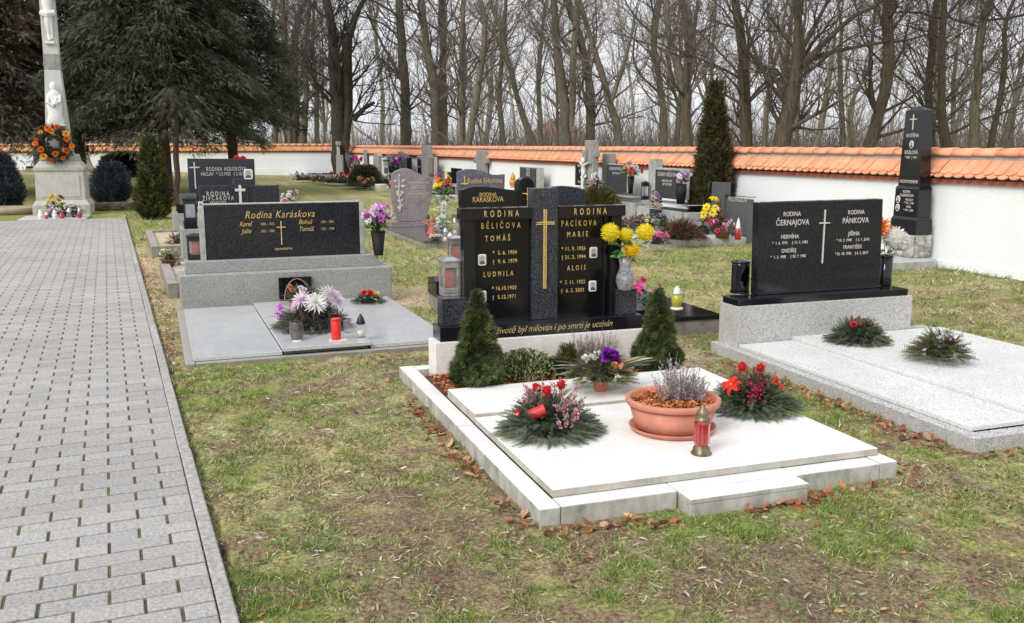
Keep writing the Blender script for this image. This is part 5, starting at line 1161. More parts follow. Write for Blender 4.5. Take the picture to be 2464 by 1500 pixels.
# bed plants
zb = .10
b = MB(); n = 2600; x = NR.uniform(1.55, 3.28, n); y = NR.uniform(5.67, 6.27, n)
put(b, T_LEAF, np.stack([x, y, .093 + NR.uniform(0, .014, n)], 1), rdir(n, .1) * [1, 1, .4], NR.uniform(.02, .042, n), pick([(.48, .14, .05), (.60, .20, .07), (.30, .09, .045), (.66, .28, .13)], n), NR.uniform(-.6, .6, n), wide=1.6); b.box(1.532, 3.30, 5.655, 6.262, -.04, .092, (.12, .06, .035)); tag(b.build('bark_mulch', DRYM), 'orange bark chips in the planting bed of the central grave', 'bark mulch', kind='stuff')
cone_spruce(1150, 930, 703, .10, 118, 'small cone shaped spruce in front of the left end of the black base', 21)
cone_spruce(1580, 888, 702, .10, 98, 'small cone shaped spruce at the right end of the black base', 22)
p = onto(1275, 912, .1); shrub(p + [0, .10, 0], .17, lambda f: .235 * (1 - f * f) ** .5 * (.9 + .1 * f), 'variegated_shrub', 'low shrub with cream edged green leaves between the left cone spruce and the purple bow', [(.09, .13, .045), (.52, .54, .26), (.13, .18, .06), (.62, .62, .38)], 3600, .028, T=T_LEAF, up=1.0, seed=31, roll=3, mat=LEAFM, lump=.2)
p = onto(1440, 880, .1); t = thing('heather', 'pink grey heather standing behind the purple bow before the white plinth', 'plant', p + [.0, .12, 0]); b = MB()
for cx in (-.12, -.04, .05, .13): sprays(b, (cx, 0, 0), 34, .21, [(.26, .25, .16), (.38, .31, .28), (.22, .23, .12)], 1, .04, 26, [(.66, .50, .52), (.56, .42, .46), (.42, .38, .34)], .0011, T_NARROW, .012, (.2, .14, .12), .5)
b.build('stems', LEAFM, t)
p = onto(1372, 892, .1); shrub(p + [0, .06, 0], .17, lambda f: .09 * (1 - f * .6), 'conifer_seedling', 'small yellow green conifer tuft beside the pink grey heather', [(.15, .16, .035), (.09, .11, .03)], 1100, .03, T=T_FINE, up=1.6, seed=32)
p = onto(1330, 905, .1); shrub(p + [0.05, .02, 0], .12, lambda f: .12 * (1 - f * f) ** .5, 'ground_cover_shrub', 'dark low evergreen behind the cream edged shrub', [(.05, .07, .03), (.08, .10, .04)], 1300, .03, T=T_FINE, up=.6, seed=33)

# ---- lanterns and candles
def square_lantern(loc, label, w, h, frame, candle=WAX, pane=CLEAR, rz=0, chim=True, fill=.75, arch=False, sc=1.0):
    t = thing('grave_lantern', label, 'lantern', loc, rz); t.scale = (sc,) * 3; f = MB(); p_ = w * .12
    f.box(-w / 2, w / 2, -w / 2, w / 2, 0, h * .06)
    for sx in (-1, 1):
        for sy in (-1, 1): x0 = sx * (w / 2 - p_ / 2); y0 = sy * (w / 2 - p_ / 2); f.box(x0 - p_ / 2, x0 + p_ / 2, y0 - p_ / 2, y0 + p_ / 2, h * .061, h * .88)
    for s in (-1, 1):
        for z in (.14, .80): f.box(-w / 2 + p_, w / 2 - p_, s * (w / 2 - .004) - .003, s * (w / 2 - .004) + .003, h * (z - .07), h * (z + .07)); f.box(s * (w / 2 - .004) - .003, s * (w / 2 - .004) + .003, -w / 2 + p_, w / 2 - p_, h * (z - .07), h * (z + .07))
    f.build('frame', frame, t, bev=.0015); r = MB(); r.box(-w * .55, w * .55, -w * .55, w * .55, h * .881, h * .93); 
    r.lathe([(w * .62, h * .931), (w * .30, h), (.001, h)], 4, phase=pi / 4); r.build('lid', frame, t, bev=.0015)
    g_ = MB()
    for s in (-1, 1): g_.box(-w / 2 + p_, w / 2 - p_, s * (w / 2 - .009) - .001, s * (w / 2 - .009) + .001, h * .21, h * .73); g_.box(s * (w / 2 - .009) - .001, s * (w / 2 - .009) + .001, -w / 2 + p_, w / 2 - p_, h * .21, h * .73)
    g_.build('panes', pane, t)
    if candle: MB().lathe([(w * .26, h * .062), (w * .27, h * .4 * fill / .45), (w * .2, h * .42 * fill / .45)], 14).build('candle', candle, t, smooth=True)
    return t
def glass_candle(loc, label, r, h, gm, lidm, basem=None, body=None, lid=.32, shape='bulb', candle=None, cat='candle', group=None, sc=1.0):
    t = thing('grave_candle', label, cat, loc, 0, group); t.scale = (sc,) * 3; lh = h * lid; bh = h - lh
    if shape == 'bulb': pr = [(r * .72, 0), (r * .75, bh * .08), (r * .6, bh * .14), (r * .85, bh * .3), (r, bh * .55), (r * .92, bh * .8), (r * .62, bh)]
    elif shape == 'jar': pr = [(r * .7, 0), (r * .82, bh * .05), (r * 1.0, bh * .35), (r * 1.0, bh * .75), (r * .85, bh * .95), (r * .85, bh)]
    else: pr = [(r * .9, 0), (r, bh * .04), (r, bh * .9), (r * .85, bh)]
    MB().lathe(pr, 20).build('glass_body', gm, t, smooth=True)
    if lidm: MB().lathe([(r * .72, bh + .0005), (r * .74, bh + lh * .12), (r * .60, bh + lh * .35), (r * .50, bh + lh * .6), (r * .3, bh + lh * .8), (r * .18, bh + lh * .92), (r * .2, h), (.0005, h)], 18).build('lid', lidm, t, smooth=True)
    if candle: MB().lathe([(r * .55, bh * .16), (r * .6, bh * .5), (.0005, bh * .52)], 12).build('wax', candle, t, smooth=True)
    return t
p = onto(1090, 714, .622); square_lantern(p + [0, .08, 0], 'tall steel lantern with red glass on the left black pedestal of the central monument', .095, .205, STEEL, WAX, CLEAR, sc=1.36)
p = on(1097, 632, .40); square_lantern(at(1097, 640, 8.3), 'second metal lantern with red candle showing just behind the steel one', .105, .235, STEEL, WAX, CLEAR, sc=1.2)
# big red lantern by the oval pot
p = onto(1692, 1095, ZS); t = thing('grave_candle', 'tall red glass candle with brass foot and cap before the big round pot', 'candle', p + [0, .02, 0]); t.scale = (1.26,) * 3
MB().lathe([(.042, 0), (.043, .006), (.036, .014), (.034, .026), (.028, .034), (.026, .040)], 24).build('foot', BRASS, t, smooth=True)
b = MB(); b.lathe([(.0285, .0405), (.031, .05), (.032, .130), (.029, .142)], 8, phase=pi / 8); b.build('glass_body', REDG, t); 
MB().lathe([(.018, .042), (.018, .11), (.001, .112)], 12).build('wax', WAX, t, smooth=True)
b = MB(); b.lathe([(.030, .1425), (.031, .148), (.024, .152), (.025, .165), (.026, .168), (.021, .182), (.013, .194), (.010, .197), (.0105, .206), (.006, .208), (.0005, .208)], 20); b.build('cap', BRASS, t, smooth=True)
b = MB()
for k in range(8):
    a = k * pi / 4; b.tube([(cos(a) * .0335, sin(a) * .0335, .046), (cos(a) * .0335, sin(a) * .0335, .135)], .0012, 4)
b.build('ribs', REDG, t)
# left grave candles
zl = .0985
glass_candle(onto(715, 818, zl), 'dark smoked glass candle jar without lid on the left grey grave', .037, .105, SMOKE, DARKM, lid=.12, shape='jar', candle=WAXW, sc=1.6)
MB_ = MB().lathe([(.036, 0), (.036, .006)], 20); tag(MB_.build('candle_coaster', WPLAS, smooth=False, loc=onto(715, 820, zl) + [0, -.003, .0003]), 'small white coaster under the smoked glass candle', 'coaster')
t = onto(811, 819, zl); tag(MB().flat([(-.075, -.035), (.08, -.03), (.085, .035), (-.055, .03)], 0, .007).build('candle_tray', plain('pale_pink_tray', (.72, .66, .6), .5), loc=t, bev=.002), 'pale flat tile lying under the red plastic candle', 'tray')
tc_ = thing('grave_candle', 'bright red plastic candle standing on a pale tile', 'candle', t + [-.004, .005, .0075]); tc_.scale = (1.5, 1.5, 1.5); MB().lathe([(.026, 0), (.027, .01), (.027, .10), (.024, .104)], 20).build('plastic_body', RPLAS, tc_, smooth=True); MB().lathe([(.0245, .1045), (.0265, .108), (.0265, .118), (.02, .120), (.018, .116), (.001, .116)], 20).build('rim', RPLAS, tc_, smooth=True)
glass_candle(onto(869, 812, zl), 'clear glass candle with a pointed dark grey cap on the left grey grave', .040, .150, CLEAR, DARKM, lid=.42, shape='bulb', candle=WAXW, sc=1.32)
glass_candle(onto(836, 800, zl), 'empty clear glass with a brass rim behind the red plastic candle', .026, .09, CLEAR, BRASS, lid=.08, shape='cyl', sc=1.3)
# left grave: black lantern, vase
p = on(472, 626, .505 + .02); square_lantern(on(472, 624, .506), 'black lantern with a red candle at the left end of the long headstone', .125, .205, DARKM, WAX, CLEAR, sc=1.32)
def vase(loc, label, prof, mat, n=24, name='flower_vase', sc=1.0):
    t = thing(name, label, 'vase', loc); t.scale = (sc,) * 3; MB().lathe(prof, n).build('vase_body', mat, t, smooth=True); r, z = prof[-1]; MB().lathe([(r, z + .0003), (r * 1.05, z + .002), (r * 1.05, z + .008), (r * .85, z + .009), (r * .8, z - .0)], n).build('rim', mat, t, smooth=True); return t
def bouquet(loc, label, heads, leaves=60, LR=.10, z0=0.0, lcols=GRN, lsize=.06, name='bouquet', stems=True, T=T_LEAF, cat='bouquet', group=None, sc=1.0):
    t = thing(name, label, cat, loc, 0, group); t.scale = (sc,) * 3; b = MB(); a = NR.uniform(0, 6.28, leaves); 
    hz_ = np.mean([h[2] for h in heads]); P = np.stack([np.cos(a) * LR * .5 * NR.uniform(0, 1, leaves), np.sin(a) * LR * .4 * NR.uniform(0, 1, leaves), z0 + NR.uniform(.1, .85, leaves) * (hz_ - z0)], 1)
    put(b, T, P, np.stack([np.cos(a), np.sin(a), NR.uniform(-.3, 1, leaves)], 1), lsize * NR.uniform(.6, 1.2, leaves), pick(lcols, leaves), NR.uniform(-1, 1, leaves))
    if stems:
        for h in heads: b.tube([(0, 0, z0 - .01), (h[0] * .4, h[1] * .4, z0 + (h[2] - z0) * .6), (h[0], h[1], h[2])], .0025, 4, (.06, .12, .03))
    b.build('leaves', LEAFM, t)
    for (x, y, z, r, kind, c1, *c2) in heads:
        f = MB(); flower(f, (x, y, z), (x * 1.2, y - .06, .5 * (z - z0) * .4 + .03), r, kind, c1, c2[0] if c2 else None); f.build('blossom', PETAL, t)
    return t
p = on(911, 614, .505); vase(p, 'black plastic cone vase at the right end of the long headstone', [(.040, 0), (.040, .01), (.062, .20)], BPLAS, sc=1.27)
rs = random.Random(12); hd = []
for i in range(32):
    a = rs.uniform(0, 6.28); r = rs.uniform(0, .115); hd.append((cos(a) * r, sin(a) * r * .8, .25 + rs.uniform(0, .15) * (1 - r * 3) + rs.uniform(0, .06), rs.uniform(.038, .052), 'lily' if i % 3 else 'rose', [(.70, .16, .66), (.80, .62, .76), (.86, .80, .84), (.62, .14, .60)][i % 4], (.78, .6, .75)))
bouquet(p, 'big purple and pale pink bouquet in the black cone vase', hd, 90, .16, .19, [(.10, .22, .05), (.05, .11, .04)], .07, sc=1.27)
# white chrysanthemum mound
p = onto(752, 790, zl); mum = (.80, .70, .76)
t = arrangement(p, 'large fir mound with white and lilac chrysanthemums on the left grey grave', .25, .18, 800, .085, [(.10, .13, .10), (.15, .18, .13), (.20, .15, .13)], oval=1.1,
  heads=[(-.08, -.06, .235, .085, 'mum', (.74, .58, .72), WHT), (.02, -.13, .215, .095, 'mum', WHT, WHT), (.13, -.04, .26, .095, 'mum', WHT, (.75, .6, .72)), (.18, -.08, .22, .08, 'mum', (.76, .58, .74), WHT), (.05, .02, .22, .06, 'mum', (.78, .68, .74), WHT), (-.12, -.02, .17, .055, 'mum', (.72, .52, .70), WHT), (.1, .05, .23, .05, 'mum', WHT, WHT)],
  extras=[('brown_heather', ex_heather([(.30, .17, .16), (.22, .13, .12)], [(-.1, -.14, .08), (0, -.16, .07), (.12, -.14, .08), (.18, -.08, .09), (-.16, -.05, .09), (.05, -.12, .11)]), PETAL)], sc=1.15)
p = onto(690, 782, zl); hd = [(rs.uniform(-.07, .03), rs.uniform(-.05, .03), rs.uniform(.03, .16), .03, 'lily', [(.62, .12, .62), (.78, .50, .74)][i % 2]) for i in range(10)]
bouquet(p, 'small bunch of violet artificial flowers with bright green leaves beside the chrysanthemum mound', hd, 40, .14, .0, [(.18, .42, .04), (.12, .30, .03)], .07, stems=False, sc=1.15)
# basket with dried plants before the plate
p = onto(718, 738, .068); t = thing('gift_basket', 'tall handled wicker basket of dried leaves before the small black plate', 'basket', p + [0, .05, 0.001]); MB().lathe([(.06, 0), (.085, .07), (.088, .075)], 16, c=(.35, .22, .12)).build('basket_body', plain('wicker', (.33, .20, .11), .8, bmp=1, sc=30), t)
b = MB(); a = np.linspace(0, pi, 14); b.tube([(cos(q) * .13, 0, .06 + sin(q) * .22) for q in a], .005, 5); b.build('handle', plain('wicker_handle', (.38, .22, .14), .8), t)
b = MB(); n = 120; put(b, T_NARROW, NR.normal(0, .03, (n, 3)) + [0, 0, .10], rdir(n, .5), NR.uniform(.07, .15, n), pick([(.08, .11, .06), (.16, .15, .09), (.28, .15, .10), (.05, .07, .04)], n), NR.uniform(-1, 1, n))
n = 46; put(b, T_NARROW, np.array([.11, -.02, .10]) + NR.normal(0, .02, (n, 3)), rdir(n, .6), NR.uniform(.08, .15, n), pick([(.07, .10, .06), (.10, .14, .08), (.24, .2, .1)], n), NR.uniform(-1, 1, n)); b.build('dried_leaves', LEAFM, t)
b = MB(); 
for q in ((-.05, -.05, .17, (.45, .2, .12)), (.03, -.04, .19, WHT), (.07, -.03, .16, (.8, .75, .72)), (-.07, -.02, .20, (.5, .26, .16))): flower(b, q[:3], (0, -1, .4), .035, 'rose', q[3])
b.build('dried_flowers', PETAL, t)
glass_candle(onto(706, 762, .0985), 'half burnt orange candle in clear glass at the foot of the wicker basket', .03, .10, glass('amber_glass', (.55, .30, .08), .1, .6), None, lid=.02, shape='cyl', sc=1.2)
p = onto(886, 728, .0685); arrangement(p, 'small round moss wreath with two red roses and gold leaves', .13, .05, 260, .05, [(.10, .105, .04), (.07, .085, .035), (.15, .13, .05)], heads=[(-.035, -.02, .085, .036, 'rose', RED), (.015, -.03, .08, .033, 'rose', RED)], extras=[('gold_leaves', ex_ribbon([(.07, -.02, .06), (.05, .02, .065)], (.55, .42, .08), .04, 12), SHINY)], sc=1.25)

# right grave things
zr2 = .475; p = on(1792, 708, zr2)
t = thing('stone_lantern', 'round black granite lantern with oval opening beside the right headstone', 'lantern', p + [0.0, .075, 0]); t.scale = (1.33,) * 3; b = MB()
b.lathe([(.062, 0), (.062, .012)], 24); b.build('foot', BLACK, t, smooth='auto')
b = MB(); n = 40; a_ = np.linspace(0, 2 * pi, n + 1)[:-1]; zs = np.linspace(.012, .19, 15); V = []; 
for z in zs: V += [(cos(q) * .056, sin(q) * .056, z) for q in a_]
F = []
for i in range(14):
    for j in range(n):
        am = (a_[j] + pi / n); am = (am + pi) % (2 * pi) - pi; zm = (zs[i] + zs[i + 1]) / 2
        if ((am + pi * .44) / .62) ** 2 + ((zm - .10) / .062) ** 2 < 1: continue
        F.append((i * n + j, i * n + (j + 1) % n, (i + 1) * n + (j + 1) % n, (i + 1) * n + j))
b.add(V, F); o = b.build('body', BLACK, t, smooth=True); md = o.modifiers.new('thick', 'SOLIDIFY'); md.thickness = .008
MB().lathe([(.060, .1905), (.063, .195), (.060, .203), (.001, .204)], 24).build('lid', BLACK, t, smooth=True); MB().lathe([(.018, .013), (.018, .07), (.001, .072)], 12).build('candle', plain('orange_wax', (.6, .16, .06), .5), t, smooth=True)
glass_candle(on(1840, 704, zr2) + [0, .03, 0], 'small lantern with a blue grey metal cap and red glass beside the round black lantern', .034, .150, REDG, plain('blue_grey_cap', (.06, .08, .13), .45, .3), lid=.40, shape='cyl', sc=1.42)
p = on(2130, 687, zr2 + .001); vase(p + [0, .02, 0], 'black stone cylinder vase at the right end of the right headstone', [(.045, 0), (.047, .005), (.047, .185)], BLACK, sc=1.38)
h0 = (p + [0, .02, 0]); zt = .2
bouquet(h0, 'bouquet of one orange and one large white chrysanthemum', [(-.045, .02, .365, .085, 'mum', ORG, (.85, .12, .01)), (.035, -.03, .30, .082, 'pompon', (.84, .84, .76), (.86, .86, .80))], 16, .10, .185, [(.12, .25, .06), (.06, .14, .04)], .08, sc=1.38)
p = onto(2065, 822, .143); arrangement(p, 'round fir wreath with brown cones and a dark red flower on the right grave', .20, .12, 760, .075, [(.14, .17, .09), (.20, .22, .10), (.13, .17, .14)], heads=[(-.09, -.05, .135, .032, 'rose', (.45, .02, .06)), (.06, -.06, .13, .024, 'rose', (.40, .2, .18))], extras=[('cones', ex_pine([(-.03, -.05, .12), (.02, -.02, .13), (.05, -.05, .115), (.0, .02, .13), (-.06, .0, .12), (.08, 0, .115)]), BARKM), ('dried_heads', ex_ribbon([(-.03, -.02, .14), (.03, -.04, .14), (.0, .01, .145), (.07, -.02, .13)], (.42, .22, .17), .034, 14), DRYM)], sc=1.12)
p = onto(2258, 872, .129); arrangement(p, 'fir twigs with silver ribbon and violet baubles in a glass bowl on the right grave', .16, .11, 420, .095, [(.16, .17, .07), (.12, .15, .06), (.20, .19, .09)], pot=(CLEAR, .05, .045), extras=[('silver_ribbon', ex_ribbon([(-.03, -.06, .125), (.04, -.05, .125)], (.70, .70, .74), .05, 22), SHINY), ('baubles', [(lambda mb, z, q_=q_: mb.ball((q_[0], q_[1], z + q_[2]), .012, 10, q_[3])) for q_ in ((-.09, -.09, .09, (.10, .06, .45)), (-.01, -.09, .13, (.7, .12, .55)), (.11, -.09, .08, (.22, .16, .5)))], SHINY)], T=T_SPRIG, sc=1.12)

# central: marble vase with yellow pompons
p = on(1510, 700, .622); p = p + [0, .05, 0]; vase(p, 'grey marble vase on the right pedestal of the central monument', [(.038, 0), (.042, .008), (.054, .05), (.052, .085), (.034, .125), (.033, .15), (.042, .190)], MARBV, sc=1.25)
Yq = p[1]
def rel(x, y, c, dy=0): q = at(x, y, c[1] + dy); return (q[0] - c[0], dy, q[2] - c[2])
bouquet(p, 'four big yellow pompon flowers in the grey marble vase', [(*rel(1468, 560, p, -.03), .076, 'pompon', YEL, (.95, .76, .03)), (*rel(1552, 560, p, -.02), .076, 'pompon', YEL, (.95, .78, .03)), (*rel(1506, 566, p, .03), .062, 'pompon', YEL), (*rel(1520, 601, p, -.05), .068, 'pompon', (.95, .62, .02))], 46, .12, .19, [(.12, .30, .06), (.20, .42, .12), (.07, .18, .05)], .09)

# ---- black arched grave things
bz_ = .2005
p = on(1558, 742, bz_); hd = [(-.16, .0, .25, .055, 'star', MAG), (-.10, -.03, .17, .06, 'star', MAG), (.10, .0, .16, .06, 'star', (.68, .04, .26)), (.03, -.05, .12, .05, 'star', MAG), (-.2, .02, .16, .05, 'star', MAG), (-.04, 0, .22, .045, 'rose', (.7, .2, .25))]
bouquet(p, 'low bunch of magenta flowers with dark leaves beside the right cone spruce', hd, 90, .22, 0, [(.03, .06, .035), (.05, .09, .05), (.25, .32, .28)], .07, stems=False, sc=1.2)
t = glass_candle(on(1628, 745, .2005), 'yellow green glass candle with white cap and white foot on the polished black slab', .040, .165, YELG, WPLAS, lid=.36, shape='bulb', candle=WAX, sc=1.35); MB().lathe([(.042, 0), (.044, .004), (.042, .014), (.036, .016)], 20).build('foot', WPLAS, t, smooth=True)

# ---- things around the purple grave
def ondepth(x, y, Y): return at(x, y, Y)
p = on(1066, 620, .136); fx = float(p[1])
bouquet(at(1066, 512, 17.3) * [1, 1, 0] + [0, 0, .9 - .05], 'yellow, orange and red bouquet behind the purple heart stone', [(rs.uniform(-.13, .13), rs.uniform(-.08, .08), rs.uniform(.0, .30), .075, ['lily', 'daisy', 'star'][i % 3], [YEL, (.88, .75, .10), ORG, (.8, .1, .04), (.4, .05, .2)][i % 5]) for i in range(15)], 60, .25, -.3, [(.10, .2, .06), (.2, .35, .1)], .12, stems=True, sc=1.15)
vase(at(1066, 560, 17.3) * [1, 1, 0] + [0, 0, .14], 'slim glass vase holding the yellow and orange bouquet', [(.05, 0), (.04, .2), (.06, .48)], CLEAR)
bouquet(at(1064, 560, 15.4) * [1, 1, 0] + [0, 0, .137], 'tree like bunch of silver white artificial leaves on the purple slab', [(rs.uniform(-.10, .10) * (1.2 - k / 14), rs.uniform(-.06, .06), .10 + .03 * k, .055, 'star', (.62, .66, .62)) for k in range(14)], 60, .2, 0, [(.35, .42, .36), (.10, .16, .11)], .10, sc=1.2)
b = MB(); b.lathe([(.11, 0), (.10, .04), (.07, .12), (.05, .20), (.055, .26), (.045, .31), (.001, .34)], 12, c=(.45, .12, .07)); t = thing('angel_figure', 'small terracotta coloured angel figure kneeling beside the purple headstone', 'figurine', at(1040, 540, 15.9) * [1, 1, 0] + [0, 0, .136]); b.build('body', attr('glazed_clay', .5, 0, .4, .2, 20), t, smooth=True)
b = MB()
for s_ in (-1, 1): put(b, T_LEAF, np.array([[0.02 * s_, .05, .14]]), np.array([[s_ * .8, .2, .7]]), .20, (.5, .16, .1), np.array([.3]), wide=1.4)
b.build('wings', MATS['glazed_clay'], t)
arrangement(at(1047, 567, 14.9) * [1, 1, 0] + [0, 0, .136], 'green basket bowl topped with white flowers on the purple slab', .12, .06, 90, .06, FIRC, heads=[(x, -.03, .09, .04, 'rose', WHT) for x in (-.07, -.02, .03, .08)])
for i, (x, y, Y, gm, lm, lab, hh) in enumerate(((1083, 577, 14.2, REDG, WPLAS, 'red and white candle at the edge of the purple slab', .20), (1072, 575, 14.6, CLEAR, STEEL, 'clear glass candle with steel cap on the purple slab', .24), (1094, 560, 15.4, CLEAR, STEEL, 'tall clear glass lantern right of the silver leaf bunch', .34), (1030, 500, 16.6, SMOKE, DARKM, 'smoked glass lantern with dark cap left of the purple headstone', .32))):
    glass_candle(at(x, y, Y) * [1, 1, 0] + [0, 0, .136], lab, .055 if i != 1 else .06, hh, gm, lm, lid=.3, shape='cyl', candle=WAXW if i else None)
# pink and white bouquet behind the long headstone
c0 = at(698, 495, 13.6); bouquet(c0, 'pink and white bouquet showing above the right end of the long headstone', [(rs.uniform(-.11, .11), rs.uniform(-.06, .06), rs.uniform(.02, .22), .045, 'rose', [(.72, .25, .42), (.82, .74, .74), (.80, .55, .60), (.78, .82, .8)][i % 4]) for i in range(17)], 50, .2, -.05, [(.08, .16, .10), (.2, .35, .25)], .09)
vase(c0 * [1, 1, 0] + [0, 0, .5], 'black vase hidden behind the long headstone holding the pink and white bouquet', [(.05, 0), (.07, c0[2] - .52)], BPLAS)
# second grave bed: dish with white flowers, lanterns
p = on(409, 640, .13); arrangement(p, 'brown dish of pale dried flowers on the sandy bed behind the left grave', .12, .10, 80, .07, [(.16, .20, .06), (.25, .26, .10)], pot=(plain('brown_pot', (.16, .07, .045), .6), .11, .09), heads=[(x, -.02, .10, .06, 'rose', (.66, .60, .42)) for x in (-.08, 0, .08)])
glass_candle(on(430, 664, .125), 'clear glass candle with a small dark cap lying low on the sandy bed', .05, .19, CLEAR, GREYD, lid=.3, shape='cyl')
p = at(459, 535, 13.7); q = p.copy(); q[2] = loc2(459, 536, 13.7, Z1)[1]; square_lantern(q, 'tall black framed lantern with grey pane on the black base block behind the left grave', .17, .36, DARKM, None, plain('grey_pane', (.30, .31, .34), .2))
p = on(430, 585, .13); arrangement(p, 'fir twigs with a red bow lying on the farthest sandy bed', .16, .10, 120, .11, FIRC, heads=[(.06, -.02, .18, .07, 'star', (.75, .08, .05))])

# ---- clutter on the graves along the wall
wa = [(1483, 0)]
def wall_item(X, x, y): return atx(x, y, X)
q = wall_item(9.0, 1517, 480); z0 = atx(1517, 464, 9.0)[2]; vase((q[0], q[1], z0 - .02), 'slim dark vase before the faded plaque holding red and white roses', [(.05, 0), (.07, .36)], BPLAS)
bouquet((q[0], q[1], z0 + .34), 'red and white roses with grassy leaves above the slim dark vase', [(rs.uniform(-.16, .16), rs.uniform(-.2, .2), rs.uniform(.06, .3), .07, 'rose', [(.80, .10, .05), WHT, (.82, .45, .3)][i % 3]) for i in range(15)], 70, .3, 0, [(.10, .16, .05), (.2, .25, .1)], .16, T=T_NARROW)
q = wall_item(8.7, 1638, 480); z0 = atx(1638, 489, 8.7)[2]; vase((q[0], q[1], z0 - .02), 'round black vase at the right of the pale framed plaque', [(.07, 0), (.10, .2), (.10, .36)], BPLAS)
bouquet((q[0], q[1], z0 + .34), 'lilac and white bouquet in the round black vase', [(rs.uniform(-.12, .12), rs.uniform(-.15, .15), rs.uniform(.04, .2), .05, 'rose', [(.45, .25, .55), WHT, (.6, .4, .6)][i % 3]) for i in range(16)], 40, .2, 0, GRN, .08)
q = wall_item(8.75, 1552, 470); square_lantern((q[0], q[1], atx(1552, 481, 8.75)[2]), 'tall narrow black lantern left of the pale framed plaque', .12, .37, DARKM, WAXW, CLEAR)
q = wall_item(8.8, 1430, 480); vase((q[0], q[1], .45), 'black vase in front of the tall concrete cross', [(.06, 0), (.08, .33)], BPLAS)
bouquet((q[0], q[1], .76), 'pink and white flowers with white leaf sprays before the tall concrete cross', [(rs.uniform(-.14, .14), rs.uniform(-.18, .2), rs.uniform(.02, .30), .06, 'rose', [(.72, .25, .30), (.8, .76, .74), (.75, .78, .76)][i % 3]) for i in range(16)], 90, .3, 0, [(.5, .53, .5), (.05, .09, .05)], .13)
shrub(np.array([8.3, 18.0, 0]) if 0 else on(1440, 520, .12), .62, lambda f: .42 * (1 - f * f) ** .5, 'conifer_shrub', 'yellow brown dwarf conifer above the right lintel of the monument', [(.17, .15, .05), (.12, .12, .04)], 1800, .12, up=1.0, seed=41)
# near end of the row
bc = on(1645, 575, .13); arrangement(bc + [0, .1, 0], 'wide heap of dried brown fir and orange twigs before the niche grave', .42, .28, 900, .13, [(.28, .13, .06), (.16, .09, .05), (.20, .12, .04), (.08, .06, .04)], T=T_SPRIG, oval=1.0)
p = on(1582, 588, .13); arrangement(p, 'mound of bright pink flowers at the corner of the wall row slab', .20, .12, 160, .09, FIRC, heads=[(rs.uniform(-.15, .15), rs.uniform(-.1, .05), rs.uniform(.10, .2), .055, 'daisy', [(.85, .10, .38), (.75, .30, .45)][i % 2], (.8, .2, .3)) for i in range(12)])
p = on(1716, 560, .13); bouquet(p, 'tall bouquet of yellow daisies, orange lilies and red flowers before the cypress', [(*rel(x, y, p, dy), r, k, c, c2) for x, y, r, k, c, c2, dy in ((1718, 479, .085, 'daisy', YEL, (.7, .4, .02), 0), (1700, 500, .085, 'daisy', YEL, (.5, .25, .02), -.05), (1693, 517, .08, 'daisy', (.9, .7, .05), (.5, .25, .02), -.05), (1714, 512, .085, 'daisy', (.9, .75, .1), (.4, .2, .02), -.1), (1722, 500, .08, 'daisy', (.88, .78, .15), (.5, .25, .02), -.05), (1740, 492, .09, 'lily', ORG, ORG, 0), (1742, 508, .10, 'lily', (.85, .25, .05), ORG, 0), (1732, 518, .09, 'lily', ORG, (.8, .15, .02), -.05), (1728, 488, .08, 'lily', (.85, .3, .08), ORG, .05), (1703, 533, .10, 'star', (.65, .04, .06), RED, -.05), (1712, 528, .09, 'star', (.6, .03, .08), RED, 0), (1737, 528, .07, 'lily', ORG, ORG, 0))], 60, .35, .0, [(.04, .07, .03), (.30, .2, .05), (.08, .1, .04)], .16)
p = on(1738, 572, .13); t = bouquet(p, 'pink and white flowers standing in a small brown basket', [(rs.uniform(-.17, .17), rs.uniform(-.1, .1), rs.uniform(.12, .30), .05, 'rose', [MAG, WHT, (.75, .05, .12), WHT][i % 4]) for i in range(18)], 60, .3, .06, GRN, .09); 
tag(MB().lathe([(.11, 0), (.14, .11), (.145, .115)], 16).build('basket', plain('brown_wicker', (.20, .09, .05), .8, bmp=1, sc=40), loc=p, smooth=True), 'small brown basket holding the pink and white flowers', 'basket')
for i, (x, y, c, lab, h) in enumerate(((1775, 577, REDG, 'glass candle with red foot and pale cap beside the pink and white basket', .36), (1765, 568, SMOKE, 'low dark candle behind the red footed one', .14), (1785, 562, SMOKE, 'black framed candle at the foot of the low dark grey stone', .30))):
    glass_candle(on(x, y, .13), lab, .055, h, c, WPLAS if i == 0 else DARKM, lid=.5 if i == 0 else .25, shape='cyl')
for x, y, lab, cs, hc in ((1500, 560, 'red and white flowers in a fir bunch at the left corner of the niche grave', FIRC, [(.78, .08, .04), WHT, (.5, .06, .1)]), (1560, 552, 'small fir bunch with cream roses below the niche', [(.10, .12, .06), (.2, .13, .07)], [(.75, .70, .5), (.5, .3, .25)]), (1530, 548, 'brown fir bunch at the foot of the niche plinth', [(.2, .12, .07), (.10, .09, .05)], [(.4, .2, .15)]), (1600, 545, 'dark green and lilac flowers under the arched niche', FIRC, [(.45, .35, .55), (.3, .35, .5)]), (1668, 548, 'grey green twigs with small pink flowers before the cypress foot', [(.12, .12, .08), (.16, .12, .08)], [(.6, .35, .35)]), (1690, 562, 'small grey fir bunch with a silver bow near the yellow daisies', [(.2, .2, .17), (.12, .12, .09)], [(.5, .5, .48)])):
    arrangement(on(x, y, .13), lab, .24, .2, 170, .12, cs, heads=[(rs.uniform(-.15, .15), rs.uniform(-.1, .05), rs.uniform(.15, .26), .05, 'rose', hc[i % len(hc)]) for i in range(6)], T=T_SPRIG)
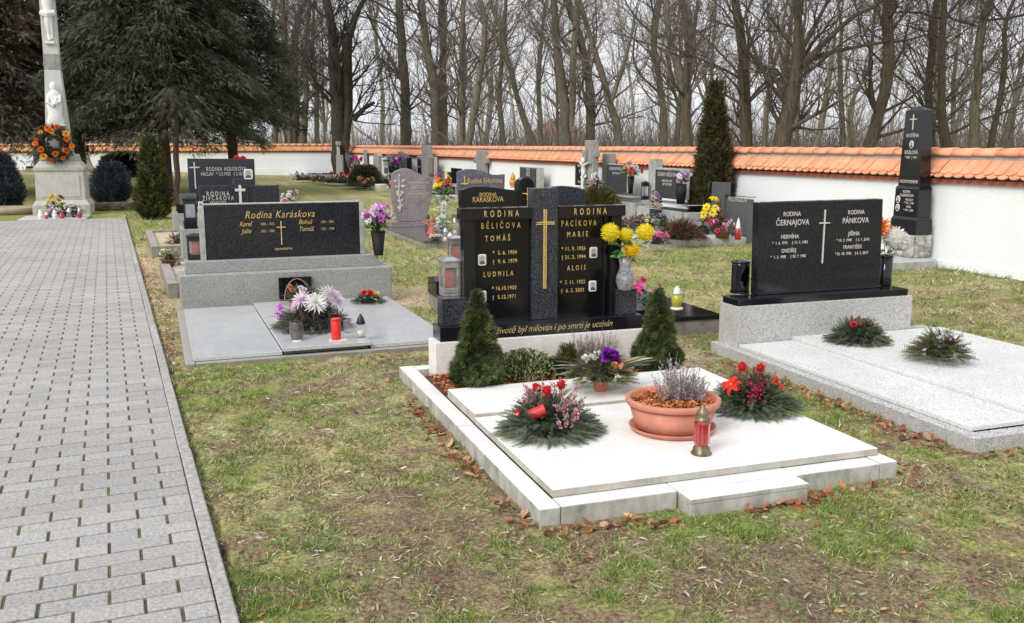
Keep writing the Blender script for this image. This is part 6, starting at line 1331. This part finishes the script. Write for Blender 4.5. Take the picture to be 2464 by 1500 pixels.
bouquet(atx(1578, 528, 8.7) * [1, 1, 0] + [0, 0, .5], 'pink and violet flowers filling the arched niche', [(rs.uniform(-.05, .0), rs.uniform(-.16, .16), rs.uniform(-.02, .28), .05, 'rose', [(.6, .3, .5), (.75, .5, .5), (.5, .3, .6), (.8, .7, .4)][i % 4]) for i in range(12)], 40, .2, 0, GRN, .09)
# far row: wreaths and flowers on the slabs
CLUT = [(722, 434, 'grey fir wreath on the farthest slab of the wall row', [(.14, .14, .11)], [(.6, .6, .58)], .35), (742, 434, 'pale fir wreath with white flowers second from the far end', [(.2, .2, .16)], [WHT, (.6, .3, .3)], .4), (760, 436, 'fir bunch with white flowers third from the far end', [(.10, .13, .09)], [WHT, (.5, .55, .6)], .35), (777, 438, 'fir bunch with red flowers under the slender pillar', FIRC, [(.7, .06, .05), (.6, .1, .1)], .4), (800, 440, 'dark fir mound with pink and red flowers before the ivied trunk', FIRC, [(.65, .12, .12), (.5, .2, .2)], .5), (822, 441, 'fir mound with bright red flowers right of the ivied trunk', FIRC, [(.75, .05, .04)], .45), (845, 437, 'brown twig mound with small red flowers', [(.14, .12, .07), (.08, .09, .05)], [(.6, .1, .1)], .45), (860, 448, 'brown and green fir heap low on the slab', [(.16, .12, .07), (.09, .10, .05)], [(.55, .35, .2), (.6, .15, .1)], .45), (880, 450, 'brown fir heap left of the white plastic pot', [(.17, .12, .06), (.08, .09, .05)], [(.6, .4, .15)], .4), (905, 446, 'heap with many white and cream flowers', [(.10, .11, .06)], [WHT, (.75, .7, .55), (.7, .6, .5)], .5), (925, 443, 'white roses on dark fir left of the purple stone', [(.08, .09, .05)], [WHT, WHT, (.75, .6, .55)], .45), (945, 436, 'dark bunch with red and blue flowers just left of the purple stone', [(.05, .07, .05)], [(.65, .06, .04), (.05, .05, .2)], .4), (1078, 465, 'dark violet bunch on the slab right of the purple stone', [(.06, .08, .05)], [(.4, .05, .25), (.2, .04, .2)], .25)]
for x, y, lab, cs, hc, R in CLUT:
    arrangement(on(x, y, .13), lab, R, R * .55, 130, R * .42, cs, heads=[(rs.uniform(-.7, .7) * R, rs.uniform(-.5, .2) * R, rs.uniform(.4, .85) * R, .09, 'rose', hc[i % len(hc)]) for i in range(6)], T=T_SPRIG)
q = on(880, 446, .13); shrub(q, .75, lambda f: .55 * (1 - f * f) ** .5, 'juniper_bush', 'brown green domed juniper among the far graves', [(.12, .11, .05), (.16, .13, .06)], 2200, .18, up=.6, seed=51)
tag(MB().lathe([(.16, 0), (.2, .26), (.21, .27), (.18, .26), (.17, .2), (.001, .2)], 18).build('flower_pot', WPLAS, loc=on(917, 463, .13), smooth=True), 'white plastic pot on the slab left of the purple stone', 'pot')
for x, y, c in ((715, 427, 'at the far end of the row'), (830, 408, 'left one of two on a pale plinth'), (847, 408, 'right one of two on a pale plinth'), (952, 472, 'on the stone edge left of the purple headstone'), (940, 454, 'on the reddish slab left of the purple headstone')):
    glass_candle(on(x, y, .13) if y > 420 else atx(x, y, 8.5), 'small red candle ' + c, .09, .32, REDG, REDG, lid=.3, shape='bulb')
for x, yb, yt, lab, cc, vl in ((859, 412, 383, 'magenta flowers in a black vase before the plain grey stele', [MAG, (.7, .1, .4)], 'tall black vase before the plain grey stele'), (953, 408, 390, 'violet flowers in a tall dark vase left of the leaning slab', [(.42, .08, .45), (.55, .15, .5)], 'tall dark vase left of the leaning grey slab'), (942, 400, 385, 'pale green and white flowers beside the violet ones', [(.6, .75, .65), WHT], 'thin pale vase beside the violet flowers')):
    q = atx(x, yb, 8.4); zt_ = atx(x, yt + 14, 8.4)[2]; vase((q[0], q[1], q[2] - .5), vl, [(.12, 0), (.15, zt_ - q[2] + .5)], BPLAS)
    bouquet((q[0], q[1], zt_), lab, [(rs.uniform(-.2, .2), rs.uniform(-.3, .3), rs.uniform(.05, .45), .12, 'rose', cc[i % 2]) for i in range(9)], 30, .4, 0, GRN, .2)
b = glass_candle(on(1230, 500, .13) if 0 else atx(1234, 452, 8.6), 'orange glass lantern with pointed cap right of the blue granite stone', .10, .42, glass('orange_glass', (.8, .25, .03), .1, .85), plain('orange_cap', (.6, .28, .05), .4), lid=.45, shape='bulb')
glass_candle(on(2088, 608, .14), 'tall clear glass candle with red wax beside the obelisk, behind the right headstone', .07, .26, CLEAR, STEEL, lid=.25, shape='cyl', candle=WAX)
glass_candle(on(2103, 606, .14) + [0.05, .1, 0], 'clear glass candle with grey cap beside the obelisk', .06, .2, CLEAR, WPLAS, lid=.3, shape='cyl', candle=WAXW)
t = thing('red_flowers', 'two red flowers showing above the farthest of the left dark headstones', 'flowers', at(578, 385, 24) ); b = MB(); 
for x in (-.08, .08): flower(b, (x, 0, .02), (0, -1, .4), .10, 'rose', (.7, .03, .04))
b.build('blossom', PETAL, t); b = MB(); b.tube([(0, 0, -.9), (0, 0, -.02)], .02, 6, (.05, .08, .03)); put(b, T_LEAF, np.zeros((16, 3)) + [0, 0, -.05], rdir(16, .2), .14, pick(GRN, 16), NR.uniform(0, 6, 16)); b.build('stems', LEAFM, t)

# ------------------------------------------------------------------ stone crucifix monument at the end of the path
MY = 25.2; M0 = at(150, 520, MY); MX = M0[0]; g = thing('crucifix_monument', 'tall pale stone crucifix on a square pedestal at the end of the paved path', 'monument', (MX, MY, 0), 0)
def mz(y): return at(150, y, MY)[2]
def mxp(x, y): return at(x, y, MY)[0] - MX
def frus(b, hw0, z0, hw1, z1, cy=.62, dp=1.0): 
    V = []; 
    for hw, z in ((hw0, z0), (hw1, z1)): V += [(-hw, cy - hw * dp, z), (hw, cy - hw * dp, z), (hw, cy + hw * dp, z), (-hw, cy + hw * dp, z)]
    b.add(V, [(3, 2, 1, 0), (4, 5, 6, 7), (0, 1, 5, 4), (1, 2, 6, 5), (2, 3, 7, 6), (3, 0, 4, 7)])
b = MB(); frus(b, .64, -.05, .64, mz(495)); frus(b, .64, mz(495) + .001, .56, mz(482)); frus(b, .555, mz(482) + .001, .535, mz(412)); frus(b, .56, mz(412) + .001, .57, mz(404)); frus(b, .56, mz(404) + .001, .43, mz(388)); frus(b, .43, mz(388) + .001, .40, mz(372)); b.build('pedestal', MONU, g, bev=.012)
MB().box(-.44, .44, .055, .085, mz(475), mz(422)).build('inscription_panel', weathered('pedestal_panel', (.60, .60, .56), (.36, .35, .28), .9, None, .8, .8, .4, 2.5), g, bev=.006)
b = MB(); frus(b, .30, mz(372) + .001, .255, mz(318)); frus(b, .255, mz(318) + .001, .175, mz(165)); b.build('shaft', weathered('shaft_stone', (.62, .63, .63), (.36, .36, .33), .85, None, .7, .6, .4, 2), g, bev=.01)
b = MB(); frus(b, .182, mz(165) + .001, .178, mz(128)); b.build('collar', CONC, g, bev=.01); b = MB(); frus(b, .170, mz(128) + .001, .155, mz(-125)); b.box(-.85, .85, .50, .74, mz(-32), mz(-62)); b.build('cross', MATS['shaft_stone'], g, bev=.01)
f = MB(); y0 = .42; zt = mz(-16)
f.tube([(0, y0 + .02, zt - 1.02), (.0, y0 - .03, zt - .85), (-.01, y0 - .06, zt - .62), (.02, y0 - .03, zt - .42), (.0, y0, zt - .2), (0, y0, zt - .02), (0, y0, zt + .08)], [.045, .05, .07, .09, .115, .12, .05], 10); f.tube([(.04, y0 + .02, zt - 1.0), (.05, y0 - .05, zt - .65), (.04, y0 - .02, zt - .42)], [.04, .055, .08], 8)
for s_ in (-1, 1): f.tube([(s_ * .09, y0, zt - .02), (s_ * .36, y0 + .04, zt + .08), (s_ * .62, y0 + .10, zt + .20), (s_ * .70, y0 + .11, zt + .24)], [.05, .042, .032, .035], 8)
f.ball((.03, y0 - .05, zt + .14), .085, 12, sz=1.25); f.build('corpus', WHITEST, g, smooth=True); b = MB(); b.tube([(-.14, y0 - .02, zt - .42), (0, y0 - .08, zt - .45), (.15, y0 - .02, zt - .40)], [.07, .10, .075], 8); b.box(-.10, .10, y0 - .04, y0 + .17, zt - 1.12, zt - 1.06); b.build('loincloth_and_footrest', WHITEST, g, smooth='auto')
f = MB(); zc = mz(298); x_ = 0; yf = .30
f.lathe([(.17, 0), (.20, .04), (.15, .22), (.17, .45), (.13, .62), (.14, .72), (.06, .80), (.075, .86), (.075, .93), (.04, .985), (.001, 1.0)], 16, (0, yf, zc), sy=.62); f.tube([(-.12, yf, zc + .68), (-.14, yf - .12, zc + .5), (0, yf - .14, zc + .42)], [.045, .04, .035], 7); f.tube([(.12, yf, zc + .68), (.13, yf - .12, zc + .52), (.02, yf - .14, zc + .46)], [.045, .04, .035], 7); f.ball((.06, yf - .1, zc + .6), .045, 8); f.tube([(.06, yf - .1, zc + .57), (.02, yf - .13, zc + .45)], [.045, .06], 7); f.box(-.2, .2, yf - .12, yf + .1, zc - .05, zc); f.build('madonna_relief', WHITEST, g, smooth='auto')
# wreath leaning on the shaft
wc = at(130, 346, MY); t = thing('funeral_wreath', 'large fir wreath with orange flowers hanging on the stone crucifix', 'wreath', (wc[0], MY + .06, wc[2])); t.scale = (.87,) * 3; b = MB(); n = 1500; a = NR.uniform(0, 6.28, n); ph = NR.uniform(0, 6.28, n); R_w, r_w = .33, .125
P = np.stack([np.cos(a) * (R_w + r_w * np.cos(ph)), -r_w * np.sin(ph) * .8, np.sin(a) * (R_w + r_w * np.cos(ph))], 1); D = np.stack([np.cos(a) * np.cos(ph), -np.sin(ph), np.sin(a) * np.cos(ph)], 1) + NR.normal(0, .5, (n, 3)); put(b, T_SPRIG, P, D, NR.uniform(.08, .14, n), pick([(.05, .07, .03), (.08, .09, .04), (.12, .07, .04)], n), NR.uniform(0, 6, n))
b.tube([(cos(q) * R_w, 0, sin(q) * R_w) for q in np.linspace(0, 2 * pi, 25)], .08, 7, (.03, .035, .02)); b.build('fir_ring', NEEDLE, t)
for i in range(16):
    q = i * 2 * pi / 16 + rs.uniform(-.22, .22); rr = R_w + rs.choice([-.09, .0, .10, .12]) + rs.uniform(-.03, .03); f = MB(); flower(f, (cos(q) * rr, -.12, sin(q) * rr), (cos(q) * .3, -1, sin(q) * .3), rs.uniform(.07, .12), 'rose', [(.95, .30, .04), (.92, .20, .03), (.95, .50, .08), (.8, .16, .03)][i % 4]); f.build('blossom', PETAL, t)
p = at(137, 500, 24.2) * [1, 1, 0]; bouquet(p, 'yellow flowers leaning against the crucifix pedestal', [(*[a_ for a_ in rel(x, y, p, 0)], .09, 'rose', c) for x, y, c in ((122, 478, YEL), (130, 490, YEL), (140, 484, (.85, .7, .05)), (145, 497, YEL), (128, 473, (.9, .6, .05)), (150, 503, YEL), (146, 476, (.45, .2, .12)), (118, 488, YEL))], 90, .35, 0, [(.12, .16, .05), (.06, .08, .04)], .16)
p = at(135, 515, 23.9) * [1, 1, 0]; bouquet(p, 'white and lilac flowers lying in front of the yellow ones', [(*rel(x, y, p, 0), .085, 'rose', c) for x, y, c in ((125, 505, (.72, .6, .72)), (135, 507, (.78, .7, .78)), (145, 510, WHT), (130, 513, WHT), (138, 517, WHT), (120, 512, (.65, .5, .65)))], 40, .3, 0, GRN, .12)
p = at(172, 512, 23.9) * [1, 1, 0]; bouquet(p, 'white flowers wrapped in black, right side of the pedestal foot', [(*rel(x, y, p, 0), .09, 'rose', WHT) for x, y in ((160, 497), (170, 495), (180, 497), (188, 500), (165, 503), (175, 503))], 60, .4, 0, [(.02, .025, .02), (.05, .05, .05)], .16)
for i, (x, gm, lm, lab, h, r) in enumerate(((98, WPLAS, WPLAS, 'leftmost white candle on the slab before the crucifix', .22, .06), (112, REDG, WPLAS, 'red candle second from the left before the crucifix', .15, .05), (132, WPLAS, WPLAS, 'white candle under the lilac flowers', .2, .06), (149, REDG, REDG, 'bright red candle in the middle before the crucifix', .14, .07), (167, CLEAR, WPLAS, 'clear candle with white cap before the crucifix', .24, .06), (192, REDG, STEEL, 'rightmost candle with red glass and steel cap before the crucifix', .24, .06))):
    glass_candle(at(x, 524, 23.45) * [1, 1, 0] + [0, 0, .045], lab, r, h, gm, lm, lid=.4, shape='bulb')
tag(MB().box(-.72, .70, -.05, 1.3, -.03, .044).build('threshold_slab', CONCL, loc=(MX + .0, 23.3, 0), bev=.01), 'thin pale stone slab under the candles before the crucifix', 'slab')
# two far roofs seen through the wood
for i, (x, Z_, lab) in enumerate(((1352, 150, 'distant house with a red roof seen between the trees, left one'), (1322, 165, 'distant house with a red roof seen between the trees, right one'))):
    p = atd(x, HOR, Z_); t = thing('house', lab, 'house', (p[0], p[1], 0), -YAW); MB().box(-4, 4, 0, 7, -.5, 2.8).build('wall', plain('house_plaster', (.55, .5, .45), .9), t)
    MB().front([(-4.6, 2.8), (4.6, 2.8), (0, 6.0)], -.3, 7.3).build('roof', plain('red_roof', (.50, .27, .20), .9), t); MB().box(-.8, .8, -.05, -.003, .8, 2.1).build('window', plain('window_glass', (.08, .09, .1), .15), t)

# ------------------------------------------------------------------ grass, leaf litter
def cover(x, y):
    """where nothing grows: slabs, plinths and path"""
    u, v = path_uv(x, y); m = (u < .045)
    for x0, x1, y0, y1 in ((1.42, 3.43, 3.70, 6.62), (-.12, 2.2, 7.42, 10.5), (4.06, 6.4, 3.86, 6.7), (R1[0] - 2.18, R1[0] + .03, R1[1] - .02, R1[1] + 2.4), (2.12, 2.80, 3.58, 3.72)): m |= (x > x0) & (x < x1) & (y > y0) & (y < y1)
    return m
def rays_pts(n, x0, x1, y0, y1):
    px = NR.uniform(x0, x1, n); py = NR.uniform(y0, y1, n); D = FW + RT * ((px - 1232) / FP)[:, None] + UP * ((750 - py) / FP)[:, None]; return (CAM + D * (-EYE / D[:, 2])[:, None])
def area_pts(n, x0, x1, y0, y1): return np.stack([NR.uniform(x0, x1, n), NR.uniform(y0, y1, n), np.zeros(n)], 1)
def gz(x, y): return (fbm(x, y, .35, 31) - .5) * .03 + (vn(x, y, .05, 8) - .5) * .012 * (y < 10)
for nm, lab, n, ylo, yhi in (('short_grass', 'short sparse winter grass and moss in front of and between the near graves', 620000, 800, 1640), ('far_grass', 'thin winter grass on the ground farther back', 330000, 470, 800)):
    P = rays_pts(n, -150, 2620, ylo, yhi); P = P[(P[:, 1] > 1.5)]; x, y = P[:, 0], P[:, 1]; g_, ba_, sa_ = fields(x, y); cl_ = vn(x, y, .05, 55) * .5 + vn(x, y, .16, 56) * .5
    pr = (.42 + .75 * g_) * (1 - .62 * ba_) * (1 - .85 * sa_) * np.clip((cl_ - .28) * 3, .06, 1)
    k = (NR.uniform(size=len(P)) < pr) & ~cover(x, y) & (x < 9.85) & (y < 27); P, g_, ba_, cl_ = P[k], g_[k], ba_[k], cl_[k]; n = len(P); P[:, 2] = gz(P[:, 0], P[:, 1]) - .002
    dist = np.linalg.norm(P - CAM, axis=1)
    q = NR.uniform(size=n); dry = q > (.22 + .60 * g_)
    cG = pick([(.20, .32, .06), (.30, .39, .09), (.14, .25, .05), (.38, .42, .13)], n, .3); cD = pick([(.60, .50, .31), (.46, .37, .23), (.70, .62, .43), (.30, .20, .13), (.22, .15, .10)], n, .3)
    C_ = np.where(dry[:, None], cD, cG); D = rdir(n, 0); D[:, 2] = np.where(dry, NR.uniform(.02, .45, n), NR.uniform(.3, 1.5, n)); sz = (.009 + .0030 * dist) * NR.uniform(.55, 1.25, n) * (.75 + .6 * (cl_ > .58)) * np.where(dry, 1.2, 1)
    b = MB(); put(b, T_BLADE, P, D, sz, C_, NR.uniform(-1.5, 1.5, n), wide=1.35); tag(b.build(nm, LEAFM), lab, 'grass', kind='stuff')
# a few stronger tufts
b = MB()
for cx, cy, cn, cr, ch in [(*on(770, 1318)[:2], 260, .07, .07), (*on(640, 1260)[:2], 120, .06, .05), (*on(600, 1420)[:2], 140, .07, .055), (*on(1190, 1090)[:2], 90, .06, .04), (*on(1340, 1000)[:2], 50, .05, .05), (*on(1900, 1470)[:2], 120, .06, .045), (*on(930, 955)[:2], 90, .07, .05)] + [(*on(x, y + 2)[:2], 110, .16, .10) for x, y in ((2262, 642), (2300, 652), (2345, 660), (2400, 668), (2285, 650))]:
    a = NR.uniform(0, 6.28, cn); r = cr * NR.uniform(0, 1, cn) ** .5; put(b, T_BLADE, np.stack([cx + np.cos(a) * r, cy + np.sin(a) * r, np.zeros(cn)], 1), np.stack([np.cos(a) * 1.0, np.sin(a) * 1.0, np.full(cn, .8)], 1) + NR.normal(0, .25, (cn, 3)), ch * .8 * NR.uniform(.4, 1.1, cn), pick([(.10, .19, .05), (.15, .26, .07), (.24, .30, .11)], cn), NR.uniform(-1, 1, cn), wide=.7)
tag(b.build('grass_tufts', LEAFM), 'darker green tufts of longer grass dotted over the lawn and along the wall foot', 'grass', kind='stuff')
# fallen leaves: pale narrow ones scattered, rusty curled ones gathered along the stone edges
T_CURL = (np.array([(0, 0, 0), (-.22, .3, .16), (0, .35, 0), (.22, .3, .16), (-.2, .7, .22), (0, .72, .05), (.2, .7, .22), (0, 1, .22)], float), T_LEAF[1])
def leaves(n, box, cols, s0, s1, T, nm, lab, near=None, up=.15, jit=.1, wide=1.0, dens=None):
    if near is None: P = area_pts(n, *box)
    else:
        E = []; 
        for (ax, ay, bx_, by, w_, sd, m) in near: t = NR.uniform(0, 1, m); o = np.abs(NR.normal(0, w_, m)); L = math.hypot(bx_ - ax, by - ay); nx_, ny_ = -(by - ay) / L * sd, (bx_ - ax) / L * sd; t = np.clip(t + NR.normal(0, .02, m), 0, 1); E.append(np.stack([ax + (bx_ - ax) * t + nx_ * o, ay + (by - ay) * t + ny_ * o, np.zeros(m)], 1))
        P = np.concatenate(E)
    x, y = P[:, 0], P[:, 1]; k = ~cover(x, y) & (vn(x, y, .25, 91) > (.35 if near is None else .30)); P = P[k]; n = len(P); P[:, 2] = gz(P[:, 0], P[:, 1]) + .006
    D = rdir(n, 0); D[:, 2] = NR.normal(0, up, n); b = MB(); put(b, T, P, D, NR.uniform(s0, s1, n), pick(cols, n, .25), NR.normal(0, .6, n), wide=wide); tag(b.build(nm, DRYM), lab, 'fallen leaves', kind='stuff')
PALE = [(.54, .50, .43), (.44, .38, .31), (.38, .31, .25), (.64, .61, .55), (.30, .22, .16)]; RUST = [(.34, .13, .06), (.44, .19, .09), (.20, .09, .06), (.52, .32, .19), (.32, .20, .13)]
leaves(8000, (-.3, 6.2, 2.3, 8.0), PALE, .018, .052, T_NARROW, 'pale_leaf_litter', 'pale narrow dead leaves scattered over the near grass', wide=.9)
leaves(2600, (-1.2, 9.5, 8.0, 17.0), PALE + RUST, .03, .06, T_NARROW, 'far_leaf_litter', 'small pale and brown dead leaves scattered over the far grass')
leaves(2600, (.2, 6.0, 2.3, 7.5), RUST, .016, .04, T_CURL, 'rusty_leaf_litter', 'single rusty brown leaves lying in the near grass', up=.1)
leaves(0, None, RUST, .018, .072, T_CURL, 'leaf_drift', 'rusty curled leaves blown against the edges of the stone graves', near=[(1.45, 3.66, 2.2, 3.66, .045, -1, 70), (2.75, 3.66, 3.4, 3.62, .05, -1, 40), (1.9, 3.60, 2.9, 3.62, .04, -1, 170), (1.39, 3.7, 1.36, 6.5, .05, 1, 230), (4.05, 3.9, 4.0, 6.2, .09, 1, 260), (3.47, 3.7, 3.5, 5.9, .07, -1, 140), (4.1, 3.84, 5.5, 3.84, .06, -1, 70)], up=.16, wide=1.25)
leaves(0, None, PALE + RUST + RUST, .02, .045, T_LEAF, 'leaf_strip', 'brown and pale leaves gathered in the strip between the path kerb and the left graves', near=[(-.12, 7.4, -.20, 9.9, .05, 1, 900), (.06 + .1, 3.2, -.12, 7.2, .06, -1, 260), (-.3, 9.9, -.75, 15, .09, -1, 700)], up=.4)
n = 1300; P = area_pts(n, -.1, 6.0, 2.3, 7.5); P = P[~cover(P[:, 0], P[:, 1])]; b = MB()
for p in P: a = rnd.uniform(0, 6.28); l = rnd.uniform(.02, .09); z = .008; b.tube([p + [0, 0, z], p + [cos(a) * l * .5, sin(a) * l * .5, z + rnd.uniform(0, .008)], p + [cos(a + .2) * l, sin(a + .2) * l, z]], rnd.uniform(.0008, .002), 3, pick([(.20, .13, .09), (.32, .24, .17), (.45, .38, .3)], 1)[0], cap=False)
tag(b.build('twig_litter', DRYM), 'thin broken twigs lying in the near grass', 'twigs', kind='stuff')
# bits on the paving
leaves_ = MB(); n = 260; uu = -NR.uniform(0, 1, n) ** 2 * 2.6 - .02; vv_ = NR.uniform(-1, 14, n); px, py = pw(uu, vv_); D = rdir(n, 0); D[:, 2] *= .1
put(leaves_, T_NARROW, np.stack([px, py, np.full(n, .030)], 1), D, NR.uniform(.006, .022, n), pick(PALE + RUST, n), NR.normal(0, .3, n)); tag(leaves_.build('path_litter', DRYM), 'crumbs of dead leaf and seed husks on the grey paving', 'leaf litter', kind='stuff')

# lettering as plain meshes, so that each line is an ordinary object
dg = bpy.context.evaluated_depsgraph_get()
for o in [o for o in bpy.data.objects if o.type == 'FONT']:
    me = bpy.data.meshes.new_from_object(o.evaluated_get(dg)); q = bpy.data.objects.new('lettering', me); COL.objects.link(q)
    q.parent = o.parent; q.location = o.location; q.rotation_euler = o.rotation_euler; q.scale = o.scale; bpy.data.objects.remove(o)
